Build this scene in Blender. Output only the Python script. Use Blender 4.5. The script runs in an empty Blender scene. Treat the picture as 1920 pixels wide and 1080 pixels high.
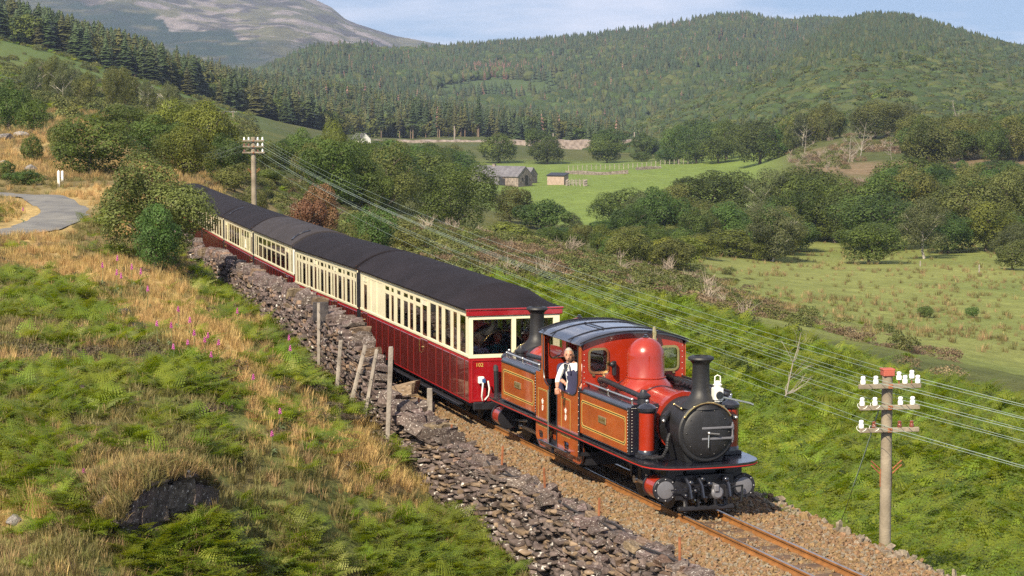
import bpy, bmesh, math, random
import numpy as np
from mathutils import Vector, Matrix
R = math.radians
random.seed(7)
rng = np.random.default_rng(7)
scene = bpy.context.scene
COL = scene.collection

# ------------------------------------------------------------------ camera, sky, sun, exposure
F, VH, H = 4400.0, 135.0, 7.0             # focal length in px of a 1920 px wide frame, horizon row, eye height
PITCH = math.atan((540 - VH) / F)
cam = bpy.data.cameras.new('camera')
cam.sensor_width = 36.0
cam.lens = 36.0 * F / 1920
cam.clip_start, cam.clip_end = 0.5, 30000
camo = bpy.data.objects.new('camera', cam)
COL.objects.link(camo)
camo.location = (0, 0, H)
camo.rotation_euler = (math.pi / 2 - PITCH, 0, 0)
scene.camera = camo

SUN_EL, SUN_PHI = R(40), R(26)            # height, and swing to the left of straight behind the camera
sun_dir = Vector((-math.sin(SUN_PHI) * math.cos(SUN_EL), -math.cos(SUN_PHI) * math.cos(SUN_EL), math.sin(SUN_EL)))
world = bpy.data.worlds.new('World')
scene.world = world
world.use_nodes = True
wn, wl = world.node_tree.nodes, world.node_tree.links
wn.clear()
w_out = wn.new('ShaderNodeOutputWorld')
w_bg = wn.new('ShaderNodeBackground')
w_sky = wn.new('ShaderNodeTexSky')
w_sky.sky_type = 'NISHITA'
w_sky.sun_disc = False
w_sky.sun_elevation = SUN_EL
w_sky.sun_rotation = math.atan2(sun_dir.x, sun_dir.y)
w_sky.air_density, w_sky.dust_density, w_sky.ozone_density = 1.0, 0.15, 2.0
w_sky.altitude = 100
w_tc = wn.new('ShaderNodeTexCoord')
w_add = wn.new('ShaderNodeVectorMath'); w_add.operation = 'ADD'; w_add.inputs[1].default_value = (0, 0, 0.16)
w_nrm = wn.new('ShaderNodeVectorMath'); w_nrm.operation = 'NORMALIZE'
wl.new(w_tc.outputs['Generated'], w_add.inputs[0]); wl.new(w_add.outputs[0], w_nrm.inputs[0])
wl.new(w_nrm.outputs[0], w_sky.inputs['Vector'])
w_map = wn.new('ShaderNodeMapping'); w_map.inputs['Scale'].default_value = (7, 7, 42); w_map.inputs['Location'].default_value = (0.9, 0.2, 0.3)
w_noi = wn.new('ShaderNodeTexNoise'); w_noi.inputs['Scale'].default_value = 1.0; w_noi.inputs['Detail'].default_value = 6; w_noi.inputs['Roughness'].default_value = 0.55
w_ramp = wn.new('ShaderNodeValToRGB'); w_ramp.color_ramp.elements[0].position = 0.40; w_ramp.color_ramp.elements[1].position = 0.72
w_mul = wn.new('ShaderNodeMath'); w_mul.operation = 'MULTIPLY'; w_mul.inputs[1].default_value = 0.85
w_mix = wn.new('ShaderNodeMixRGB'); w_mix.inputs[2].default_value = (11.0, 10.4, 10.8, 1)
wl.new(w_tc.outputs['Generated'], w_map.inputs[0]); wl.new(w_map.outputs[0], w_noi.inputs['Vector'])
wl.new(w_noi.outputs['Fac'], w_ramp.inputs[0]); wl.new(w_ramp.outputs[0], w_mul.inputs[0])
wl.new(w_mul.outputs[0], w_mix.inputs[0]); wl.new(w_sky.outputs[0], w_mix.inputs[1])
wl.new(w_mix.outputs[0], w_bg.inputs['Color'])
w_bg.inputs['Strength'].default_value = 0.075
wl.new(w_bg.outputs[0], w_out.inputs[0])

sun = bpy.data.lights.new('sun', 'SUN')
sun.energy, sun.angle, sun.color = 4.6, R(0.53), (1.0, 0.865, 0.64)
suno = bpy.data.objects.new('sun', sun)
COL.objects.link(suno)
suno.rotation_euler = (-sun_dir).to_track_quat('-Z', 'Y').to_euler()
suno.location = sun_dir * 60

vs = scene.view_settings
vs.view_transform, vs.look, vs.exposure, vs.gamma = 'Standard', 'None', 1.1, 1.0
vs.use_curve_mapping = False
scene.render.engine = 'CYCLES'
cy = scene.cycles
cy.max_bounces, cy.diffuse_bounces, cy.glossy_bounces = 6, 3, 3
cy.transmission_bounces, cy.transparent_max_bounces, cy.volume_bounces = 4, 8, 0
cy.caustics_reflective = cy.caustics_refractive = False
cy.use_denoising = False
cy.sample_clamp_indirect = 2.5

# ------------------------------------------------------------------ small helpers
def tag(o, label=None, cat=None, group=None, kind=None):
    if label: o['label'] = label
    if cat: o['category'] = cat
    if group: o['group'] = group
    if kind: o['kind'] = kind
    return o

def thing(name, label, cat, loc=(0, 0, 0), rz=0.0, group=None):
    o = bpy.data.objects.new(name, None)
    o.empty_display_size = 0.3
    COL.objects.link(o)
    o.location, o.rotation_euler = loc, (0, 0, rz)
    return tag(o, label, cat, group)

def link(name, me, mat=None, parent=None):
    o = bpy.data.objects.new(name, me)
    COL.objects.link(o)
    if mat is not None and not me.materials: me.materials.append(mat)
    if parent is not None: o.parent = parent
    return o

def copy_tree(o, parent=None):
    c = o.copy(); COL.objects.link(c)
    if parent is not None: c.parent = parent
    for ch in list(o.children): copy_tree(ch, c)
    return c

class MB:
    def __init__(s): s.v, s.f = [], []
    def add(s, vs_, fs):
        n = len(s.v); s.v += [tuple(p) for p in vs_]; s.f += [tuple(i + n for i in q) for q in fs]; return s
    def box(s, c, size, bev=0.0, rot=None):
        hx, hy, hz = (k / 2 for k in size)
        h = (hx, hy, hz); P = []; Fc = []
        if bev <= 0:
            for sx in (-1, 1):
                for sy in (-1, 1):
                    for sz in (-1, 1): P.append(Vector((sx * hx, sy * hy, sz * hz)))
            Fc = [(0, 1, 3, 2), (4, 6, 7, 5), (0, 4, 5, 1), (2, 3, 7, 6), (0, 2, 6, 4), (1, 5, 7, 3)]
        else:
            b = min(bev, min(h) * .9); idx = {}
            for sx in (-1, 1):
                for sy in (-1, 1):
                    for sz in (-1, 1):
                        for a in range(3):
                            q = [sx * hx, sy * hy, sz * hz]
                            for k in range(3):
                                if k != a: q[k] -= b * (sx, sy, sz)[k]
                            idx[(sx, sy, sz, a)] = len(P); P.append(Vector(q))
                        Fc.append(tuple(idx[(sx, sy, sz, a)] for a in range(3)))
            cyc = ((-1, -1), (1, -1), (1, 1), (-1, 1))
            def key(a, sa, o1, s1, s2, ax):
                q = [0, 0, 0]; q[a] = sa; q[o1] = s1; q[3 - a - o1] = s2; return tuple(q) + (ax,)
            for a in range(3):
                o1, o2 = [k for k in range(3) if k != a]
                for sa in (-1, 1):
                    Fc.append(tuple(idx[key(a, sa, o1, p, q, a)] for p, q in cyc))
                for s1 in (-1, 1):
                    for s2 in (-1, 1):
                        Fc.append((idx[key(a, -1, o1, s1, s2, o1)], idx[key(a, 1, o1, s1, s2, o1)], idx[key(a, 1, o1, s1, s2, o2)], idx[key(a, -1, o1, s1, s2, o2)]))
        if rot is not None: P = [rot @ p for p in P]
        c = Vector(c)
        return s.add([p + c for p in P], Fc)
    def cyl(s, p0, p1, r0, r1=None, n=14, caps=True):
        return s.lathe([(r0, 0), (r0 if r1 is None else r1, 1)], p0, p1, n, caps)
    def lathe(s, prof, p0, p1, n=20, caps=True, arc=None):
        """prof: (radius, t) with t from 0 at p0 to 1 at p1"""
        p0, p1 = Vector(p0), Vector(p1); d = p1 - p0; z = d.normalized()
        a = Vector((1, 0, 0)) if abs(z.x) < .9 else Vector((0, 1, 0))
        x = (a - z * a.dot(z)).normalized(); y = z.cross(x)
        P, Fc = [], []; m = len(prof)
        for r, t in prof:
            for k in range(n):
                an = 2 * math.pi * k / n; P.append(p0 + d * t + (x * math.cos(an) + y * math.sin(an)) * r)
        for i in range(m - 1):
            for k in range(n):
                k2 = (k + 1) % n; Fc.append((i * n + k, i * n + k2, (i + 1) * n + k2, (i + 1) * n + k))
        if caps: Fc += [tuple(range(n))[::-1], tuple((m - 1) * n + k for k in range(n))]
        return s.add(P, Fc)
    def tube(s, pts, r, n=8):
        pts = [Vector(p) for p in pts]; m = len(pts); P, Fc = [], []
        rr = r if isinstance(r, (list, tuple)) else [r] * m
        prev = None
        for i, p in enumerate(pts):
            t = (pts[min(i + 1, m - 1)] - pts[max(i - 1, 0)]).normalized()
            if prev is None:
                a = Vector((0, 0, 1)) if abs(t.z) < .9 else Vector((1, 0, 0)); x = (a - t * a.dot(t)).normalized()
            else: x = (prev - t * prev.dot(t)).normalized()
            prev = x; y = t.cross(x)
            for k in range(n):
                an = 2 * math.pi * k / n; P.append(p + (x * math.cos(an) + y * math.sin(an)) * rr[i])
        for i in range(m - 1):
            for k in range(n):
                k2 = (k + 1) % n; Fc.append((i * n + k, i * n + k2, (i + 1) * n + k2, (i + 1) * n + k))
        Fc += [tuple(range(n))[::-1], tuple((m - 1) * n + k for k in range(n))]
        return s.add(P, Fc)
    def prism(s, poly, fn, d0, d1):
        """poly of (a,b); fn(a,b,d) -> 3D point"""
        n = len(poly)
        P = [fn(a, b, d0) for a, b in poly] + [fn(a, b, d1) for a, b in poly]
        Fc = [tuple(range(n))[::-1], tuple(range(n, 2 * n))] + [(i, (i + 1) % n, n + (i + 1) % n, n + i) for i in range(n)]
        return s.add(P, Fc)
    def ring(s, outer, inner, fn, d0, d1):
        """frame: outer and inner loops with equal point counts"""
        n = len(outer); P = []
        for lp in (outer, inner):
            for d in (d0, d1): P += [fn(a, b, d) for a, b in lp]
        Fc = []
        for i in range(n):
            j = (i + 1) % n
            Fc += [(i, j, n + j, n + i), (2 * n + j, 2 * n + i, 3 * n + i, 3 * n + j), (i, 2 * n + i, 2 * n + j, j), (n + i, n + j, 3 * n + j, 3 * n + i)]
        return s.add(P, Fc)
    def sphere(s, c, r, n=12, m=8, sc=(1, 1, 1)):
        c = Vector(c); P = [c + Vector((0, 0, -r * sc[2]))]; Fc = []
        for i in range(1, m):
            la = -math.pi / 2 + math.pi * i / m
            for k in range(n):
                lo = 2 * math.pi * k / n
                P.append(c + Vector((math.cos(la) * math.cos(lo) * r * sc[0], math.cos(la) * math.sin(lo) * r * sc[1], math.sin(la) * r * sc[2])))
        P.append(c + Vector((0, 0, r * sc[2])))
        for k in range(n):
            k2 = (k + 1) % n
            Fc.append((0, 1 + k2, 1 + k)); Fc.append((len(P) - 1, 1 + (m - 2) * n + k, 1 + (m - 2) * n + k2))
            for i in range(m - 2): Fc.append((1 + i * n + k, 1 + i * n + k2, 1 + (i + 1) * n + k2, 1 + (i + 1) * n + k))
        return s.add(P, Fc)
    def mesh(s, name, smooth=35):
        me = bpy.data.meshes.new(name); me.from_pydata(s.v, [], s.f)
        bm = bmesh.new(); bm.from_mesh(me); bmesh.ops.recalc_face_normals(bm, faces=bm.faces); bm.to_mesh(me); bm.free()
        if smooth:
            me.polygons.foreach_set('use_smooth', [True] * len(me.polygons)); me.set_sharp_from_angle(angle=R(smooth))
        me.update(); return me
    def build(s, name, mat, parent=None, smooth=35, loc=None):
        o = link(name, s.mesh(name, smooth), mat, parent)
        if loc is not None: o.location = loc
        return o

def np_mesh(name, V, Q, mat=None, smooth=False):
    """fast mesh from an (n,3) array and an (m,3|4) array"""
    me = bpy.data.meshes.new(name); V = np.asarray(V, np.float32); Q = np.asarray(Q, np.int32)
    k = Q.shape[1]
    me.vertices.add(len(V)); me.vertices.foreach_set('co', V.ravel())
    me.loops.add(Q.size); me.loops.foreach_set('vertex_index', Q.ravel())
    me.polygons.add(len(Q)); me.polygons.foreach_set('loop_start', np.arange(0, Q.size, k, dtype=np.int32))
    me.polygons.foreach_set('loop_total', np.full(len(Q), k, np.int32))
    if smooth: me.polygons.foreach_set('use_smooth', np.ones(len(Q), bool))
    me.update(calc_edges=True); me.validate()
    if mat: me.materials.append(mat)
    return me

ONES = 'first second third fourth fifth sixth seventh eighth ninth tenth eleventh twelfth thirteenth fourteenth fifteenth sixteenth seventeenth eighteenth nineteenth'.split()
def ordinal(k):
    if k < 19: return ONES[k]
    t, o = divmod(k + 1, 10); tens = {2: 'twent', 3: 'thirt', 4: 'fort', 5: 'fift', 6: 'sixt', 7: 'sevent', 8: 'eight', 9: 'ninet'}[t]
    return tens + ('ieth' if o == 0 else 'y-' + ONES[o - 1])
def number_across(objs, fmt):
    """labels by place for look-alikes: counted from the left of the view"""
    for k, o in enumerate(sorted(objs, key=lambda q: q.location.x / q.location.y)): o['label'] = fmt.format(ordinal(k) if k else 'leftmost', o.get('look', ''))
def vnoise(x, y, seed=0):
    xi = np.floor(x).astype(np.int64); yi = np.floor(y).astype(np.int64); xf = x - xi; yf = y - yi
    def h(a, b):
        n = (a * 374761393 + b * 668265263 + seed * 974711) & 0x7fffffff
        n = ((n ^ (n >> 13)) * 1274126177) & 0x7fffffff
        return ((n ^ (n >> 16)) & 0xffff) / 65535.0
    u = xf * xf * (3 - 2 * xf); v = yf * yf * (3 - 2 * yf)
    return (h(xi, yi) * (1 - u) + h(xi + 1, yi) * u) * (1 - v) + (h(xi, yi + 1) * (1 - u) + h(xi + 1, yi + 1) * u) * v
def fbm(x, y, seed=0, o=4):
    t = 0; a = .5; n = 0
    for i in range(o):
        t = t + a * vnoise(x * 2 ** i, y * 2 ** i, seed + i * 17); n += a; a *= .5
    return t / n
def sstep(a, b, x):
    t = np.clip((x - a) / (b - a), 0, 1); return t * t * (3 - 2 * t)

# ------------------------------------------------------------------ materials
def M(name, col, rough=.6, metal=0.0, var=.12, vs_=3.0, bump=0.0, bs=40.0, coat=0.0, col2=None, island=0.0, rnd=0.0, trans=0.0, spec=.5, detail=4):
    m = bpy.data.materials.new(name); m.use_nodes = True
    nt = m.node_tree; N, L = nt.nodes, nt.links
    b = N['Principled BSDF']
    b.inputs['Roughness'].default_value = rough; b.inputs['Metallic'].default_value = metal
    b.inputs['Coat Weight'].default_value = coat; b.inputs['Coat Roughness'].default_value = .05
    b.inputs['Specular IOR Level'].default_value = spec
    tc = N.new('ShaderNodeTexCoord'); oi = N.new('ShaderNodeObjectInfo')
    mp = N.new('ShaderNodeVectorMath'); mp.operation = 'ADD'
    sc = N.new('ShaderNodeVectorMath'); sc.operation = 'SCALE'; sc.inputs[0].default_value = (17, 31, 13)
    L.new(oi.outputs['Random'], sc.inputs['Scale']); L.new(tc.outputs['Object'], mp.inputs[0]); L.new(sc.outputs[0], mp.inputs[1])
    no = N.new('ShaderNodeTexNoise'); no.inputs['Scale'].default_value = vs_; no.inputs['Detail'].default_value = detail
    L.new(mp.outputs[0], no.inputs['Vector'])
    mx = N.new('ShaderNodeMixRGB')
    c1 = tuple(max(0, k * (1 - var)) for k in col); c2 = tuple(k * (1 + var) for k in col) if col2 is None else col2
    mx.inputs[1].default_value = c1 + (1,); mx.inputs[2].default_value = tuple(c2) + (1,)
    cr = N.new('ShaderNodeMapRange'); cr.inputs[1].default_value = .3; cr.inputs[2].default_value = .7
    L.new(no.outputs['Fac'], cr.inputs[0]); L.new(cr.outputs[0], mx.inputs[0])
    out = mx.outputs[0]
    if island or rnd:
        hs = N.new('ShaderNodeHueSaturation'); L.new(out, hs.inputs['Color'])
        val = None
        if island:
            g = N.new('ShaderNodeNewGeometry'); mr = N.new('ShaderNodeMapRange')
            mr.inputs[3].default_value = 1 - island; mr.inputs[4].default_value = 1 + island
            L.new(g.outputs['Random Per Island'], mr.inputs[0]); val = mr.outputs[0]
        if rnd:
            mr2 = N.new('ShaderNodeMapRange'); mr2.inputs[3].default_value = 1 - rnd; mr2.inputs[4].default_value = 1 + rnd
            L.new(oi.outputs['Random'], mr2.inputs[0])
            fr = N.new('ShaderNodeMath'); fr.operation = 'FRACT'; ml = N.new('ShaderNodeMath'); ml.operation = 'MULTIPLY'; ml.inputs[1].default_value = 7.31
            L.new(oi.outputs['Random'], ml.inputs[0]); L.new(ml.outputs[0], fr.inputs[0])
            mh = N.new('ShaderNodeMapRange'); mh.inputs[3].default_value = .5 - rnd * .09; mh.inputs[4].default_value = .5 + rnd * .06
            L.new(fr.outputs[0], mh.inputs[0]); L.new(mh.outputs[0], hs.inputs['Hue'])
            if val is None: val = mr2.outputs[0]
            else:
                mm = N.new('ShaderNodeMath'); mm.operation = 'MULTIPLY'; L.new(val, mm.inputs[0]); L.new(mr2.outputs[0], mm.inputs[1]); val = mm.outputs[0]
        L.new(val, hs.inputs['Value']); out = hs.outputs[0]
    L.new(out, b.inputs['Base Color'])
    if bump:
        n2 = N.new('ShaderNodeTexNoise'); n2.inputs['Scale'].default_value = bs; n2.inputs['Detail'].default_value = 5
        L.new(mp.outputs[0], n2.inputs['Vector'])
        bp = N.new('ShaderNodeBump'); bp.inputs['Strength'].default_value = bump; bp.inputs['Distance'].default_value = .03
        L.new(n2.outputs['Fac'], bp.inputs['Height']); L.new(bp.outputs[0], b.inputs['Normal'])
    if trans:
        tl = N.new('ShaderNodeBsdfTranslucent'); ms = N.new('ShaderNodeMixShader'); ms.inputs[0].default_value = trans
        hs2 = N.new('ShaderNodeHueSaturation'); hs2.inputs['Value'].default_value = 1.5; hs2.inputs['Saturation'].default_value = 1.1; hs2.inputs['Hue'].default_value = .49
        L.new(out, hs2.inputs['Color']); L.new(hs2.outputs[0], tl.inputs[0])
        L.new(b.outputs[0], ms.inputs[1]); L.new(tl.outputs[0], ms.inputs[2]); L.new(ms.outputs[0], N['Material Output'].inputs[0])
    return m

# ------------------------------------------------------------------ where things stand: pixel rays only give the survey of the valley, everything is placed in metres
def ray(u, v):
    x = (np.asarray(u, float) - 960) / F; y = -(np.asarray(v, float) - 540) / F
    return x, math.cos(PITCH) + y * math.sin(PITCH), -math.sin(PITCH) + y * math.cos(PITCH)
def surv(u, v, d):
    x, y, z = ray(u, v); return (x / y * d, d, H + z / y * d)
def to_uv(x, y, z):
    dz = z - H; fw = y * math.cos(PITCH) - dz * math.sin(PITCH); up = y * math.sin(PITCH) + dz * math.cos(PITCH)
    return 960 + F * x / fw, 540 - F * up / fw

# track centre line: s = 0 at the front of the first carriage, growing towards the rear
TS = np.arange(-60, 150, .1)
TTH = np.radians(np.interp(TS, [-60, -12, -3, 1, 5, 15, 25, 35, 60, 150], [18.6, 18.2, 17.6, 16.9, 15.9, 14.0, 12.7, 12.3, 11.5, 9]))
TX = np.concatenate([[0], np.cumsum(-np.sin(TTH) * .1)])[:-1]; TY = np.concatenate([[0], np.cumsum(np.cos(TTH) * .1)])[:-1]
_i0 = int(round(60 / .1)); TX = TX - TX[_i0]; TY = TY - TY[_i0] + 46.4
def grade(s): return np.where(s > 8, -(s - 8) * 0.02 * np.clip((s - 8) / 6, 0, 1), 0)
def tw(s, lat, z=0.0):
    x = np.interp(s, TS, TX); y = np.interp(s, TS, TY); t = np.interp(s, TS, TTH)
    return x + lat * np.cos(t), y + lat * np.sin(t), z + grade(np.asarray(s, float))
def tp(s, lat, z=0.0): return Vector([float(k) for k in tw(s, lat, z)])
def thead(s): return float(np.interp(s, TS, TTH))
def tk(x, y):
    """track coordinates (s, lat) of arrays of points"""
    x = np.asarray(x, float).ravel(); y = np.asarray(y, float).ravel(); sx, sy, ss, st = TX[::8], TY[::8], TS[::8], TTH[::8]
    S = np.empty_like(x); Lt = np.empty_like(x)
    for a in range(0, len(x), 20000):
        i = np.argmin((x[a:a + 20000, None] - sx) ** 2 + (y[a:a + 20000, None] - sy) ** 2, axis=1)
        dx = x[a:a + 20000] - sx[i]; dy = y[a:a + 20000] - sy[i]; c, s_ = np.cos(st[i]), np.sin(st[i])
        Lt[a:a + 20000] = dx * c + dy * s_; S[a:a + 20000] = ss[i] + (-dx * s_ + dy * c)
    return S, Lt

SURV = [(-300,1080,28),(0,1080,30),(300,1080,31.4),(500,1080,33.8),(800,1080,36.5),(1000,1080,38.5),(-300,1000,30.5),(0,1000,32.2),(250,1000,32.2),(420,1000,32.8),
 (0,930,33.4),(120,885,33.4),(260,893,33.6),(375,905,34.0),(-300,850,34),(0,810,36.2),(150,800,36.5),(260,805,36.8),(400,850,36.8),(450,900,35.9),(550,950,35.6),(650,1000,36.4),
 (600,850,39.6),(700,900,40.0),(750,950,39.5),(850,1000,40.0),(0,720,40.5),(200,720,41),(400,720,42.5),(500,750,43.2),(600,780,44.5),(-300,700,41),
 (0,640,46),(200,640,47),(350,640,48),(450,660,49),(520,680,50),(0,560,55),(150,560,55.5),(300,580,54),(400,600,55.5),(480,610,57.5),
 (0,500,66),(200,500,66),(300,520,64),(380,545,65),(-300,500,66),(0,440,80),(150,440,80),(300,460,77),(0,400,92),(150,400,92),(250,400,93),(-300,380,105),
 (0,362,111),(200,362,112),(0,330,128),(150,330,130),(0,300,142),(0,280,160),(0,240,190),(-300,240,200),(300,350,120),
 (0,200,230),(150,200,300),(250,190,360),(0,130,400),(0,80,560),(200,125,620),(330,165,660),(440,205,700),(200,180,430),(350,200,500),(-300,100,450),(-300,20,650),(300,230,250),(400,260,230),
 (600,245,700),(700,262,800),(900,262,800),(640,390,200),(560,330,240),(820,440,230),(500,330,180),(560,400,150),(700,430,130),(800,470,120),(900,490,115),(1000,520,105),(1100,540,100),
 (1250,570,95),(1400,620,85),(1600,680,80),(1920,730,80),(2200,780,76),(1000,460,152),(1200,510,160),(1400,560,150),(1600,600,150),(1920,650,140),(2200,680,140),
 (1400,500,220),(1650,505,230),(1920,520,220),(1920,480,260),(1600,480,265),(1450,470,270),(2200,500,250),(1050,420,380),(1000,390,420),(1200,400,400),(1300,340,500),(950,348,500),
 (1000,330,540),(1150,312,600),(1390,297,600),(1420,312,560),(1100,318,580),(1500,310,420),(1600,300,450),(1650,330,400),(1560,370,360),(1750,320,400),(1920,330,380),(1550,260,520),
 (1700,240,560),(1920,220,600),(2200,220,600),(800,350,350),(700,310,350),(600,280,400),(900,300,650),(1100,290,720),(1250,280,750),(0,60,800),(300,140,850),(500,215,850),(1000,262,900),
 (1400,250,900),(1900,220,900),(2200,215,900),(-300,0,900),(1200,450,260),(1000,420,280),(2000,900,52),(1900,1000,49),(1750,860,58),(1500,760,68),(1920,800,66),(1300,620,80)]
_P = [surv(*k) for k in SURV]
for s in np.arange(-30, 62, 9.0):                                   # the banks along the line
    _P.append(tuple(float(k) for k in tw(s, 2.6, -1.35 if s < 30 else -1.0))); _P.append(tuple(float(k) for k in tw(s, 6, -1.9 if s < 30 else -1.3)))
for s, z in ((-30, -1.7), (-20, -1.5), (-14, -1.4), (-8, -1.25), (-5, -1.1), (-2.7, -.95), (-.3, -.7), (3, -.3), (8.7, .15), (18.6, .55), (34, .62), (50, .9)):
    _P.append(tuple(float(k) for k in tw(s, -2.25, z)))
_P = np.array(_P)
def _q(x, y): return np.stack([np.asarray(x) / np.asarray(y) * F / 250.0, np.log(np.asarray(y)) * 4.0], -1)
_C = _q(_P[:, 0], _P[:, 1])
def _k(d2): return .5 * d2 * np.log(d2 + 1e-9)
_n = len(_P); _K = _k(((_C[:, None] - _C[None]) ** 2).sum(-1)) + np.eye(_n) * .012
_A = np.zeros((_n + 3, _n + 3)); _A[:_n, :_n] = _K; _A[:_n, _n] = 1; _A[:_n, _n + 1:] = _C; _A[_n:, :_n] = _A[:_n, _n:].T
_Wt = np.linalg.solve(_A, np.concatenate([_P[:, 2], np.zeros(3)]))
def ground_z(x, y, detail=True):
    x = np.asarray(x, float); sh = x.shape; x = x.ravel(); y = np.asarray(y, float).ravel()
    yc = np.clip(y, 24, 950); q = _q(x / y * yc, yc); q[:, 0] = np.clip(q[:, 0], -6, 6); z = np.empty_like(x)
    for a in range(0, len(x), 20000):
        d2 = ((q[a:a + 20000, None] - _C[None]) ** 2).sum(-1); z[a:a + 20000] = _k(d2) @ _Wt[:_n] + _Wt[_n] + q[a:a + 20000] @ _Wt[_n + 1:]
    z = np.where(y > 950, z + (-22 - z) * sstep(950, 1500, y), z)
    if detail:
        am = np.interp(y, [25, 60, 150, 900], [.16, .2, .5, 1.6])
        sc = np.interp(y, [25, 60, 150, 900], [2.2, 3.0, 9, 40])
        z = z + am * (fbm(x / 2.6, y / 2.6, 3) - .5) * (y < 130) * 1.3 + (am * (fbm(x / 22, y / 22, 5) - .5)) * (y >= 60) * sstep(60, 130, y) * 1.5
    near = (y < 140) & (np.abs(x) < 60)
    if near.any():
        s, l = tk(x[near], y[near]); zz = z[near]
        bed = -.36 + grade(s); fade = 1 - sstep(75, 90, s)
        wL = sstep(-2.05, -1.75, l); wR = 1 - sstep(1.85, 2.5, l); w = np.where(l < 0, wL, wR) * fade
        z[near] = zz * (1 - w) + bed * w
    return z.reshape(sh)
def gz(x, y): return float(ground_z(np.array([x]), np.array([y]))[0])

# ------------------------------------------------------------------ ground sheet
def grid_faces(nr, nc):
    i = np.arange(nr - 1)[:, None] * nc + np.arange(nc - 1)[None]
    return np.stack([i, i + 1, i + nc + 1, i + nc], -1).reshape(-1, 4)
def ground_mat(name):
    m = M(name, (1, 1, 1), rough=.95, var=.0, spec=.1)
    nt = m.node_tree; N, L = nt.nodes, nt.links; b = N['Principled BSDF']
    at = N.new('ShaderNodeAttribute'); at.attribute_name = 'Col'
    tc = N.new('ShaderNodeTexCoord'); cur = at.outputs['Color']
    for sc_, lo, hi in ((.35, .78, 1.2), (2.2, .72, 1.25), (11.0, .7, 1.3)):
        no = N.new('ShaderNodeTexNoise'); no.inputs['Scale'].default_value = sc_; no.inputs['Detail'].default_value = 6; no.inputs['Roughness'].default_value = .65
        L.new(tc.outputs['Object'], no.inputs['Vector'])
        mr = N.new('ShaderNodeMapRange'); mr.inputs[1].default_value = .3; mr.inputs[2].default_value = .7; mr.inputs[3].default_value = lo; mr.inputs[4].default_value = hi
        L.new(no.outputs['Fac'], mr.inputs[0])
        mm = N.new('ShaderNodeVectorMath'); mm.operation = 'SCALE'; L.new(cur, mm.inputs[0]); L.new(mr.outputs[0], mm.inputs['Scale']); cur = mm.outputs[0]
    L.new(cur, b.inputs['Base Color'])
    bp = N.new('ShaderNodeBump'); bp.inputs['Strength'].default_value = .5; bp.inputs['Distance'].default_value = .08
    L.new(no.outputs['Fac'], bp.inputs['Height']); L.new(bp.outputs[0], b.inputs['Normal'])
    return m
def blob(u, v, lst):
    t = np.zeros_like(u)
    for cu, cv, ru, rv, *a in lst:
        d = ((u - cu) / ru) ** 2 + ((v - cv) / rv) ** 2; t = np.maximum(t, (a[0] if a else 1.0) * np.clip(1.35 - d, 0, 1))
    return t
GOLD = [(300,590,120,40),(420,640,110,50),(520,760,90,40),(610,830,110,55),(720,930,90,50),(470,700,60,40),(60,480,90,30,.8),(180,520,120,40,.9),(60,430,80,30),(200,370,110,22),(60,250,80,30),
 (40,300,70,25),(40,400,60,25),(260,420,60,30),(300,330,60,20),(40,690,80,25,.6),(40,960,60,50,.7),(480,790,70,40),(650,900,80,40),(1560,650,180,40,.5),(1800,620,200,30,.45),(1400,640,120,30,.5),(330,540,80,25)]
BRACK = [(60,560,90,38),(110,600,110,42),(50,720,80,48),(160,650,90,40,.8),(250,640,60,30,.7),(330,720,100,50),(320,790,80,40),(400,860,60,60),(480,800,70,45,.8),(560,870,80,50),(600,955,150,70),(500,985,130,75),(250,1000,170,50),(20,780,60,60),
 (330,1050,300,50),(440,575,60,40),(520,690,50,42),(490,640,40,30),(560,745,55,28),(640,800,45,30),(760,850,45,30),(850,1010,110,60),(780,960,60,45),(390,530,60,25),(680,770,30,20),(120,545,60,25),(600,1060,200,40),(60,890,70,60),(150,760,80,40),(230,560,50,22,.7),(60,1000,70,30,.8),
 (900,1060,90,40),(700,1020,90,50),(200,690,80,30,.8),(430,770,60,50,.8)]
def bedge(s): return np.interp(s, [-40, -10, 20, 35, 45, 60, 80], [30, 26, 22, 19, 14, 5, 3])
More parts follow.
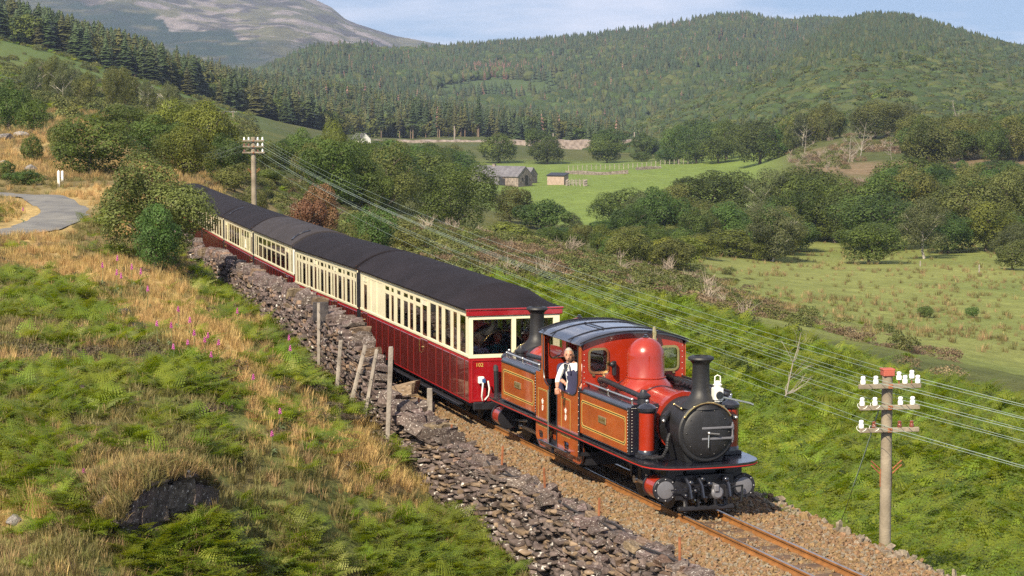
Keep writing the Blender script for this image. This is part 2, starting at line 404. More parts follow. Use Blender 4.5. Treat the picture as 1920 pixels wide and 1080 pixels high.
def ground_cols(x, y, z):
    u, v = to_uv(x, y, z); n1 = fbm(x / 3.1, y / 3.1, 11); n2 = fbm(x / 25, y / 25, 12); n3 = fbm(x / 90, y / 90, 13)
    def c(r, g, b_): return np.array([r, g, b_])
    near = c(.15, .12, .055) + (n1[:, None] - .5) * c(.06, .05, .02)
    gold = c(.36, .26, .11); g = np.clip(blob(u, v, GOLD) + (n1 - .5) * .7, 0, 1)[:, None]
    near = near * (1 - g) + gold * g
    bk = np.clip(blob(u, v, BRACK) * 1.2 + (n1 - .55) * .8, 0, 1)[:, None]; near = near * (1 - bk) + c(.095, .11, .032) * bk
    scrub = c(.075, .085, .028) + (n2[:, None] - .5) * c(.06, .04, .015)
    field = c(.13, .18, .04) + (n2[:, None] - .5) * c(.05, .05, .012)
    mead = c(.15, .172, .05) + (n2[:, None] - .5) * c(.10, .07, .03) + (n1[:, None] - .5) * c(.03, .03, .01)
    hill = c(.075, .115, .03) + (n3[:, None] - .5) * c(.10, .06, .03)
    _, l = (None, None); s, l = tk(x, y); col = scrub
    left = (l < 0) | ((x < -y * .1) & (y > 120))
    col = np.where(((y < 175) & left)[:, None], near, col)
    wm = (sstep(84, 104, y) * (1 - sstep(285, 330, y)) * sstep(.05, .1, x / y))[:, None]; col = col * (1 - wm) + mead * wm
    wf = (sstep(330, 380, y) * (1 - sstep(610, 680, y)) * sstep(-.03, .0, x / y) * (1 - sstep(.1, .125, x / y)))[:, None]; col = col * (1 - wf) + field * wf
    wh = (sstep(185, 230, y) * (1 - sstep(-.13, -.09, x / y)))[:, None]; col = col * (1 - wh) + hill * wh
    wr = (sstep(300, 350, y) * (1 - sstep(520, 600, y)) * sstep(.115, .13, x / y) * np.clip((n2 - .42) * 5, 0, 1))[:, None]; col = col * (1 - wr) + c(.17, .125, .075) * wr
    wg = (sstep(1.5, 3, l) * (1 - sstep(-3, 2, l - bedge(s))) * (y < 120))[:, None]; col = col * (1 - wg) + c(.075, .105, .022) * wg
    return np.clip(col, .01, 1)
def set_cols(me, cols):
    a = me.color_attributes.new('Col', 'FLOAT_COLOR', 'POINT')
    a.data.foreach_set('color', np.concatenate([cols, np.ones((len(cols), 1))], 1).astype(np.float32).ravel())
_u = np.concatenate([np.linspace(-4200, -160, 36)[:-1], np.linspace(-160, 2080, 250), np.linspace(2080, 6200, 36)[1:]])
_y = np.concatenate([np.linspace(3, 24, 10)[:-1], np.exp(np.linspace(np.log(24), np.log(1000), 330)), np.exp(np.linspace(np.log(1000), np.log(7200), 18))[1:]])
_gy, _gu = np.meshgrid(_y, _u, indexing='ij'); _gx = (_gu - 960) / F * _gy
_gzv = ground_z(_gx, _gy)
_V = np.stack([_gx, _gy, _gzv], -1).reshape(-1, 3)
me = np_mesh('ground', _V, grid_faces(len(_y), len(_u)), ground_mat('ground_turf'), True)
set_cols(me, ground_cols(_V[:, 0], _V[:, 1], _V[:, 2]))
tag(link('ground', me), 'rough hillside, meadow and valley floor', kind='structure')

# ------------------------------------------------------------------ far hills and the mountain
def hill(name, ridge, yr, foot, yf, mat, colf, label, rows=70, cols=190, back=500, prof=1.0, rough=6.0, rlen=None):
    us = np.linspace(ridge[0][0], ridge[-1][0], cols); vr = np.interp(us, *zip(*ridge)); vf = np.interp(us, *zip(*foot))
    yr = np.interp(us, *zip(*yr)) if isinstance(yr, list) else np.full(cols, float(yr)); yf = np.interp(us, *zip(*yf)) if isinstance(yf, list) else np.full(cols, float(yf))
    t = np.concatenate([np.linspace(0, 1, rows), 1 + np.array([.03, .1, .25, .5, 1.0])])
    T, Ui = np.meshgrid(t, np.arange(cols), indexing='ij')
    tt = np.clip(T, 0, 1); Y = yf[Ui] * (1 - tt) + yr[Ui] * tt + np.clip(T - 1, 0, None) * back
    xr, ya, za = ray(us, vr); zr = H + za / ya * yr; _, yb, zb = ray(us, vf); zf = H + zb / yb * yf
    Z = zf[Ui] + (zr - zf)[Ui] * tt ** prof - np.clip(T - 1, 0, None) ** 1.5 * back * .35
    X = (us[Ui] - 960) / F * Y
    w = np.sin(np.clip(tt, 0, 1) * np.pi) ** .7
    rl = rlen or rough * 14
    Z = Z + w * rough * (fbm(X / rl, Y / (rl * 2.1), 41, 6 if rlen else 5) - .5) * 2
    Z = np.maximum(Z, -60)
    V = np.stack([X, Y, Z], -1).reshape(-1, 3)
    me = np_mesh(name, V, grid_faces(len(t), cols), mat, True); set_cols(me, colf(V))
    o = tag(link(name, me), label, kind='structure')
    return o, X, Y, Z
GM = ground_mat('hill_turf')
def far_mat(name):
    m = ground_mat(name)
    for n in m.node_tree.nodes:
        if n.type == 'TEX_NOISE': n.inputs['Scale'].default_value *= .03
        if n.type == 'BUMP': n.inputs['Distance'].default_value = 6; n.inputs['Strength'].default_value = .8
    return m
def forest_cols(V):
    n = fbm(V[:, 0] / 120, V[:, 1] / 120, 71)[:, None]
    return np.array([.055, .085, .03]) + (n - .5) * np.array([.03, .03, .01])
def mount_cols(V):
    x, y, z = V.T; u, v = to_uv(x, y, z); n = fbm(x / 42, z / 15 + y / 120, 81, 6); n2 = fbm(x / 110, z / 50 + y / 400, 82, 5); n3 = fbm(x / 11, z / 6 + y / 40, 84, 4)
    grass = np.array([.145, .138, .07]) + (n2[:, None] - .5) * np.array([.10, .08, .05])
    k = np.clip((n - .50) * 9, 0, 1)[:, None] * np.clip(.5 + n3, 0, 1)[:, None]; c = grass * (1 - k) + np.array([.29, .25, .235]) * k
    h = np.clip((fbm(x / 45, z / 18 + y / 150, 86, 5) - .53) * 10, 0, 1)[:, None] * .85; c = c * (1 - h) + np.array([.06, .055, .045]) * h
    tree_line = np.interp(u, [-200, 0, 150, 250, 305, 318, 400, 430, 450, 560, 640, 800], [-30, -10, 0, 8, 28, 52, 52, 50, 70, 80, 76, 80]) + (n - .5) * 26
    f = (np.clip((v - tree_line) / 4, 0, 1) * (1 - .5 * sstep(420, 600, u)))[:, None] * (np.clip(.75 + (n - .45) * 2.5, 0, 1))[:, None]
    return c * (1 - f) + np.array([.022, .045, .022]) * f
mountain, MX, MY, MZ = hill('mountain', [(-700,-180),(-200,-150),(200,-90),(420,-45),(540,-28),(596,0),(624,14),(650,36),(672,45),(700,54),(742,68),(790,78),(815,83),(900,95),(1100,140)], 5200,
    [(-700,165),(1100,165)], 3000, far_mat('mountain_turf'), mount_cols, 'grey-green rocky mountain with dark forest on its flank', rows=230, cols=420, back=1500, rough=40, rlen=190)
mid_hill, AX, AY, AZ = hill('forest_hill', [(300,170),(480,150),(545,122),(580,103),(640,98),(690,96),(720,104),(820,100),(900,94),(1000,88),(1100,78),(1200,63),(1300,47),(1340,40),(1400,37),(1440,47),(1480,50),(1530,44),(1600,50),(1800,90),(2300,140)], [(300,1500),(600,1700),(900,2100),(2300,2100)],
    [(300,290),(2300,290)], [(300,1050),(900,1000),(2300,950)], GM, forest_cols, 'long wooded hill closing the valley', rough=12)
right_hill, BX, BY, BZ = hill('wooded_hill', [(1080,300),(1250,232),(1350,185),(1450,130),(1540,72),(1600,48),(1640,42),(1700,46),(1760,62),(1800,74),(1860,92),(1920,108),(2060,140),(2400,240)], [(1080,820),(1400,1350),(1650,1500),(2400,1300)],
    [(1080,310),(1400,290),(1920,260),(2400,260)], [(1080,760),(1500,640),(2400,620)], GM, forest_cols, 'rounded wooded hill on the right of the valley', rough=9)
left_hill, CX, CY, CZ = hill('conifer_hill', [(-400,10),(0,60),(200,115),(350,140),(500,170),(600,182),(700,200),(800,220),(900,238),(1000,250),(1120,268),(1300,300)], [(-400,1000),(500,1200),(1300,1100)],
    [(-400,60),(0,95),(200,140),(330,178),(440,216),(600,255),(700,268),(1000,270),(1300,310)], [(-400,720),(0,640),(200,690),(440,770),(700,840),(1300,850)], GM, forest_cols, 'conifer covered slope falling from the left', rough=5)

# ------------------------------------------------------------------ lane on the left
def strip(name, pts, half, mat, lift, label, nsub=12):
    P = np.array(pts, float); t = np.linspace(0, len(P) - 1, (len(P) - 1) * nsub + 1)
    def cr(k):
        i = np.clip(np.floor(t).astype(int), 0, len(P) - 2); f = t - i; p0 = P[np.clip(i - 1, 0, None)][:, k]; p1 = P[i][:, k]; p2 = P[i + 1][:, k]; p3 = P[np.clip(i + 2, None, len(P) - 1)][:, k]
        return .5 * (2 * p1 + (p2 - p0) * f + (2 * p0 - 5 * p1 + 4 * p2 - p3) * f ** 2 + (3 * p1 - p0 - 3 * p2 + p3) * f ** 3)
    x, y = cr(0), cr(1); dx, dy = np.gradient(x), np.gradient(y); ln = np.hypot(dx, dy); nx, ny = -dy / ln, dx / ln
    lat = np.linspace(-1, 1, 9); e = 1 + .12 * (vnoise(np.arange(len(t)) * .5, np.zeros(len(t)), 4) - .5)
    X = x[:, None] + nx[:, None] * lat * (half * e)[:, None]; Y = y[:, None] + ny[:, None] * lat * (half * e)[:, None]
    Z = ground_z(X, Y); Z = (Z + Z.mean(1, keepdims=True) * 2) / 3 + lift + .05 * (1 - lat ** 2)
    Z = Z + 0.03
    me = np_mesh(name, np.stack([X, Y, Z], -1).reshape(-1, 3), grid_faces(len(t), 9), mat, True)
    return tag(link(name, me), label, kind='structure')
lane_mat = M('lane_asphalt', (.12, .12, .125), rough=.9, var=.25, vs_=1.2, bump=.3, bs=60, col2=(.17, .165, .15))
LANE = [surv(u, v, d)[:2] for u, v, d in ((-260, 358, 113), (-60, 359, 112.5), (20, 362, 111), (75, 376, 104), (120, 396, 95), (105, 416, 87.5), (40, 432, 82), (-60, 442, 79), (-260, 450, 77))]
strip('lane', LANE, 1.0, lane_mat, 0, 'narrow grey lane bending round the grassy knoll')

# ------------------------------------------------------------------ trackbed, ballast, rails
_s = np.arange(-40, 80, .14); _l = np.array([-1.64, -1.60, -1.50, -1.25, -.95, -.6, -.3, 0, .3, .6, .95, 1.25, 1.55, 1.85, 2.0])
_pz = np.array([-.60, -.24, -.18, -.15, -.12, -.085, -.11, -.12, -.11, -.085, -.12, -.16, -.19, -.25, -.5])
X, Y, Z = tw(np.repeat(_s, len(_l)), np.tile(_l, len(_s)), np.tile(_pz, len(_s)))
Z = Z + (vnoise(X * 7, Y * 7, 2) - .5) * .05
ball_mat = M('ballast', (.15, .095, .05), rough=.95, var=.4, vs_=14, bump=.9, bs=34, col2=(.24, .16, .09), detail=8)
me = np_mesh('trackbed', np.stack([X, Y, Z], -1), grid_faces(len(_s), len(_l)), ball_mat, True)
tag(link('trackbed', me), 'brown stone ballast bed under the rails', kind='structure')
rust = M('rail_rust', (.26, .115, .035), rough=.55, var=.25, vs_=6, metal=.25, spec=.5)
steel = M('rail_steel', (.32, .28, .25), rough=.3, metal=.8, var=.15)
wood_d = M('sleeper_wood', (.085, .05, .03), rough=.85, var=.3, vs_=5, bump=.4)
track = thing('railway_track', 'narrow gauge railway track with two rusty rails curving under the train', 'track', tp(-12, 0, -.2))
def at_parent(o, p): o.parent = p; o.location = o.location - p.location; return o
GA = .34
for sd in (-1, 1):
    prof = [(-.055, -.105), (.055, -.105), (.05, -.09), (.012, -.075), (.01, -.035), (.03, -.028), (.032, -.004), (.022, 0), (-.022, 0), (-.032, -.004), (-.03, -.028), (-.01, -.035), (-.012, -.075), (-.05, -.09)]
    ss = np.arange(-38, 78, .5); P = []
    for s in ss:
        for a, b_ in prof: P.append(tp(s, sd * GA + a, b_))
    n = len(prof); Q = [(i * n + k, i * n + (k + 1) % n, (i + 1) * n + (k + 1) % n, (i + 1) * n + k) for i in range(len(ss) - 1) for k in range(n)]
    mb = MB().add(P, Q); me = mb.mesh('rail'); me.materials.append(rust); me.materials.append(steel)
    for p in me.polygons:
        if p.index % n in (7,): p.material_index = 1
    at_parent(link('rail', me), track)
slp = MB().box((0, 0, 0), (1.28, .23, .1), .012).mesh('sleeper'); slp.materials.append(wood_d)
for s in np.arange(-30, 3, .68):
    o = link('sleeper', slp); o.location = tp(s, random.uniform(-.02, .02), -.152) ; o.rotation_euler = (0, 0, thead(s) + random.uniform(-.03, .03)); at_parent(o, track)

# ------------------------------------------------------------------ train: materials and shared pieces
def gloss(name, col, **k):
    m = M(name, col, rough=k.pop('rough', .28), var=k.pop('var', .16), vs_=k.pop('vs_', 2.2), coat=k.pop('coat', .8), **k)
    N, L = m.node_tree.nodes, m.node_tree.links; b_ = N['Principled BSDF']; n_ = N.new('ShaderNodeTexNoise'); n_.inputs['Scale'].default_value = 4.5; n_.inputs['Detail'].default_value = 7; n_.inputs['Roughness'].default_value = .7
    t_ = N.new('ShaderNodeTexCoord'); L.new(t_.outputs['Object'], n_.inputs['Vector'])
    for sock, lo, hi in (('Roughness', .2, .45), ('Coat Roughness', .02, .11)):
        r_ = N.new('ShaderNodeMapRange'); r_.inputs[1].default_value = .35; r_.inputs[2].default_value = .7; r_.inputs[3].default_value = lo; r_.inputs[4].default_value = hi; L.new(n_.outputs['Fac'], r_.inputs[0]); L.new(r_.outputs[0], b_.inputs[sock])
    bp_ = N.new('ShaderNodeBump'); bp_.inputs['Strength'].default_value = .12; bp_.inputs['Distance'].default_value = .01; n2 = N.new('ShaderNodeTexNoise'); n2.inputs['Scale'].default_value = 3.2; L.new(t_.outputs['Object'], n2.inputs['Vector']); L.new(n2.outputs['Fac'], bp_.inputs['Height']); L.new(bp_.outputs[0], b_.inputs['Normal']); L.new(bp_.outputs[0], b_.inputs['Coat Normal'])
    return m
m_loco = gloss('loco_red', (.25, .018, .005), coat=.5)
m_loco_side = gloss('loco_red_grass_reflection', (.33, .062, .012), coat=1.0, rough=.2)  # body red with the orange reflection of the grass mixed into the colour
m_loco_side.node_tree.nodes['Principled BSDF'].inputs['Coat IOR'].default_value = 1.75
m_black = M('satin_black', (.012, .012, .016), rough=.45, var=.35, vs_=5, bump=.05, bs=30)
m_gblack = gloss('gloss_black', (.010, .011, .018), rough=.3)
m_smoke = M('smokebox_black', (.009, .009, .011), rough=.55, var=.35, vs_=6, bump=.1, bs=25)
m_brass = M('brass', (.62, .46, .2), rough=.22, metal=1)
m_bronze = M('nameplate_bronze', (.26, .20, .10), rough=.5, metal=.6, var=.3, vs_=20)
m_silver = M('bright_steel', (.55, .54, .52), rough=.25, metal=.9)
m_grey = M('cylinder_grey', (.16, .16, .18), rough=.5, metal=.4, var=.2)
m_gold = M('lining_gold', (.50, .33, .08), rough=.5, var=.1)
m_line_black = M('lining_black', (.02, .018, .015), rough=.5)
m_white = M('white_enamel', (.70, .69, .65), rough=.4, var=.08)
m_cream = M('carriage_cream', (.66, .61, .43), rough=.4, var=.06, coat=.3)
m_cream2 = M('carriage_pale_olive', (.50, .47, .27), rough=.35, var=.08, coat=.5)
m_maroon = gloss('carriage_maroon', (.105, .014, .012), rough=.2, coat=1.0)
m_maroon.node_tree.nodes['Principled BSDF'].inputs['Coat IOR'].default_value = 1.75
m_redend = gloss('carriage_red', (.24, .006, .010))
m_bead = M('carriage_beading', (.28, .012, .014), rough=.4, var=.1)
m_roof = M('roof_felt', (.0125, .0105, .0135), spec=.12, rough=.8, var=.22, vs_=1.2, bump=.03, bs=18, rnd=.12)
m_roof3 = M('roof_grey', (.034, .030, .033), spec=.15, rough=.8, var=.18, vs_=1.2, bump=.08, bs=18)
m_brown = M('varnished_brown', (.11, .045, .022), rough=.4, var=.2, coat=.3)
m_seat = M('seat_cloth', (.03, .04, .09), rough=.9, var=.3)
m_inner = M('carriage_lining', (.20, .10, .045), rough=.6, var=.2)
m_green = gloss('firebox_green', (.01, .07, .03))
def glass_mat(name, tint=.62):
    m = bpy.data.materials.new(name); m.use_nodes = True; nt = m.node_tree; N, L = nt.nodes, nt.links; N.remove(N['Principled BSDF'])
    tr = N.new('ShaderNodeBsdfTransparent'); tr.inputs[0].default_value = (tint, tint, tint * .97, 1)
    gl = N.new('ShaderNodeBsdfGlossy'); gl.inputs['Roughness'].default_value = .02
    lw = N.new('ShaderNodeLayerWeight'); pw = N.new('ShaderNodeMath'); pw.operation = 'POWER'; pw.inputs[1].default_value = 2.6; fr = N.new('ShaderNodeMath'); fr.operation = 'MULTIPLY_ADD'; fr.inputs[1].default_value = .62; fr.inputs[2].default_value = .05
    L.new(lw.outputs['Facing'], pw.inputs[0]); L.new(pw.outputs[0], fr.inputs[0]); mx = N.new('ShaderNodeMixShader')
    L.new(fr.outputs[0], mx.inputs[0]); L.new(tr.outputs[0], mx.inputs[1]); L.new(gl.outputs[0], mx.inputs[2]); L.new(mx.outputs[0], N['Material Output'].inputs[0])
    return m
m_glass = glass_mat('window_glass', .72)

def plate(loops, fn, d0, d1):
    """flat sheet with holes: loops[0] outline, the rest holes, in (a,b); returns MB-like mesh pieces"""
    cu = bpy.data.curves.new('outline', 'CURVE'); cu.dimensions = '2D'; cu.fill_mode = 'BOTH'; cu.extrude = abs(d1 - d0) / 2
    for lp in loops:
        sp = cu.splines.new('POLY'); sp.points.add(len(lp) - 1)
        for p, (a, b) in zip(sp.points, lp): p.co = (a, b, 0, 1)
        sp.use_cyclic_u = True
    o = bpy.data.objects.new('outline', cu); me = bpy.data.meshes.new_from_object(o)
    mid = (d0 + d1) / 2; mb = MB()
    mb.add([fn(v.co.x, v.co.y, v.co.z + mid) for v in me.vertices], [tuple(p.vertices) for p in me.polygons])
    bpy.data.objects.remove(o); bpy.data.curves.remove(cu); bpy.data.meshes.remove(me)
    return mb
def rrect(a0, a1, b0, b1, r=.05, n=5):
    P = []
    for (ca, cb, st) in ((a1 - r, b1 - r, 0), (a0 + r, b1 - r, 90), (a0 + r, b0 + r, 180), (a1 - r, b0 + r, 270)):
        for k in range(n + 1):
            an = R(st + 90 * k / n); P.append((ca + r * math.cos(an), cb + r * math.sin(an)))
    return P
def text_mb(txt, size, fn, ext=.004):
    cu = bpy.data.curves.new('lettering', 'FONT'); cu.body = txt; cu.size = size; cu.extrude = ext; cu.align_x = 'CENTER'; cu.resolution_u = 2
    o = bpy.data.objects.new('lettering', cu); me = bpy.data.meshes.new_from_object(o); mb = MB()
    mb.add([fn(v.co.x, v.co.y, v.co.z) for v in me.vertices], [tuple(p.vertices) for p in me.polygons])
    bpy.data.objects.remove(o); bpy.data.curves.remove(cu); bpy.data.meshes.remove(me); return mb
XZ = lambda y: (lambda a, b, d: Vector((a, y + d, b)))
YZ = lambda x: (lambda a, b, d: Vector((x + d, a, b)))
XY = lambda z: (lambda a, b, d: Vector((a, b, z + d)))

def wheel_parts(parent, x, y, r, sd, name='wheel'):
    mb = MB(); prof = [(r * .62, 0), (r * .7, .02), (r, .025), (r, .08), (r + .025, .085), (r + .025, .11), (r * .5, .11)]
    mb.lathe([(a, t / .11) for a, t in prof], (x, y + sd * .055, r), (x, y - sd * .055, r), 22)
    mb.cyl((x, y + sd * .07, r), (x, y - sd * .06, r), r * .2, n=12)
    for k in range(8):
        an = k * math.pi / 4; mb.box((x + math.cos(an) * r * .42, y + sd * .03, r + math.sin(an) * r * .42), (r * .5, .025, .05), 0, Matrix.Rotation(-an, 3, 'Y'))
    return mb.build(name, m_black, parent)

def tag_rv(mb, par): return tag(mb.build('rivet', m_rivet, par), kind='stuff')
m_rivet = M('rivet_grey', (.22, .21, .20), rough=.4, metal=.5)
# ------------------------------------------------------------------ carriages
_win = {}
def win_mesh(w, h, fr, dep):
    k = ('w', round(w, 2), round(h, 2), round(fr, 3))
    if k not in _win:
        o, i = rrect(-w / 2, w / 2, 0, h, .012, 1), rrect(-w / 2 + fr, w / 2 - fr, fr, h - fr, .008, 1)
        _win[k] = MB().ring(o, i, XZ(0), -dep / 2, dep / 2).mesh('window')
    return _win[k]
def pane_mesh(w, h, fr):
    k = ('p', round(w, 2), round(h, 2))
    if k not in _win: _win[k] = MB().box((0, 0, h / 2), (w - 2 * fr + .01, .008, h - 2 * fr + .01)).mesh('pane')
    return _win[k]
_pan = {}
def carriage(label, front, L, openings, waist, top=2.2, light=None, panels=(), hip=False, roof=None, side_mat=None, lean=0, detail=True):
    sm = front + L / 2
    root = thing('railway_carriage', label, 'carriage', tp(sm, 0), thead(sm) - math.pi / 2, 'carriages of the train')
    root.rotation_euler[1] = -(float(grade(front)) - float(grade(front + L))) / L
    side_mat = side_mat or m_cream; roof = roof or m_roof
    X0 = L / 2; BW = .915; mats = m_cream
    MB().box((0, 0, (.5 + waist) / 2), (L - .04, 2 * BW, waist - .5), .01).build('lower_body', m_bead, root)
    for sy in (-1, 1):
        edges = list(panels) if panels else [k * L / 14 for k in range(15)]
        for a0, a1 in zip(edges[:-1], edges[1:]):
            w = a1 - a0 - .06; key = (round(w, 2), round(waist, 2))
            if key not in _pan: _pan[key] = MB().box((0, 0, 0), (w, .016, waist - .5 - .11), .005).mesh('panel')
            o = link('panel', _pan[key], m_maroon, root); o.location = (X0 - (a0 + a1) / 2, sy * (BW + .004), (.5 + waist) / 2 - .01)
        mb = MB(); y = sy * (BW - .004)
        mb.box((0, y + sy * .004, waist + .028), (L, .034, .056), .006)
        mb.box((0, y, top + .055), (L, .02, .11))
        prev = 0.0; Ls = sorted(openings)
        cuts = [(a0, a1) for a0, a1, *_ in Ls if True]
        for a0, a1 in cuts + [(L, L)]:
            if a0 - prev > .015: mb.box((X0 - (prev + a0) / 2, y, (waist + top) / 2 + .028), (a0 - prev, .016, top - waist - .056))
            prev = a1
        for a0, a1, kind, *ex in Ls:
            zt = top
            if light and a0 > light[2] and kind not in ('blank',):
                mb.box((X0 - (a0 + a1) / 2, y, (light[0] + light[1]) / 2), (a1 - a0, .018, light[1] - light[0]))
        mb.build('upper_side', mats, root)
        for a0, a1, kind, *ex in Ls:
            w = a1 - a0; xc = X0 - (a0 + a1) / 2; has = light and a0 > light[2]; z0 = waist + .056; z1 = light[0] if has else top
            if kind == 'blank':
                MB().box((xc, y - sy * .006, (z0 + top) / 2), (w, .012, top - z0)).build('blank_panel', side_mat, root); continue
            if kind == 'small':
                MB().box((xc, y - sy * .008, (z0 + ex[0]) / 2), (w, .022, ex[0] - z0)).build('blank_panel', side_mat, root); z0 = ex[0]; z1 = top
            fr = .04 if kind in ('drop', 'door') else .012
            o = link('window', win_mesh(w, z1 - z0, fr, .014), None, root); o.location = (xc, y - sy * (.006 if kind == 'drop' else .0), z0)
            o.data.materials.clear(); o.data.materials.append(m_cream)
            if kind in ('drop', 'door'):
                o.data = win_mesh(w + .001 * 7, z1 - z0, fr + .001, .014); o.data.materials.clear(); o.data.materials.append(m_brown)
            p = link('pane', pane_mesh(w, z1 - z0, fr), m_glass, o)
            if kind == 'bar':
                q = MB().box((0, 0, (z1 - z0) * .64), (w - .03, .016, .05)).build('glazing_bar', m_cream, o)
            if kind == 'door' and detail:
                d = MB()
                for k in range(5): d.box((xc, y + sy * .012, light[1] + .012 + k * .02 if has else top - .1 + k * .02), (w, .03, .012), 0, Matrix.Rotation(sy * .5, 3, 'X'))
                d.build('louvre', m_cream, root)
            elif has and kind != 'small':
                o2 = link('window', win_mesh(w, top - light[1], .012, .014), m_cream, root); o2.location = (xc, y, light[1])
                link('pane', pane_mesh(w, top - light[1], .012), m_glass, o2)
            if kind in ('door',) and detail:
                dx = xc - (a1 - a0) / 2 - .08
                hb = MB(); hb.box((xc, sy * (BW + .008), .96), (w + .18, .02, waist - .58), .006)
                dd = hb.build('door', m_maroon, root)
                h = MB(); h.tube([(dx, sy * (BW + .02), waist - .03), (dx, sy * (BW + .055), waist - .06), (dx, sy * (BW + .055), waist - .3), (dx, sy * (BW + .02), waist - .33)], .012, 6)
                h.box((dx + .14, sy * (BW + .03), waist - .2), (.1, .03, .022), .006); h.cyl((dx + .14, sy * (BW + .01), waist - .2), (dx + .14, sy * (BW + .045), waist - .2), .025, n=8)
                h.build('handle', m_brass, dd)
        # brown cornice and step board
        MB().box((0, sy * (BW + .012), top + .125), (L + .02, .06, .06), .01).build('cornice', m_brown, root)
        MB().box((0, sy * .93, .40), (L - 1.2, .12, .03), .006).box((0, sy * .8, .46), (L - .1, .06, .09)).build('step_board', m_black, root)
    # roof
    n = 16; ev = top + .16; rise = .40; P, Q = [], []
    xs = [X0 + .03 - k for k in ((0, .35, .7, 1.15, 1.3) if hip else (0, .02, .1))] + [-X0 - .03 + .1, -X0 - .03 + .02, -X0 - .03]
    for i, x in enumerate(xs):
        rr = rise * min(1, (X0 + .03 - x) / 1.15) if hip else rise
        if i == len(xs) - 1 or (i == 0 and not hip): rr = rise - .02
        for k in range(n + 1):
            yy = -1 + 2 * k / n; P.append((x, yy * (1.0 if i not in (0, len(xs) - 1) else .99), ev + rr * (1 - abs(yy) ** 2.1)))
    m = n + 1; b0 = len(P)
    P += [(x, -.99, ev - .03) for x in xs] + [(x, .99, ev - .03) for x in xs]; nx_ = len(xs)
    for i in range(nx_ - 1):
        for k in range(n): Q.append((i * m + k, i * m + k + 1, (i + 1) * m + k + 1, (i + 1) * m + k))
        Q += [(b0 + i, i * m, (i + 1) * m, b0 + i + 1), (i * m + n, b0 + nx_ + i, b0 + nx_ + i + 1, (i + 1) * m + n), (b0 + i, b0 + i + 1, b0 + nx_ + i + 1, b0 + nx_ + i)]
    for i in (0, nx_ - 1): Q.append(tuple([b0 + i] + [i * m + k for k in range(m)] + [b0 + nx_ + i]))
    rf = MB().add(P, Q).build('roof', roof, root, smooth=28)
    if lean:                                                        # curved rain strips over the doors
        for xa in ([X0 - .9] if lean == 1 else [-X0 + 1.1]):
            pts = [(xa + .45 * (t - .5) ** 2 * 4 * .5, -.86 + .5 * t, ev + rise * (1 - abs(-.86 + .5 * t) ** 2.1) + .012) for t in np.linspace(0, 1, 9)]
            MB().tube(pts, .032, 6).build('rain_strip', m_gblack, rf)
    # ends
    for sx in (1, -1):
        x = sx * (X0 - .005)
        if hip and sx == 1:
            lp = [(-.93, waist), (.93, waist), (.93, top + .02), (-.93, top + .02)]; fr_ = plate([lp, [(-.85, waist + .07), (-.06, waist + .07), (-.06, top - .05), (-.85, top - .05)], [(.03, waist + .07), (.80, waist + .07), (.80, top - .05), (.03, top - .05)]], YZ(x), -.03, .03)
            ef = fr_.build('end_frame', m_cream, root)
            for a, b in ((-.85, -.06), (.03, .80)): MB().box((x, (a + b) / 2, (waist + top) / 2 + .01), (.008, b - a + .02, top - waist - .1)).build('pane', m_glass, ef)
            MB().box((x + .015, 0, (.5 + waist) / 2), (.03, 1.86, waist - .5 - .01), .006).build('end_panel', m_redend, root)
            mb = MB()
            for yb in (-.88, .88): mb.box((x + .035, yb, (.5 + waist) / 2), (.014, .035, waist - .62))
            mb.box((x + .035, 0, .55), (.014, 1.8, .035)); mb.box((x + .035, 0, waist - .045), (.014, 1.8, .03)); mb.build('end_beading', m_bead, root)
            MB().box((x + .03, 0, top + .085), (.07, 1.97, .13), .012).box((x + .05, 0, top + .15), (.07, 2.0, .03), .008).build('fascia', m_redend, root)
            text_mb('102', .108, lambda a, b, d: Vector((x + .036 + d, a - .72, b + waist - .17))).build('number', m_gold, root)
        else:
            MB().box((x, 0, (waist + .5) / 2), (.05, 1.86, waist - .52)).build('end_panel', m_redend if (sx == 1 and lean == 1) else m_black, root)
            MB().box((x, 0, (waist + top) / 2 + .04), (.05, 1.86, top - waist)).build('end_wall', m_white if (sx == 1 and lean == 1) else m_black, root)
            MB().box((x, 0, top + .16), (.05, 1.9, .10)).build('end_cornice', m_brown, root)
            if sx == 1: MB().box((X0 + .09, -.05, 1.35), (.16, 1.25, 1.75), .04).build('gangway', m_black, root)
        MB().box((sx * (X0 + .02), 0, .44), (.1, 1.7, .16), .02).cyl((sx * X0, 0, .42), (sx * (X0 + .22), 0, .42), .05, n=10).build('headstock', m_black, root)
    MB().box((0, 0, .52), (L - .1, 1.75, .05)).build('floor', m_inner, root)
    st = MB()
    for k in range(int(L / 1.15)):
        for yy in (-.55, .55):
            xk = X0 - 1.5 - k * 1.1
            if xk > -X0 + .6: st.box((xk, yy, .85), (.5, .6, .14), .03); st.box((xk - .26, yy, 1.15), (.1, .6, .75), .03)
    st.build('seat', m_seat, root)
    for xb in (X0 - 1.7, -X0 + 1.7):
        bg = MB()
        for sy in (-1, 1): bg.box((xb, sy * .44, .33), (1.5, .05, .16), .01); bg.box((xb - .5, sy * .47, .3), (.16, .08, .2), .01); bg.box((xb + .5, sy * .47, .3), (.16, .08, .2), .01)
        b = bg.box((xb, 0, .38), (.25, .95, .1)).build('bogie', m_black, root)
        for dx in (-.5, .5):
            for sy in (-1, 1): wheel_parts(b, xb + dx, sy * GA, .25, sy)
    tr_ = MB()
    for sy in (-1, 1):
        tr_.tube([(X0 - 2.6, sy * .75, .42), (1.2, sy * .75, .16), (-1.2, sy * .75, .16), (-X0 + 2.6, sy * .75, .42)], .025, 6)
        tr_.box((.3, sy * .55, .3), (1.5, .4, .26), .02); tr_.box((-1.8, sy * .6, .32), (.7, .3, .2), .02)
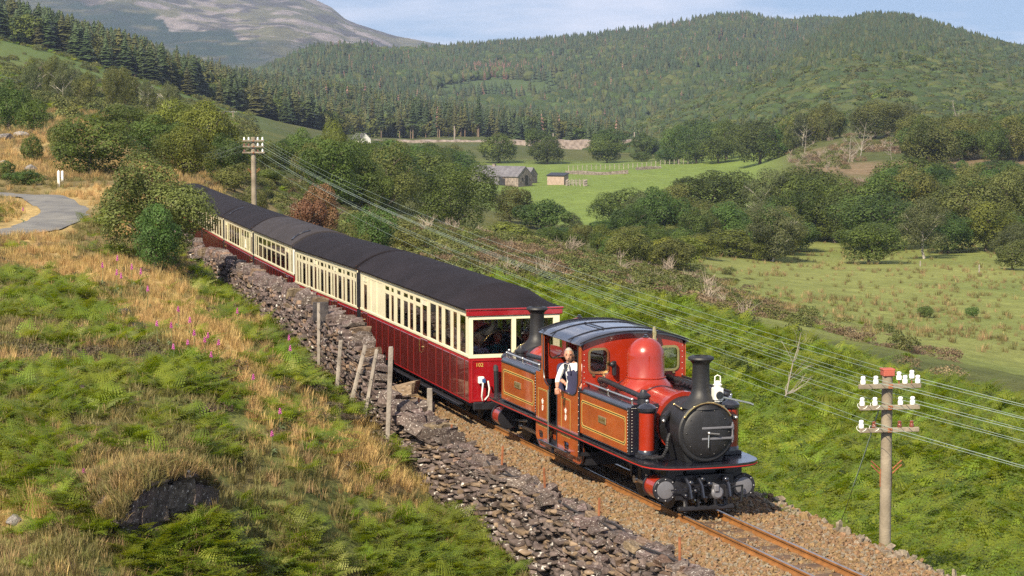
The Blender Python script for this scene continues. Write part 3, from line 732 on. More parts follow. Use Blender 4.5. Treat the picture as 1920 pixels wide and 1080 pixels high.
    tr_.build('underframe', m_black, root)
    return root
P1 = [.02, .35, .95, 1.5, 2.13, 2.67, 3.4, 4.04, 4.63, 5.18, 5.89, 6.47, 7.07, 7.69, 8.3, 9.0, 10.02]
O1 = [(.27, .75, 'pane'), (.96, 1.27, 'drop'), (1.47, 1.95, 'pane'), (2.2, 2.5, 'drop'), (2.66, 3.2, 'pane'), (3.45, 3.84, 'door'), (4.03, 4.49, 'pane'), (4.69, 5.03, 'drop'), (5.17, 5.61, 'pane'), (5.87, 6.23, 'pane'),
      (6.53, 6.8, 'drop'), (6.98, 7.41, 'pane'), (7.67, 8.27, 'blank'), (8.32, 8.89, 'blank'), (9.30, 9.62, 'door')]
O2 = [(.17, .39, 'pane'), (.58, .81, 'drop'), (1.02, 1.48, 'pane'), (1.75, 1.99, 'drop'), (2.21, 2.73, 'pane'), (2.89, 3.19, 'door'), (3.41, 3.64, 'pane'), (3.84, 4.25, 'pane'), (4.49, 4.73, 'drop'), (4.92, 5.4, 'pane'), (5.6, 5.84, 'pane'),
      (6.05, 6.35, 'door'), (6.66, 7.17, 'pane'), (7.43, 7.67, 'drop'), (7.88, 8.4, 'pane'), (8.62, 8.91, 'pane'), (9.15, 9.4, 'drop')]
P2 = [.02, .55, 1.15, 1.75, 2.3, 2.85, 3.25, 3.85, 4.4, 4.95, 5.5, 6.0, 6.4, 7.0, 7.6, 8.2, 8.8, 9.4, 9.73]
car1 = carriage('observation carriage behind the engine, number 102 in gold on its red glazed end', -.33, 10.02, O1, 1.39, 2.2, (2.03, 2.09, 3.9), P1, hip=True)
car2 = carriage('second carriage behind the engine, long row of narrow cream framed windows over maroon panels', 10.0, 9.75, O2, 1.39, 2.22, (2.04, 2.10, -1), P2)
O3 = [(.3, .55, 'pane'), (1.15, 1.65, 'door')] + [(1.95 + k * 1.12, 2.95 + k * 1.12, 'bar') for k in range(6)] + [(8.7, 9.15, 'pane'), (9.35, 9.6, 'pane')]
car3 = carriage('third carriage, pale grey roof and six wide dark windows with a crossbar', 20.0, 9.8, O3, 1.56, 2.25, None, lean=1, roof=m_roof3)
O4 = [(.22, .5, 'door'), (.72, 1.2, 'blank'), (1.25, 1.9, 'small', 2.02), (2.08, 2.75, 'small', 2.02), (2.95, 3.6, 'small', 2.02), (3.65, 4.4, 'blank')] + [(4.45 + k * .9, 5.3 + k * .9, 'pane') for k in range(4)] + [(8.1, 8.75, 'blank'), (8.95, 9.35, 'door')]
car4 = carriage('fourth carriage, blank cream side with three small windows and a white triangle', 30.15, 9.8, O4, 1.56, 2.25, None, lean=2, side_mat=m_cream2)
for sy in (-1, 1):
    MB().prism([(4.9 - 2.4 - .2, 1.68), (4.9 - 2.4 + .2, 1.68), (4.9 - 2.4, 1.97)], XZ(sy * .915), -.006, .006).build('triangle_mark', m_white, car4)
O5 = [(.25, .45, 'pane')] + [(.9 + k * 1.17, 1.75 + k * 1.17, 'drop' if k in (2, 5) else 'pane') for k in range(7)] + [(9.2, 9.5, 'pane')]
car5 = carriage('fifth carriage, seven cream framed windows above the dry stone wall', 40.35, 9.8, O5, 1.56, 2.25, None)
car6 = carriage('sixth carriage, half hidden by the hawthorn beside the wall', 50.5, 9.8, O5, 1.56, 2.25, None, detail=False)
car7 = carriage('rearmost carriage, only its dark roof showing behind the hawthorn', 60.7, 9.8, O5, 1.56, 2.25, None, detail=False)
# jumper box, hoses and brake pipe on the red end of the first carriage
xe = 5.02
b = MB().box((xe + .07, -.70, .96), (.09, .12, .14), .015).build('jumper_box', m_white, car1)
MB().box((xe + .13, -.66, .95), (.06, .07, .09), .012).build('jumper_plug', M('plug_blue', (.03, .08, .22), rough=.5), b)
MB().tube([(xe + .14, -.68, .92), (xe + .17, -.70, .8), (xe + .15, -.71, .65), (xe + .1, -.68, .56)], .017, 6).tube([(xe + .14, -.58, .95), (xe + .17, -.56, .8), (xe + .15, -.57, .66), (xe + .1, -.63, .57)], .017, 6).build('jumper_hose', m_white, b)
MB().tube([(xe + .1, -.40, .56), (xe + .12, -.40, .8), (xe + .12, -.41, 1.15), (xe + .16, -.43, 1.22), (xe + .22, -.44, 1.15), (xe + .2, -.42, .7)], .05, 9).build('brake_pipe', m_smoke, car1)

# ------------------------------------------------------------------ the double-ended engine
S0 = -5.78
loco = thing('steam_locomotive', 'red double-ended tank engine with two black chimneys and a cab in the middle', 'locomotive', tp(S0, 0), thead(S0) - math.pi / 2)
def lp(mb, name, mat, par=None, smooth=35): return mb.build(name, mat, par or loco, smooth)
# running plate with rounded ends
pl = []
for sx in (1, -1):
    for k in range(13):
        t = -math.pi / 2 + math.pi * k / 12; c, s_ = math.cos(t), math.sin(t)
        pl.append((sx * (3.75 + .82 * abs(c) ** .62), sx * 1.0 * (abs(s_) ** .62) * (1 if s_ >= 0 else -1)))
lp(MB().prism(pl, XY(0), .80, .835), 'running_plate', m_gblack)
lp(MB().prism([(a * .9995, b * .999) for a, b in pl], XY(0), .765, .797), 'plate_edge', m_black)
lp(MB().prism([(a * 1.0015, b * 1.006) for a, b in pl], XY(0), .782, .796), 'edge_line', M('edge_red', (.38, .02, .015), rough=.4))
def tank(x0, x1, sy, k):
    prof = [(.44, .86), (.935, .86), (.935, 1.58)] + [(.835 + .10 * math.cos(R(a)), 1.58 + .10 * math.sin(R(a))) for a in (15, 35, 55, 75, 90)] + [(.44, 1.68)]
    t = lp(MB().prism([(a * sy, b) for a, b in prof], YZ(0), x0, x1), 'side_tank', m_gblack)
    y = sy * .938
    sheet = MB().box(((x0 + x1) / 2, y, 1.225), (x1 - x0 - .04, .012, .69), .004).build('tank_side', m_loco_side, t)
    def fr(d, w, mat, nm, off):
        a0, a1, b0, b1 = x0 + .12 + d, x1 - .16 - d, .99 + d, 1.46 - d
        def oct_(e): 
            c = .05; return [(a0 + e + c, b0 + e), (a1 - e - c, b0 + e), (a1 - e, b0 + e + c), (a1 - e, b1 - e - c), (a1 - e - c, b1 - e), (a0 + e + c, b1 - e), (a0 + e, b1 - e - c), (a0 + e, b0 + e + c)]
        MB().ring(oct_(0), oct_(w), XZ(y + sy * .006), 0, sy * off).build(nm, mat, t)
    fr(0, .045, m_gold, 'lining', .002); fr(.014, .017, m_line_black, 'lining', .0035)
    npx = (x0 + x1) / 2 - .03; pb = MB().box((npx, y + sy * .015, 1.255), (.36, .02, .115), .006)
    np_ = pb.build('nameplate', m_bronze, t)
    rel = MB()
    for q in range(7): rel.box((npx - .135 + q * .045, y + sy * .026, 1.255 + random.uniform(-.01, .01)), (random.uniform(.012, .026), .006, random.uniform(.03, .05)))
    rel.build('plate_relief', m_brass, np_)
    # black angle iron with rivets at the ends
    for xe_, sg in ((x1, 1),):
        MB().box((xe_ - .03, y + sy * .004, 1.25), (.09, .02, .76), .004).build('corner_angle', m_black, t)
        rv = MB()
        for q in range(14):
            rv.sphere((xe_ - .05, y + sy * .016, .92 + q * .05), .0085, 6, 4); rv.sphere((xe_ + .006, sy * (.90 - .0), .92 + q * .05), .0085, 6, 4); rv.sphere((xe_ + .006, sy * (.90 - q * .033), 1.615), .0085, 6, 4)
        tag_rv(rv,  t)
    mb = MB(); zr = 1.75
    mb.tube([(x0 + .08, sy * .86, zr), (x1 - .08, sy * .86, zr)], .018, 8)
    for xx in (x0 + .1, (x0 + x1) / 2, x1 - .1): mb.cyl((xx, sy * .86, 1.66), (xx, sy * .86, zr), .013, n=6); mb.sphere((xx, sy * .86, zr), .028, 8, 6)
    mb.build('tank_handrail', m_silver, t)
    MB().box(((x0 + x1) / 2, sy * .945, 1.585), (x1 - x0 - .02, .02, .03), .006).build('tank_beading', m_black, t)
    return t
for sy in (-1, 1):
    tank(.98, 3.42, sy, 0); tank(-3.42, -1.3 if sy < 0 else -.98, sy, 1)
for sx in (1, -1):
    X = lambda a: sx * a
    # boiler, dome, smokebox, chimney
    bo = lp(MB().lathe([(.45, 0), (.45, .93), (.50, .94), (.50, 1)], (X(.95), 0, 1.36), (X(3.48), 0, 1.36), 36), 'boiler', m_loco)
    bb = MB()
    for xb in (1.15, 2.35): bb.lathe([(.445, 0), (.463, .02), (.463, .98), (.445, 1)], (X(xb), 0, 1.36), (X(xb + .06), 0, 1.36), 36, caps=False)
    bb.build('boiler_band', m_gblack, bo)
    dm = [(.50, 1.64), (.455, 1.74), (.385, 1.81), (.335, 1.87), (.318, 1.9), (.318, 2.24)] + [(.318 * math.cos(R(a)), 2.24 + .31 * math.sin(R(a))) for a in (12, 25, 38, 50, 62, 74, 84)] + [(.001, 2.55)]
    z0_, z1_ = 1.64, 2.55
    d = lp(MB().lathe([(r, (z - z0_) / (z1_ - z0_)) for r, z in dm], (X(1.68), 0, z0_), (X(1.68), 0, z1_), 32), 'dome', m_loco, smooth=50)
    MB().lathe([(.05, 0), (.05, .4), (.03, .6), (.03, 1)], (X(1.68), 0, 2.54), (X(1.68), 0, 2.6), 10).build('dome_cap', m_gblack, d)
    MB().lathe([(.33, 0), (.345, .3), (.345, .7), (.33, 1)], (X(1.68), 0, 1.865), (X(1.68), 0, 1.9), 32, caps=False).build('dome_ring', m_loco, d)
    # dark deck between boiler and tanks
    lp(MB().box((X(2.2), -.52, 1.60), (2.4, .30, .06)).box((X(2.2), .52, 1.60), (2.4, .30, .06)), 'tank_deck', m_black)
    sbm = MB().lathe([(.465, 0), (.465, 1)], (X(3.46), 0, 1.33), (X(4.33), 0, 1.33), 40)
    sbm.prism([(-.30, .84), (.30, .84), (.40, 1.1), (.3, 1.25), (-.3, 1.25), (-.40, 1.1)], YZ(0), X(3.6), X(4.28))
    sbx = lp(sbm, 'smokebox', m_smoke)
    ch = [(.34, 1.70), (.30, 1.76), (.22, 1.83), (.16, 1.91), (.143, 2.0), (.135, 2.38), (.142, 2.40), (.175, 2.44), (.205, 2.46), (.21, 2.475), (.20, 2.5), (.165, 2.515), (.11, 2.52), (.105, 2.3)]
    lp(MB().lathe([(r, (z - 1.70) / .82) for r, z in ch], (X(4.12), 0, 1.70), (X(4.12), 0, 2.52), 28), 'chimney', m_smoke)
    # door
    fr_ = MB().lathe([(.465, 0), (.478, .25), (.478, .8), (.455, 1)], (X(4.30), 0, 1.33), (X(4.385), 0, 1.33), 40).build('smokebox_front', m_smoke, sbx)
    dr = MB().lathe([(.405, 0), (.405, .25), (.385, .45), (.30, .72), (.18, .92), (.001, 1)], (X(4.38), 0, 1.33), (X(4.46), 0, 1.33), 40).build('smokebox_door', m_smoke, sbx, 50)
    hb = MB()
    for zz in (1.405, 1.235): hb.box((X(4.452), sx * .15, zz), (.025, .52, .036), .006, Matrix.Rotation(-.04 * sx * 0, 3, 'Z')); hb.cyl((X(4.43), sx * .42, zz - .04), (X(4.43), sx * .42, zz + .04), .025, n=8)
    hb.tube([(X(4.43), sx * .42, 1.16), (X(4.43), sx * .42, 1.48)], .014, 6).build('door_hinge', m_grey, dr)
    hd = MB().sphere((X(4.48), 0, 1.33), .03, 8, 6); hd.tube([(X(4.49), 0, 1.33), (X(4.52), sx * .16, 1.315)], [.014, .01], 6); hd.tube([(X(4.47), 0, 1.33), (X(4.49), -.015, 1.1)], [.014, .01], 6); hd.build('door_handle', m_silver, dr)
    st = MB()
    for q in range(10): an = q * .628; st.sphere((X(4.425), .36 * math.cos(an), 1.33 + .36 * math.sin(an)), .014, 6, 4)
    tag(st.build('door_stud', m_smoke, dr), kind='stuff')
    hr = MB(); arc = [(X(4.42), .455 * math.cos(R(a)), 1.35 + .455 * math.sin(R(a))) for a in range(32, 152, 4)]; hr.tube(arc, .015, 8)
    for a in (32, 60, 90, 120, 148): hr.sphere((X(4.41), .455 * math.cos(R(a)), 1.35 + .455 * math.sin(R(a))), .022, 8, 6)
    for sy in (-1, 1): hr.tube([(X(3.85), sy * .34, 1.72), (X(4.2), sy * .36, 1.70)], .013, 6); hr.sphere((X(4.2), sy * .36, 1.70), .024, 8, 6); hr.sphere((X(3.85), sy * .34, 1.72), .024, 8, 6)
    hr.build('smokebox_handrail', m_brass, sbx)
    for sy in (-1, 1):
        sp = lp(MB().cyl((X(3.62), sy * .72, .96), (X(3.62), sy * .72, 1.58), .128, n=22), 'sandpot', m_loco)
        MB().lathe([(.15, 0), (.15, .6), (.135, 1)], (X(3.62), sy * .72, .90), (X(3.62), sy * .72, .97), 20).lathe([(.13, 0), (.155, .2), (.155, .5), (.12, .75), (.04, .95), (.03, 1)], (X(3.62), sy * .72, 1.57), (X(3.62), sy * .72, 1.73), 20).build('sandpot_cap', m_gblack, sp)
        MB().sphere((X(3.62), sy * .72, 1.755), .03, 8, 6).build('sandpot_knob', m_silver, sp)
        MB().box((X(3.62), sy * .72, .87), (.3, .3, .07), .01).build('sandpot_base', m_black, sp)
        # valve fitting on smokebox side and steam pipe
        vv = MB().cyl((X(3.75), sy * .40, 1.56), (X(3.95), sy * .56, 1.52), .06, n=10).cyl((X(3.86), sy * .52, 1.52), (X(4.05), sy * .60, 1.50), .04, n=10).sphere((X(4.06), sy * .61, 1.5), .045, 8, 6)
        lp(vv, 'valve', m_smoke); lp(MB().sphere((X(4.1), sy * .62, 1.5), .03, 8, 6), 'valve_cap', m_silver)
        lp(MB().lathe([(.10, 0), (.10, .4), (.12, .45), (.12, .6), (.06, .8), (.04, 1)], (X(3.2), sy * .62, 1.67), (X(3.2), sy * .62, 1.88), 16), 'tank_filler', m_black)
        lp(MB().tube([(X(1.15), sy * .62, 1.78), (X(1.3), sy * .60, 1.80), (X(2.95), sy * .57, 1.74)], [.06, .045, .045], 10), 'injector_pipe', m_black)
    # hose on the outer side
    ho = [(X(4.05), -sx * .50, 1.28), (X(4.12), -sx * .56, 1.2), (X(4.14), -sx * .58, 1.05), (X(4.08), -sx * .62, .92), (X(3.9), -sx * .70, .87), (X(3.72), -sx * .8, .87)]
    hp = []
    for i in range(len(ho) - 1):
        for t in np.linspace(0, 1, 9)[:-1]: hp.append(Vector(ho[i]).lerp(Vector(ho[i + 1]), t))
    lp(MB().tube(hp, [.026 + .007 * (k % 2) for k in range(len(hp))], 8), 'steam_hose', m_smoke)
    # bogie
    bf = MB()
    for sy in (-1, 1): bf.box((X(3.2), sy * .22, .42), (2.2, .04, .36), .01)
    bf.box((X(4.28), 0, .45), (.08, 1.0, .4), .01); bf.box((X(4.36), 0, .12), (.10, .95, .075), .02); bf.box((X(2.2), 0, .45), (.08, .9, .3)); bf.box((X(3.2), 0, .66), (1.9, .5, .1))
    for yy in (-.33, -.12, .18, .36): bf.box((X(4.33), yy, .30), (.06, .05, .34), .008)
    bg = lp(bf, 'power_bogie', m_black)
    for xx in (2.5, 3.65):
        for sy in (-1, 1): wheel_parts(bg, X(xx), sy * GA, .39, sy)
    for sy in (-1, 1):
        rd = MB().box((X(3.07), sy * .475, .30), (1.3, .035, .07), .01)
        for xx in (2.5, 3.65): rd.cyl((X(xx), sy * .45, .30), (X(xx), sy * .51, .30), .065, n=12)
        rd.box((X(3.55), sy * .53, .42), (.9, .03, .05), .008, Matrix.Rotation(sx * .12, 3, 'Y')); rd.build('coupling_rod', m_silver, bg)
        cy_ = MB().cyl((X(3.86), sy * .67, .43), (X(4.27), sy * .67, .43), .185, n=26).build('cylinder', m_loco, bg)
        MB().lathe([(.20, 0), (.20, .8), (.19, 1)], (X(4.265), sy * .67, .43), (X(4.32), sy * .67, .43), 26).build('cylinder_flange', m_black, cy_)
        MB().lathe([(.2, 0), (.2, 1)], (X(3.82), sy * .67, .43), (X(3.87), sy * .67, .43), 26).build('cylinder_flange', m_black, cy_)
        MB().lathe([(.145, 0), (.14, .6), (.1, 1)], (X(4.315), sy * .67, .43), (X(4.335), sy * .67, .43), 26).build('cylinder_cover', m_grey, cy_)
        bl = MB()
        for q in range(8): an = q * math.pi / 4; bl.sphere((X(4.325), sy * .67 + .17 * math.cos(an), .43 + .17 * math.sin(an)), .014, 6, 4)
        tag(bl.build('cover_bolt', m_grey, cy_), kind='stuff')
        MB().box((X(4.05), sy * .5, .66), (.5, .3, .18), .02).build('valve_chest', m_black, bg)
        MB().tube([(X(4.0), sy * GA, .36), (X(4.33), sy * GA, .22), (X(4.36), sy * (GA + .02), .06)], .03, 6).build('guard_iron', m_black, bg)
    cp = MB().box((X(4.44), .10, .46), (.3, .09, .12), .02).lathe([(.10, 0), (.10, .6), (.07, 1)], (X(4.5), .13, .38), (X(4.56), .13, .38), 18)
    cp.build('coupling', m_grey, bg)
    mi = MB()
    for yy, zz, r_ in ((-.3, .55, .04), (-.1, .6, .035), (-.22, .42, .03), (.3, .58, .04), (-.38, .35, .03), (.02, .52, .04), (.22, .28, .03), (-.05, .3, .03)):
        mi.cyl((X(4.3), yy, zz), (X(4.46), yy, zz), r_, n=8); mi.sphere((X(4.47), yy, zz), r_ * 1.25, 8, 6)
    for yy in (-.36, -.15, .3): mi.tube([(X(4.4), yy, .62), (X(4.5), yy + .03, .5), (X(4.52), yy + .05, .32), (X(4.44), yy + .12, .24)], .028, 7)
    mi.tube([(X(4.38), -.6, .43), (X(4.44), -.35, .45), (X(4.44), .0, .5)], .014, 6); mi.tube([(X(4.44), .6, .46), (X(4.46), .3, .44)], .014, 6); mi.tube([(X(4.42), .6, .47), (X(4.43), .58, .2)], .018, 6)
    mi.build('brake_hose', m_gblack, bg)
# cab: sheets, posts, roof
def arch(z0, hw=.93, ev=2.40, rise=.17, n=14):
    P = [(-hw, z0), (hw, z0), (hw, ev - .10)]
    for k in range(n + 1):
        y = hw - .04 - (2 * hw - .08) * k / n; P.append((y, ev + .0 + rise * (1 - (y / hw) ** 2)))
    return P + [(-hw, ev - .10)]
for x, nm in ((1.10, 'cab_front_sheet'), (-.98, 'cab_rear_sheet')):
    wl_ = [rrect(-.82, -.46, 1.90, 2.32, .09), rrect(.46, .82, 1.90, 2.32, .09)]
    sh = lp(plate([arch(1.55)] + wl_, YZ(x), -.008, .008), nm, m_loco, smooth=20)
    for w_ in wl_:
        y0, y1 = min(a for a, b in w_), max(a for a, b in w_)
        inn = rrect(y0 + .028, y1 - .028, 1.928, 2.292, .065)
        sgn = 1 if x > 0 else -1
        rm = MB().ring([(a, b) for a, b in rrect(y0 - .012, y1 + .012, 1.888, 2.332, .1)], inn, YZ(x), sgn * .008, sgn * .03).build('window_rim', m_brass, sh)
        MB().prism(inn, YZ(x), -.003, .003).build('pane', m_glass, rm)
        if x > 0: MB().box((x + .02, (y0 + y1) / 2 - .09, 1.86), (.03, .05, .035), .006).box((x + .02, (y0 + y1) / 2 + .09, 1.86), (.03, .05, .035), .006).build('window_hinge', m_brass, rm)
    rv = MB()
    for k in range(13):
        y = -.84 + 1.68 * k / 12; rv.sphere((x + (.01 if x > 0 else -.01), y, 2.345 + .17 * (1 - (y / .93) ** 2)), .0085, 6, 4)
    for sy in (-1, 1):
        for k in range(7): rv.sphere((x + (.01 if x > 0 else -.01), sy * .895, 1.72 + k * .1), .0085, 6, 4)
    tag_rv(rv,  sh)
# side sheets: two lower panels with the doorway between, two posts, a top strip
for sy in (-1, 1):
    y = sy * .95; ax = [-1.30, -.54, -.12, 1.0]
    def zc(pts): return pts
    rear = [(ax[0], .50), (ax[0] + .06, .44), (ax[1], .44), (ax[1], 1.50), (ax[1] - .10, 1.50), (ax[1] - .26, 1.53), (ax[1] - .32, 1.62), (ax[0] + .36, 1.75), (-.98, 1.78)] if False else \
           [(ax[0], .50), (ax[0] + .06, .44), (ax[1], .44), (ax[1], 1.49), (-.66, 1.49), (-.76, 1.53), (-.82, 1.60), (-.85, 1.72), (-.87, 2.40), (-.99, 2.40), (-.99, 1.78), (-1.03, 1.70), (-1.12, 1.66), (ax[0], 1.66)]
    front = [(ax[2], .44), (ax[3] - .06, .44), (ax[3], .50), (ax[3], 1.66), (1.08, 1.72), (1.11, 1.80), (1.11, 2.40), (.99, 2.40), (.97, 1.72), (.92, 1.58), (.84, 1.51), (.72, 1.48), (ax[2], 1.48)]
    hole1 = rrect(-1.16, -.90, .49, .62, .05); hole2 = rrect(.22, .50, .49, .62, .05)
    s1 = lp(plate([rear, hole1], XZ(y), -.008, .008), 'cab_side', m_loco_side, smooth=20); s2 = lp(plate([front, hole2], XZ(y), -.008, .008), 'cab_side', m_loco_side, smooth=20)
    for sh, (a0, a1) in ((s1, (-1.22, -.62)), (s2, (.05, .62))):
        for d_, w_, mt in ((0, .026, m_gold), (.009, .010, m_line_black)):
            o_, i_ = rrect(a0 + .04 + d_, a1 - .04 - d_, .70 + d_, 1.38 - d_, .03, 2), rrect(a0 + .04 + d_ + w_, a1 - .04 - d_ - w_, .70 + d_ + w_, 1.38 - d_ - w_, .02, 2)
            MB().ring(o_, i_, XZ(y + sy * .008), 0, sy * (.002 if mt is m_gold else .0035)).build('lining', mt, sh)
        xc = (a0 + a1) / 2; zc_ = 1.06
        em = MB()
        em.ring([(xc + .035 * math.cos(t), zc_ - .02 + .055 * math.sin(t)) for t in np.linspace(0, 2 * math.pi, 17)[:-1]], [(xc + .018 * math.cos(t), zc_ - .02 + .034 * math.sin(t)) for t in np.linspace(0, 2 * math.pi, 17)[:-1]], XZ(y + sy * .008), 0, sy * .004)
        for dx, h_ in ((-.03, .075), (0, .10), (.03, .075)): em.prism([(xc + dx * .5 - .008, zc_ + .05), (xc + dx * .5 + .008, zc_ + .05), (xc + dx * 1.3 + .012, zc_ + .05 + h_ * .8), (xc + dx * 1.5, zc_ + .05 + h_), (xc + dx * 1.3 - .012, zc_ + .05 + h_ * .8)], XZ(y + sy * .008), 0, sy * .004)
        em.build('crest', m_white, sh)
    MB().box((1.03, y + sy * .012, 1.06), (.06, .012, 1.2), .003).build('corner_angle', m_black, s2)
    rv = MB()
    for k in range(10): rv.sphere((1.03, y + sy * .02, .55 + k * .115), .0085, 6, 4)
    tag_rv(rv,  s2)
    ed = MB().tube([(ax[1], y + sy * .012, .46), (ax[1], y + sy * .012, 1.49), (-.66, y + sy * .012, 1.49), (-.76, y + sy * .012, 1.53), (-.82, y + sy * .012, 1.60), (-.86, y + sy * .012, 1.75), (-.88, y + sy * .012, 2.38)], .014, 6)
    ed.build('door_beading', m_gblack, s1)
    MB().tube([(ax[2], y + sy * .012, .46), (ax[2], y + sy * .012, 1.48), (.72, y + sy * .012, 1.48), (.84, y + sy * .012, 1.51), (.92, y + sy * .012, 1.58), (.97, y + sy * .012, 1.72), (.99, y + sy * .012, 2.38)], .014, 6).build('door_beading', m_gblack, s2)
    MB().tube([(ax[1] + .06, y + sy * .05, .5), (ax[1] + .06, y + sy * .05, 1.42)], .016, 6).build('grab_rail', m_silver, s1)
    lp(MB().box((.06, sy * .945, 2.39), (2.2, .03, .05), .006), 'cantrail', m_gblack)
    lp(MB().box((-.15, sy * .98, .47), (1.5, .12, .03), .008).box((-.33, sy * .97, .40), (.03, .05, .16)), 'step', m_gblack)
    ash = [(-1.45, .74), (-1.45, .42), (-1.40, .34), (-1.30, .30), (.78, .28), (.92, .32), (.99, .42), (.99, .76)]
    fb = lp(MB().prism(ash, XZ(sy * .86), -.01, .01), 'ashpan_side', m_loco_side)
    MB().tube([(a * 1.0, sy * .875, b) for a, b in ash], .012, 5).build('ashpan_edging', m_gblack, fb)
lp(MB().box((-.1, 0, .50), (2.3, 1.86, .06)), 'cab_floor', m_black)
lp(MB().box((-.1, .0, .38), (2.2, 1.65, .16)), 'ashpan', m_black)
# inside the cab
lp(MB().box((.06, .0, 1.25), (1.5, .75, 1.4), .12), 'firebox', m_green)
fit = MB()
for k in range(16): fit.tube([(random.uniform(-.6, .7), random.uniform(-.55, -.3), random.uniform(1.2, 1.7)), (random.uniform(-.6, .7), random.uniform(-.6, -.3), random.uniform(1.4, 1.95)), (random.uniform(-.6, .7), random.uniform(-.3, .3), random.uniform(1.8, 2.1))], .022, 6)
lp(fit, 'cab_pipe', m_gblack)
lp(MB().tube([(-.42, -.5, 1.62), (-.3, -.5, 1.72), (-.16, -.5, 1.64), (-.1, -.5, 1.5)], .035, 8), 'screw_handle', m_silver)
# roof
P, Q = [], []; n = 18; xs = [1.19, 1.17, .75, .06, -.65, -1.05, -1.07]
for i, x in enumerate(xs):
    for k in range(n + 1):
        t = -1 + 2 * k / n; P.append((x, t * .995, 2.415 + .185 * (1 - abs(t) ** 2.3) - (.012 if i in (0, len(xs) - 1) else 0) - (.03 if abs(t) > .98 else 0)))
m_ = n + 1
for i in range(len(xs) - 1):
    for k in range(n): Q.append((i * m_ + k, i * m_ + k + 1, (i + 1) * m_ + k + 1, (i + 1) * m_ + k))
b0 = len(P)
for i, x in enumerate(xs):
    for k in range(n + 1):
        t = -1 + 2 * k / n; P.append((x, t * .985, 2.385 + .18 * (1 - abs(t) ** 2.3)))
for i in range(len(xs) - 1):
    for k in range(n): Q.append((b0 + i * m_ + k, b0 + (i + 1) * m_ + k, b0 + (i + 1) * m_ + k + 1, b0 + i * m_ + k + 1))
    for k in (0, n): Q.append((i * m_ + k, (i + 1) * m_ + k, b0 + (i + 1) * m_ + k, b0 + i * m_ + k))
for i in (0, len(xs) - 1):
    for k in range(n): Q.append((i * m_ + k, i * m_ + k + 1, b0 + i * m_ + k + 1, b0 + i * m_ + k))
crf = lp(MB().add(P, Q), 'cab_roof', gloss('roof_black_sky_tint', (.016, .019, .032), rough=.35))  # black roof, its blue sky reflection tinted into the base colour
rb = MB()
for x in (1.17, .55, -.4, -1.05): rb.tube([(x, t * .99, 2.42 + .185 * (1 - abs(t) ** 2.3)) for t in np.linspace(-1, 1, 19)], .012, 5)
rb.tube([(.55, -.35, 2.605), (-.4, -.35, 2.605)], .012, 5); rb.build('roof_rib', m_black, crf)
lp(MB().lathe([(.05, 0), (.05, .5), (.035, .6), (.045, .75), (.02, 1)], (1.3, .30, 2.25), (1.3, .30, 2.68), 12), 'safety_valve', m_brass)
lp(MB().tube([(1.16, .12, 1.8), (1.18, .16, 2.1), (1.14, .2, 2.3)], .03, 8).sphere((1.2, -.42, 2.05), .05, 8, 6).box((1.18, -.38, 1.98), (.08, .06, .25), .01), 'whistle_pipe', m_black)
mb = MB()
for k in range(7): mb.cyl((2.2 + .16 * k, .42, 1.82), (2.28 + .16 * k, .44, 1.86), .03, n=8)
mb.tube([(2.0, .42, 1.78), (2.6, .46, 1.84), (3.4, .5, 1.78)], .025, 6); lp(mb, 'fitting', m_black)
lp(MB().tube([(1.2, .86, 1.80), (3.3, .86, 1.80)], .02, 8).box((2.2, .80, 1.74), (2.3, .1, .1), .02), 'tool_tray', m_black)
# headlamp: a thing standing on the smokebox
lam = thing('headlamp', 'white square oil lamp on top of the front smokebox beside the chimney', 'lamp', loco.matrix_basis @ Vector((4.28, .22, 1.80)), thead(S0) - math.pi / 2)
MB().box((0, 0, .12), (.16, .15, .2), .012).box((0, 0, .015), (.12, .12, .03)).build('lamp_body', m_white, lam)
MB().lathe([(.06, 0), (.06, .4), (.075, .45), (.045, .7), (.05, .8), (.03, 1)], (0, 0, .215), (0, 0, .33), 14).build('lamp_cowl', m_white, lam)
MB().tube([(0, -.05, .30), (0, -.045, .40), (0, 0, .42), (0, .045, .40), (0, .05, .30)], .01, 6).build('lamp_handle', m_white, lam)
MB().lathe([(.055, 0), (.065, .5), (.055, 1)], (.075, .0, .11), (.12, .0, .11), 16).build('lamp_lens', m_gblack, lam)
MB().tube([(.0, .1, .06), (.0, .55, -.05), (.0, .62, -.08)], .016, 6).build('lamp_bracket', m_silver, lam)

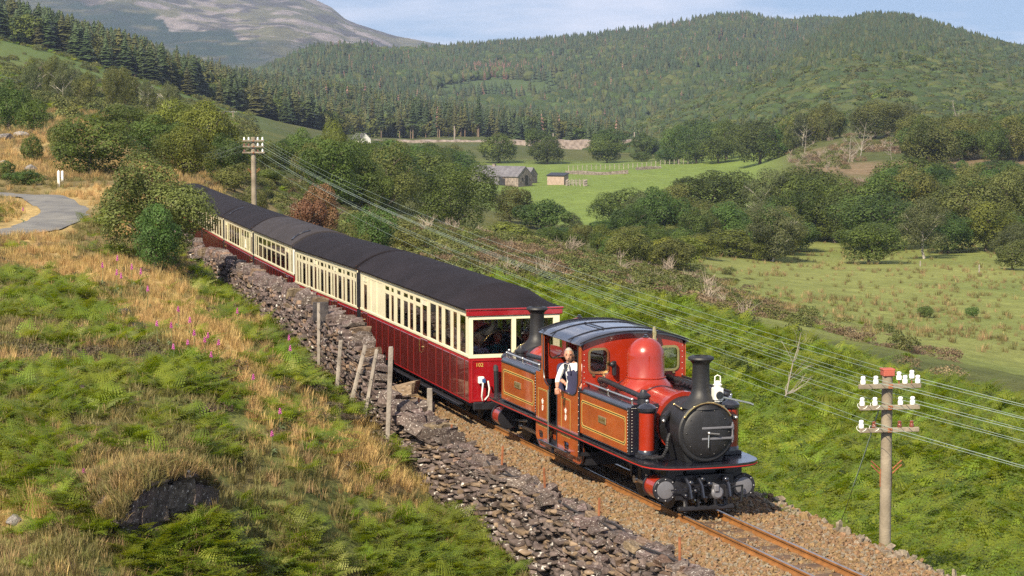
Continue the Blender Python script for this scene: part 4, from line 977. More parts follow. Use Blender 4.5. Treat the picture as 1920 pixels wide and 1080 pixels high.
# ------------------------------------------------------------------ foliage pieces
def leaf_quads(C, Nn, size, r, aspect=1.3):
    """one bent-free quad per centre with normals Nn"""
    n = len(C); t = r.normal(size=(n, 3)); t -= Nn * (t * Nn).sum(1, keepdims=True); t /= np.linalg.norm(t, axis=1, keepdims=True) + 1e-9
    b = np.cross(Nn, t); s = size[:, None]
    P = np.stack([C - t * s * aspect * .5, C + b * s * .42, C + t * s * aspect * .5, C - b * s * .42], 1).reshape(-1, 3)
    return P, np.arange(n * 4).reshape(-1, 4)
def unit(v): return v / (np.linalg.norm(v, axis=-1, keepdims=True) + 1e-9)
def crown_np(seed, n, leaf, lobes=16, kind='oak'):
    """crown of radius 1 and height 0..1.0 times 2 (z 0..2); leaves sit on the shells of uneven lobes"""
    r = np.random.default_rng(seed); d = unit(r.normal(size=(lobes, 3))); d[:, 2] = np.abs(d[:, 2]) * 1.15 - .5; d = unit(d)
    rad = r.uniform(.42, .78, lobes); lr = r.uniform(.18, .40, lobes); cz = .95
    if kind == 'birch': rad *= .8; lr *= .8
    if kind == 'poplar': rad *= .6
    Cc = d * rad[:, None]; Cc = np.vstack([Cc, [[0, 0, .1], [0, 0, .45], [.35, .1, -.5], [-.3, .25, -.5], [0, -.38, -.5]]]); lr = np.append(lr, [.5, .42, .4, .42, .4])
    if kind in ('birch', 'poplar'): Cc[:, 2] *= 1.25; lr = lr * .85
    w = lr ** 2; k = r.choice(len(lr), n, p=w / w.sum()); dd = unit(r.normal(size=(n, 3)) + np.array([0, 0, .25]))
    sh = 1 - np.abs(r.normal(size=n)) * (.16 if kind != 'birch' else .3)
    lump = .86 + .28 * vnoise(dd[:, 0] * 3.1 + k * 7.3, dd[:, 1] * 3.1 + dd[:, 2] * 2.7, seed)
    P = Cc[k] + dd * (lr[k] * sh * lump)[:, None]
    inside = np.zeros(n, bool)
    for j in range(len(lr)): inside |= (np.linalg.norm(P - Cc[j], axis=1) < lr[j] * .72) & (k != j)
    keep = ~inside | (r.random(n) < .12); P, dd = P[keep], dd[keep]; P[:, 2] = P[:, 2] * (1.0 if kind != 'birch' else .85) + cz
    lo = P[:, 2].min(); hi = np.percentile(P[:, 2], 99.7); P[:, 2] = (P[:, 2] - lo) / (hi - lo) * 2
    P[:, :2] /= np.percentile(np.hypot(P[:, 0], P[:, 1]), 98)
    Nn = unit(dd * 1.1 + r.normal(size=P.shape) * .38 + np.array([0, 0, .25]))
    return leaf_quads(P, Nn, leaf * r.uniform(.6, 1.4, len(P)), r)
def trunk_mb(seed, h, r0, limbs=5, spread=.6, lean=.05, top=.75):
    r = random.Random(seed); mb = MB(); pts = []; x = y = 0
    for k in range(6):
        t = k / 5; pts.append((x, y, t * h * top)); x += r.uniform(-lean, lean) * h; y += r.uniform(-lean, lean) * h
    mb.tube([(0, 0, -.3 * r0 * 4)] + pts, [r0 * 1.35] + [r0 * (1 - .75 * k / 5) for k in range(6)], 8)
    for k in range(limbs):
        t = r.uniform(.3, .9); i = min(4, int(t * 5)); b = Vector(pts[i]); an = r.uniform(0, 6.28); ln = h * r.uniform(.2, .42) * spread * 1.6
        q = [b + Vector((math.cos(an) * ln * s, math.sin(an) * ln * s, ln * (.75 * s + .2 * s * s))) + Vector((r.uniform(-.05, .05) * h * s, r.uniform(-.05, .05) * h * s, 0)) for s in (0, .33, .66, 1)]
        rr = r0 * (.55 - .3 * t); mb.tube(q, [rr, rr * .75, rr * .5, rr * .2], 6)
        for j in range(2):
            b2 = q[2]; a2 = an + r.uniform(-1, 1); l2 = ln * .5
            mb.tube([b2, b2 + Vector((math.cos(a2) * l2 * .5, math.sin(a2) * l2 * .5, l2 * .4)), b2 + Vector((math.cos(a2) * l2, math.sin(a2) * l2, l2 * .7))], [rr * .4, rr * .28, rr * .1], 5)
    return mb
def leafm(name, col, col2=None, rnd=.18, island=.22, trans=.28, rough=.55): return M(name, col, rough=rough, var=.3, vs_=1.1, col2=col2, island=island, rnd=rnd, trans=trans, spec=.25)
L_oak = leafm('leaf_oak', (0.044, 0.074, 0.012), (0.096, 0.134, 0.024))
L_mid = leafm('leaf_green', (0.039, 0.079, 0.015), (0.089, 0.146, 0.030))
L_lime = leafm('leaf_yellow_green', (0.074, 0.097, 0.014), (0.144, 0.165, 0.026))
L_olive = leafm('leaf_olive', (0.068, 0.088, 0.019), (0.135, 0.146, 0.038))
L_birch = leafm('leaf_birch', (0.058, 0.075, 0.027), (0.111, 0.131, 0.050))
L_haw = leafm('leaf_hawthorn', (0.067, 0.088, 0.022), (0.139, 0.169, 0.044), rnd=.05)
L_syc = leafm('leaf_bright', (0.046, 0.102, 0.021), (0.091, 0.173, 0.039), rnd=.05)
L_con = leafm('needle_green', (.042, .070, .026), (.066, .094, .038), trans=.1)
L_con2 = leafm('needle_olive', (.066, .078, .026), (.092, .098, .036), trans=.1)
L_red = leafm('leaf_russet', (.14, .070, .035), (.19, .10, .05), trans=.15)
bark = M('bark', (.10, .08, .06), rough=.9, var=.35, vs_=4, bump=.4)
bark_w = M('bark_pale', (.38, .35, .30), rough=.85, var=.35, vs_=6)
KINDS = {'oak': (L_oak, bark), 'green': (L_mid, bark), 'lime': (L_lime, bark), 'olive': (L_olive, bark), 'birch': (L_birch, bark_w), 'hawthorn': (L_haw, bark), 'sycamore': (L_syc, bark), 'russet': (L_red, bark)}
_crown = {}
def crown_mesh(kind, var, big):
    key = (kind, var, big)
    if key not in _crown:
        n, lf = {2: (34000, .031), 1: (19000, .044), 0: (9000, .064)}[big]
        shape = 'birch' if kind == 'birch' else 'poplar' if kind == 'lime' and var == 1 else 'oak'
        P, Q = crown_np(hash((kind, var)) % 999 + var * 31 if False else {'oak': 1, 'green': 2, 'lime': 3, 'olive': 4, 'birch': 5, 'hawthorn': 6, 'sycamore': 7, 'russet': 8}[kind] * 100 + var, n, lf * (.8 if kind == 'birch' else 1), 24 + var * 6, shape)
        _crown[key] = np_mesh('crown', P, Q, KINDS[kind][0])
    return _crown[key]
_trunk = {}
def trunk_mesh(kind, var):
    if (kind, var) not in _trunk:
        _trunk[(kind, var)] = trunk_mb(var * 13 + len(kind), 1.0, .026 if kind == 'birch' else .042, 6).mesh('trunk'); _trunk[(kind, var)].materials.append(KINDS[kind][1])
    return _trunk[(kind, var)]
TREELOG = []
def tree(kind, u, vtop, wpx, y, label, group=None, base=.05, var=None, cat='tree', hmin=2.0, depth=1.0, name=None, big=None):
    x = (u - 960) / F * y; z0 = gz(x, y); ztop = surv(u, vtop, y)[2]; h = max(hmin, float(ztop) - z0); w = wpx * y / F / 2
    var = random.randrange(2) if var is None else var
    px = h * F / y * 1024 / 1920; big = (2 if px > 75 else 1 if px > 36 else 0) if big is None else big
    t = thing(name or {'oak': 'oak_tree', 'birch': 'birch_tree', 'hawthorn': 'hawthorn_tree'}.get(kind, 'leafy_tree'), label, cat, (x, y, z0), 0, group)
    c = link('crown', crown_mesh(kind, var, big), None, t); c.location = (0, 0, h * base); c.scale = (w, w * depth, h * (1 - base) / 2); c.rotation_euler = (0, 0, random.uniform(0, 6.28))
    k = link('trunk', trunk_mesh(kind, var), None, t); k.scale = (h * .9, h * .9, h * .92); k.rotation_euler = (0, 0, random.uniform(0, 6.28))
    TREELOG.append((kind, u, vtop, y, round(h, 1), round(w * 2, 1))); return t

# ------------------------------------------------------------------ scatter: points carry turn, size and which source; one object per mass
def scatter(name, label, P, sources, scale, rot=None, idx=None, kind='stuff', tilt=.0):
    P = np.asarray(P, np.float32); n = len(P); me = bpy.data.meshes.new(name); me.vertices.add(n); me.vertices.foreach_set('co', P.ravel())
    if rot is None:
        rot = np.stack([rng.normal(0, tilt, n), rng.normal(0, tilt, n), rng.uniform(0, 6.283, n)], 1)
    scale = np.asarray(scale, np.float32)
    if scale.ndim == 1: scale = np.repeat(scale[:, None], 3, 1)
    if idx is None: idx = rng.integers(0, len(sources), n)
    me.attributes.new('rot', 'FLOAT_VECTOR', 'POINT').data.foreach_set('vector', np.asarray(rot, np.float32).ravel())
    me.attributes.new('size', 'FLOAT_VECTOR', 'POINT').data.foreach_set('vector', scale.ravel())
    me.attributes.new('pick', 'INT', 'POINT').data.foreach_set('value', np.asarray(idx, np.int32))
    o = link(name, me); tag(o, label, kind=kind)
    ng = bpy.data.node_groups.new(name, 'GeometryNodeTree'); ng.interface.new_socket('Geometry', in_out='INPUT', socket_type='NodeSocketGeometry'); ng.interface.new_socket('Geometry', in_out='OUTPUT', socket_type='NodeSocketGeometry')
    N, L = ng.nodes, ng.links; gi, go = N.new('NodeGroupInput'), N.new('NodeGroupOutput'); ip = N.new('GeometryNodeInstanceOnPoints'); jn = N.new('GeometryNodeGeometryToInstance')
    L.new(gi.outputs[0], ip.inputs['Points'])
    for sobj in sources[::-1]:
        oi = N.new('GeometryNodeObjectInfo'); oi.inputs['Object'].default_value = sobj; oi.inputs['As Instance'].default_value = False; oi.transform_space = 'ORIGINAL'
        L.new(oi.outputs['Geometry'], jn.inputs[0])
    L.new(jn.outputs[0], ip.inputs['Instance']); ip.inputs['Pick Instance'].default_value = True
    def attr(nm, ty):
        a = N.new('GeometryNodeInputNamedAttribute'); a.data_type = ty; a.inputs['Name'].default_value = nm; return [s for s in a.outputs if s.enabled and s.name == 'Attribute'][0]
    L.new(attr('pick', 'INT'), ip.inputs['Instance Index']); L.new(attr('rot', 'FLOAT_VECTOR'), ip.inputs['Rotation']); L.new(attr('size', 'FLOAT_VECTOR'), ip.inputs['Scale'])
    L.new(ip.outputs[0], go.inputs[0])
    md = o.modifiers.new('scatter', 'NODES'); md.node_group = ng
    return o
def src(name, me): return bpy.data.objects.new(name, me)

# fern plants: fronds of paired, toothed leaflets on an arching stalk
def fern_np(seed, fronds=7, pairs=11, teeth=5, wid=.06):
    r = np.random.default_rng(seed); V, T = [], []
    for f in range(fronds):
        az = 2 * np.pi * f / fronds + r.uniform(-.4, .4); L_ = r.uniform(.7, 1.1); el = r.uniform(.7, 1.35); out = np.array([np.cos(az), np.sin(az), 0]); side = np.array([-np.sin(az), np.cos(az), 0]); up = np.array([0, 0, 1.])
        def pos(t): return out * (L_ * (t * np.cos(el) + .38 * t * t)) + up * (L_ * (t * np.sin(el) - .42 * t * t))
        for p in range(pairs):
            t = .22 + .76 * p / (pairs - 1); c = pos(t); d = unit(pos(t + .02) - c); nrm = unit(np.cross(d, side)); pl = L_ * .36 * (1 - ((t - .22) / .8) ** 1.3) * (.75 + .25 * np.sin(min(1, (t - .1) * 4))) + .02
            for sg in (-1, 1):
                a = unit(side * sg + d * .35 - up * .12 + r.normal(size=3) * .06); w = unit(np.cross(nrm, a)); W = L_ * wid * (1.15 - t * .6)
                n0 = len(V); k = teeth
                for q in range(k):
                    s0, s1 = q / k, (q + .8) / k; e0 = c + a * pl * s0; e1 = c + a * pl * s1; ww = W * (1.25 - s0 * .9)
                    V += [e0 + w * ww * 1.0 + a * pl * .05, e0 - w * ww + a * pl * .05, e1 - w * ww * .35, e1 + w * ww * .35]; b = len(V) - 4; T += [(b, b + 1, b + 2, b + 3)]
        for q in range(4):
            a, b_ = pos(q / 4), pos((q + 1) / 4); V += [a - side * .006, a + side * .006, b_ + side * .004, b_ - side * .004]; n0 = len(V) - 4; T += [(n0, n0 + 1, n0 + 2, n0 + 3)]
    return np.array(V), np.array(T)
L_fern = leafm('fern_green', (.130, .188, .018), (.180, .235, .028), rnd=.28, island=.12, trans=.48, rough=.5)
L_fern2 = leafm('bracken_green', (.132, .196, .018), (.185, .245, .028), rnd=.32, island=.12, trans=.48, rough=.5)
L_fern3 = leafm('fern_pale', (.20, .24, .06), (.24, .27, .07), rnd=.2, island=.2, trans=.35)
FERN = [src('fern', np_mesh('fern', *fern_np(s, 6, 9, 4, .062), L_fern)) for s in (1, 2, 3)]
FERN_P = [src('fern', np_mesh('fern', *fern_np(9, 5, 9, 4, .062), L_fern3))]
BRK = [src('bracken', np_mesh('bracken', *fern_np(s, 5, 8, 3, .075), L_fern2)) for s in (4, 5, 6)]
def tuft_np(seed, n, h, sp, w):
    r = np.random.default_rng(seed); V, T = [], []
    for k in range(n):
        a = r.uniform(0, 6.28); b = np.array([np.cos(a), np.sin(a), 0]) * r.uniform(0, sp * .5); d = np.array([np.cos(a + r.normal() * .6), np.sin(a + r.normal() * .6), 0]); hh = h * r.uniform(.5, 1.1); ln = r.uniform(.15, .65) * hh
        s = np.array([-d[1], d[0], 0]) * w; m = b + d * ln * .35 + np.array([0, 0, hh * .6]); t = b + d * ln + np.array([0, 0, hh]); i = len(V)
        V += [b - s, b + s, m + s * .8, m - s * .8, t + s * .25, t - s * .25]; T += [(i, i + 1, i + 2, i + 3), (i + 3, i + 2, i + 4, i + 5)]
    return np.array(V), np.array(T)
G_gold = leafm('grass_gold', (.37, .255, .095), (.47, .34, .14), rnd=.2, island=.3, trans=.25, rough=.7)
G_green = leafm('grass_green', (.15, .145, .045), (.22, .195, .075), rnd=.25, island=.3, trans=.25, rough=.6)
G_brown = leafm('grass_brown', (.24, .175, .08), (.32, .235, .115), rnd=.2, island=.3, trans=.2, rough=.8)
TUFT_G = [src('tuft', np_mesh('tuft', *tuft_np(s, 34, .34, .34, .006), G_gold)) for s in (1, 2)]
TUFT_N = [src('tuft', np_mesh('tuft', *tuft_np(s, 36, .26, .34, .008), G_green)) for s in (3, 4)]
TUFT_B = [src('tuft', np_mesh('tuft', *tuft_np(s, 30, .28, .36, .007), G_brown)) for s in (5, 6)]
def dome_np(seed, n, leaf, flat=.6, up=.3):
    r = np.random.default_rng(seed); d = unit(r.normal(size=(n, 3))); d[:, 2] = np.abs(d[:, 2]); lump = .7 + .5 * vnoise(d[:, 0] * 2.6 + seed, d[:, 1] * 2.6, seed); P = d * (lump * r.uniform(.72, 1.02, n))[:, None]; P[:, 2] *= flat
    return leaf_quads(P, unit(d * .7 + r.normal(size=(n, 3)) * .6 + np.array([0, 0, up])), leaf * r.uniform(.6, 1.4, n), r)
L_heath = leafm('heather_brown', (.075, .062, .034), (.11, .085, .05), rnd=.3, island=.35, trans=.1)
L_heath2 = leafm('moss_green', (.062, .075, .020), (.09, .10, .03), rnd=.25, island=.3, trans=.1)
L_gorse = leafm('gorse_green', (.088, .110, .028), (.125, .14, .04), rnd=.3, island=.35, trans=.15)
L_gdead = leafm('gorse_dead', (.115, .082, .045), (.19, .14, .08), rnd=.25, island=.3, trans=.1)
HEATH = [src('heather', np_mesh('heather', *dome_np(s, 420, .085, .45), L_heath)) for s in (1, 2)] + [src('heather', np_mesh('heather', *dome_np(3, 420, .08, .4), L_heath2))]
GORSE = [src('gorse', np_mesh('gorse', *dome_np(s, 900, .10, .8), L_gorse)) for s in (11, 12)]
GDEAD = [src('gorse', np_mesh('gorse', *dome_np(s, 500, .10, .75), L_gdead)) for s in (13, 14)]
def twigs_mb(seed, n=26, h=1.0):
    r = random.Random(seed); mb = MB()
    for k in range(n):
        a = r.uniform(0, 6.28); l = h * r.uniform(.5, 1.1); q = r.uniform(.2, .7)
        p = [(0, 0, 0), (math.cos(a) * l * q * .4, math.sin(a) * l * q * .4, l * .5), (math.cos(a + .3) * l * q, math.sin(a + .3) * l * q, l)]
        mb.tube([Vector(x) + Vector((r.uniform(-.2, .2) * h, r.uniform(-.2, .2) * h, 0)) for x in p], [.022 * h, .014 * h, .005 * h], 4)
    return mb
m_twig = M('dead_twig', (.24, .20, .155), rough=.9, var=.25, rnd=.2)
_tm = twigs_mb(5).mesh('twigs'); _tm.materials.append(m_twig); _tm2 = twigs_mb(6, 18).mesh('twigs'); _tm2.materials.append(m_twig)
TWIG = [src('twigs', _tm), src('twigs', _tm2)]

# ------------------------------------------------------------------ ground cover of the near hillside
def cand(n, y0, y1, u0=-140, u1=2060, power=1.0):
    t = rng.random(n); y = np.exp(np.log(y0) + (np.log(y1) - np.log(y0)) * t) if power == 1 else y0 + (y1 - y0) * t ** power
    u = rng.uniform(u0, u1, n); return (u - 960) / F * y, y
def field_pts(dens_n, y0, y1, fn, u0=-140, u1=2060):
    x, y = cand(dens_n, y0, y1, u0, u1); z = ground_z(x, y); u, v = to_uv(x, y, z); p = fn(x, y, z, u, v); k = rng.random(len(x)) < p
    return np.stack([x, y, z], 1)[k]
def latof(x, y):
    s, l = tk(x, y); return s, l
LANE_A = np.array(LANE)
def lane_d(x, y):
    d = np.full(len(x), 1e9)
    for a, b in zip(LANE_A[:-1], LANE_A[1:]):
        ab = b - a; t = np.clip(((x - a[0]) * ab[0] + (y - a[1]) * ab[1]) / (ab @ ab), 0, 1); d = np.minimum(d, np.hypot(x - a[0] - t * ab[0], y - a[1] - t * ab[1]))
    return d
def left_ok(x, y):
    s, l = latof(x, y); return (l < -2.28) & (lane_d(x, y) > 1.45)
def f_gold(x, y, z, u, v): return left_ok(x, y) * np.clip(blob(u, v, GOLD) * 1.5 + (fbm(x / 2.1, y / 2.1, 21) - .58) * 2.0, .03, 1) * (1 - .8 * np.clip(blob(u, v, BRACK), 0, 1))
def f_green(x, y, z, u, v): return left_ok(x, y) * np.clip(.75 - blob(u, v, GOLD) * .8 + (fbm(x / 1.7, y / 1.7, 22) - .5) * 1.6, .05, 1)
def f_brown(x, y, z, u, v): return left_ok(x, y) * np.clip((fbm(x / 2.6, y / 2.6, 23) - .48) * 4, .02, 1) * .5
def wsc(P, a, b, k=.25):
    return rng.uniform(a, b, len(P)) * np.clip(P[:, 1] / 45, .75, 2.2) ** k
Pg = field_pts(19000, 26, 135, f_gold, -140, 1150); scatter('dry_grass', 'dry golden grass on the hillside', Pg, TUFT_G, wsc(Pg, .42, .85), tilt=.12)
Pn = field_pts(21000, 26, 135, f_green, -140, 1150); scatter('green_grass', 'green and fading grass on the hillside', Pn, TUFT_N, wsc(Pn, .4, .85), tilt=.12)
Pb = field_pts(15000, 26, 120, f_brown, -140, 1150); scatter('brown_grass', 'brown withered grass on the hillside', Pb, TUFT_B, wsc(Pb, .45, .9), tilt=.15)
def f_heath(x, y, z, u, v): return left_ok(x, y) * np.clip((fbm(x / 2.2, y / 2.2, 24) - .56) * 6, 0, 1) * (1 - np.clip(blob(u, v, GOLD), 0, 1)) * (y < 75)
Ph = field_pts(5200, 28, 75, f_heath, -140, 1000); scatter('heather', 'low brown heather and moss cushions', Ph, HEATH, np.stack([rng.uniform(.2, .5, len(Ph)), rng.uniform(.2, .5, len(Ph)), rng.uniform(.18, .4, len(Ph))], 1))
def f_fern(x, y, z, u, v): return left_ok(x, y) * np.clip(blob(u, v, BRACK) * .95 - .2 + (fbm(x / 1.5, y / 2.2, 25, 3) - .5) * 3.6, .006, 1) * (1 - .85 * np.clip(blob(u, v, GOLD) * 1.2, 0, 1)) * (y < 100)
Pf = field_pts(14000, 27, 95, f_fern, -140, 1150); scatter('bracken_fern', 'bright green bracken ferns among the grass', Pf, FERN, wsc(Pf, .30, .68, .5), tilt=.16)
Pp = Pf[rng.random(len(Pf)) < .04]; scatter('pale_fern', 'paler yellow-green ferns', Pp + np.array([.15, .1, .02]), FERN_P, wsc(Pp, .3, .6, .5), tilt=.2)
# the slope of bracken right of the line
def f_brk(x, y, z, u, v):
    s, l = latof(x, y); edge = bedge(s) + 5 * (fbm(x / 4, y / 4, 31) - .5)
    return (l > 2.05) * np.clip((edge - l) / 2.5 + .5, 0, 1) * np.clip(.55 + (fbm(x / 1.6, y / 2.4, 32) - .45) * 2.6, .04, 1)
Pk = field_pts(60000, 33, 125, f_brk, 330, 2080); scatter('bracken', 'dense green bracken on the bank right of the line', Pk, BRK, wsc(Pk, .46, .9, .35), tilt=.2)
def f_gor(x, y, z, u, v):
    s, l = latof(x, y); return (l > 7) * (sstep(-4, 4, l - bedge(s)) * (1 - sstep(34, 48, l - bedge(s)))) * np.clip(.2 + (fbm(x / 6, y / 6, 33) - .42) * 3, 0, 1) * (1 - .96 * sstep(1150, 1430, u))
Po = field_pts(22000, 55, 200, f_gor, 430, 1750); scatter('gorse_scrub', 'green gorse and bramble scrub behind the train', Po, GORSE + [BRK[1]], np.stack([rng.uniform(.35, .95, len(Po)), rng.uniform(.35, .95, len(Po)), rng.uniform(.2, .75, len(Po))], 1))
def f_gd(x, y, z, u, v):
    s, l = latof(x, y); return (l > 7) * (sstep(-3, 4, l - bedge(s)) * (1 - sstep(30, 44, l - bedge(s)))) * np.clip((fbm(x / 5, y / 5, 34) - .38) * 4, 0, 1) * (1 - .9 * sstep(1200, 1500, u))
Pd = field_pts(10000, 55, 190, f_gd, 430, 1800); scatter('dead_gorse', 'brown dead gorse in the scrub', Pd, GDEAD, np.stack([rng.uniform(.3, .85, len(Pd)), rng.uniform(.3, .85, len(Pd)), rng.uniform(.2, .65, len(Pd))], 1))
Pt = Pd[rng.random(len(Pd)) < .06]; scatter('dead_twigs', 'bleached bare gorse stems', Pt + np.array([.2, .2, 0]), TWIG, rng.uniform(.5, 1.15, len(Pt)), tilt=.35)
# meadow, field and left hillside: low tussocks
def f_mead(x, y, z, u, v): return (sstep(118, 135, y) * (1 - sstep(270, 300, y))) * np.clip(.2 + (fbm(x / 9, y / 9, 35) - .45) * 2, 0, 1) * (x / y > .08)
Pm = field_pts(4000, 110, 300, f_mead, 1300, 2080); scatter('meadow_tussocks', 'rough tussocks in the meadow', Pm, TUFT_N + TUFT_B, rng.uniform(.7, 1.7, len(Pm)))
def f_lh(x, y, z, u, v): return (x / y < -.11) * sstep(180, 230, y) * np.clip((fbm(x / 18, y / 30, 36) - .42) * 4, 0, 1)
Pl = field_pts(15000, 180, 640, f_lh, -120, 560); scatter('hillside_bracken', 'patches of bracken and scrub on the far left hillside', Pl, GORSE + [BRK[1], BRK[0], BRK[2]], rng.uniform(.6, 1.7, len(Pl)))
def f_far(x, y, z, u, v): return (u < 420) * np.clip(.3 + (fbm(x / 5, y / 9, 39) - .4) * 3, .05, 1) * (lane_d(x, y) > 1.4)
Px = field_pts(9000, 122, 250, f_far, -120, 430); scatter('far_dry_grass', 'dry grass beyond the lane on the left', Px, TUFT_G + TUFT_B + TUFT_N[:1], rng.uniform(.7, 1.5, len(Px)), tilt=.15)

def f_kn(x, y, z, u, v): return (x / y > .118) * (x / y < .17) * sstep(335, 360, y) * (1 - sstep(480, 540, y)) * np.clip((fbm(x / 8, y / 20, 38) - .40) * 4, 0, 1)
Pq = field_pts(2600, 330, 540, f_kn, 1400, 1800); scatter('felled_brush', 'brushwood, stumps and regrowth on the felled knoll', Pq, GORSE + GDEAD + TWIG, rng.uniform(.5, 1.5, len(Pq)))

# ------------------------------------------------------------------ far woods
def conifer_np(seed, tiers, per, w=.22):
    r = np.random.default_rng(seed); V, T = [], []
    for i in range(tiers):
        t = i / tiers; z = .08 + .92 * t; rad = w * (1 - t) ** .8 * r.uniform(.8, 1.15) + .012
        for k in range(per):
            a = 2 * np.pi * (k + r.uniform(0, .7)) / per + i * .7; d = np.array([np.cos(a), np.sin(a), 0]); s = np.array([-d[1], d[0], 0]); L_ = rad * r.uniform(.7, 1.2); n0 = len(V)
            V += [np.array([0, 0, z + .05]), d * L_ * .55 + s * L_ * .42 + np.array([0, 0, z - .005]), d * L_ + np.array([0, 0, z - .045 * r.uniform(.3, 1.4)]), d * L_ * .55 - s * L_ * .42 + np.array([0, 0, z - .005])]; T.append((n0, n0 + 1, n0 + 2, n0 + 3))
    V += [np.array([-.012, 0, -.05]), np.array([.012, 0, -.05]), np.array([.006, 0, .9]), np.array([-.006, 0, .9])]; T.append((len(V) - 4, len(V) - 3, len(V) - 2, len(V) - 1))
    return np.array(V), np.array(T)
def cone_np(seed, tiers=4, n=8):
    r = np.random.default_rng(seed); V, T = [], []
    for i in range(tiers):
        z0 = .06 + .8 * i / tiers; z1 = min(1, z0 + .42); rad = .23 * (1 - i / tiers) ** .85 + .03; b = len(V)
        for k in range(n): a = 2 * np.pi * (k + .5 * (i % 2)) / n; q = rad * r.uniform(.72, 1.2); V.append((q * np.cos(a), q * np.sin(a), z0 + r.uniform(-.03, .03)))
        V.append((0, 0, z1))
        for k in range(n): T.append((b + k, b + (k + 1) % n, b + n))
    return np.array(V), np.array(T)
Lf_con = leafm('far_needles', (.026, .046, .022), (.038, .060, .029), rnd=.2, island=.06, trans=.0, rough=.9); Lf_con2 = leafm('far_needles_olive', (.042, .054, .023), (.058, .068, .03), rnd=.2, island=.06, trans=.0, rough=.9)
CON = [src('conifer', np_mesh('conifer', *cone_np(s), m)) for s, m in ((1, Lf_con), (2, Lf_con), (3, Lf_con2))]
CONH = [src('conifer', np_mesh('conifer', *conifer_np(s, 17, 11, .2), m)) for s, m in ((4, L_con), (5, L_con2), (6, L_con))]
def broad_far(seed, n, m):
    r = np.random.default_rng(seed); bm = bmesh.new(); bmesh.ops.create_icosphere(bm, subdivisions=3, radius=1); c = unit(r.normal(size=(14, 3)))
    V = np.array([v.co[:] for v in bm.verts]); T = np.array([[v.index for v in f.verts] for f in bm.faces]); bm.free()
    lob = np.max(np.clip(V @ c.T - .72, 0, 1), axis=1) * 1.0; V = V * (.80 + lob + r.uniform(-.13, .13, len(V)))[:, None]
    V = V * .5 + np.array([0, 0, .42]); return src('far_tree', np_mesh('far_tree', V, T, m))
Lf_b = [leafm('far_leaf_a', (.036, .062, .018), (.052, .08, .024), rnd=.16, island=.0, trans=0, rough=.9), leafm('far_leaf_b', (.028, .050, .015), (.044, .068, .021), rnd=.16, island=.0, trans=0, rough=.9), leafm('far_leaf_c', (.052, .068, .021), (.068, .084, .026), rnd=.16, island=.0, trans=0, rough=.9)]
for m_ in Lf_b:
    N_, L_ = m_.node_tree.nodes, m_.node_tree.links; bp_ = N_.new('ShaderNodeBump'); bp_.inputs['Strength'].default_value = .9; bp_.inputs['Distance'].default_value = .12; n_ = N_.new('ShaderNodeTexNoise'); n_.inputs['Scale'].default_value = 9; tc_ = N_.new('ShaderNodeTexCoord'); L_.new(tc_.outputs['Object'], n_.inputs['Vector']); L_.new(n_.outputs['Fac'], bp_.inputs['Height']); L_.new(bp_.outputs[0], N_['Principled BSDF'].inputs['Normal'])
BRD = [broad_far(41 + k, 0, m_) for k, m_ in enumerate(Lf_b)]
BRDH = [src('far_tree', np_mesh('far_tree', (lambda q: q * np.array([.5, .5, .46]))(crown_np(71 + k, 2600, .12, 12)[0]), crown_np(71 + k, 2600, .12, 12)[1], m_)) for k, m_ in enumerate((L_oak, L_olive))]
DEADC = [src('conifer', np_mesh('conifer', *conifer_np(8, 9, 6, .17), leafm('needle_dead', (.16, .095, .07), (.2, .12, .09), trans=.05)))]
def on_hill(X, Y, Z, n, fn, u0=-160, u1=2080):
    nr, nc = X.shape; i = rng.integers(0, nr - 2, n); j = rng.integers(0, nc - 1, n); a, b = rng.random(n), rng.random(n)
    def bl(A): return (A[i, j] * (1 - a) + A[i + 1, j] * a) * (1 - b) + (A[i, j + 1] * (1 - a) + A[i + 1, j + 1] * a) * b
    x, y, z = bl(X), bl(Y), bl(Z); u, v = to_uv(x, y, z); ar = np.hypot(X[i + 1, j] - X[i, j], Y[i + 1, j] - Y[i, j]) * np.abs(X[i, j + 1] - X[i, j])
    w = ar / np.percentile(ar, 95); k = (rng.random(n) < np.clip(w, 0, 1) * fn(x, y, z, u, v)) & (u > u0) & (u < u1); return np.stack([x, y, z], 1)[k], u[k], v[k]
CLEAR = [(930, 162, 70, 16), (1000, 172, 60, 14), (850, 172, 40, 12), (1050, 150, 30, 8, .6)]
def mixed(P, u, v, con, brd, pc, name, label, h0, h1, extra=None):
    n = len(P); pc = np.clip(pc + (fbm(P[:, 0] / 60, P[:, 1] / 110, 63) - .5) * 1.6, .02, .98); isc = rng.random(n) < pc; idx = np.where(isc, rng.integers(0, len(con), n), len(con) + rng.integers(0, len(brd), n)); S = con + brd
    if extra is not None: idx = np.where(extra, len(S), idx); S = S + DEADC
    h = rng.uniform(h0, h1, n); w = h * np.where(isc, rng.uniform(.8, 1.25, n), rng.uniform(.75, 1.2, n)); sc = np.stack([w, w, h * np.where(isc, 1.0, .8)], 1)
    scatter(name, label, P, S, sc, idx=idx, tilt=.03)
P, u, v = on_hill(AX, AY, AZ, 60000, lambda x, y, z, u, v: np.clip(1 - blob(u, v, CLEAR) * 1.1, .04, 1) * np.clip(.35 + (fbm(x / 70, y / 110, 61) - .38) * 5, .25, 1))
mixed(P, u, v, CON, BRD, np.clip(.88 - .35 * sstep(150, 260, v), .3, 1), 'valley_forest', 'conifer forest on the hill closing the valley', 6, 10.5, rng.random(len(P)) < .05 + .5 * np.clip(blob(u, v, [(930, 140, 60, 14)]), 0, 1))
P, u, v = on_hill(BX, BY, BZ, 64000, lambda x, y, z, u, v: np.ones_like(x))
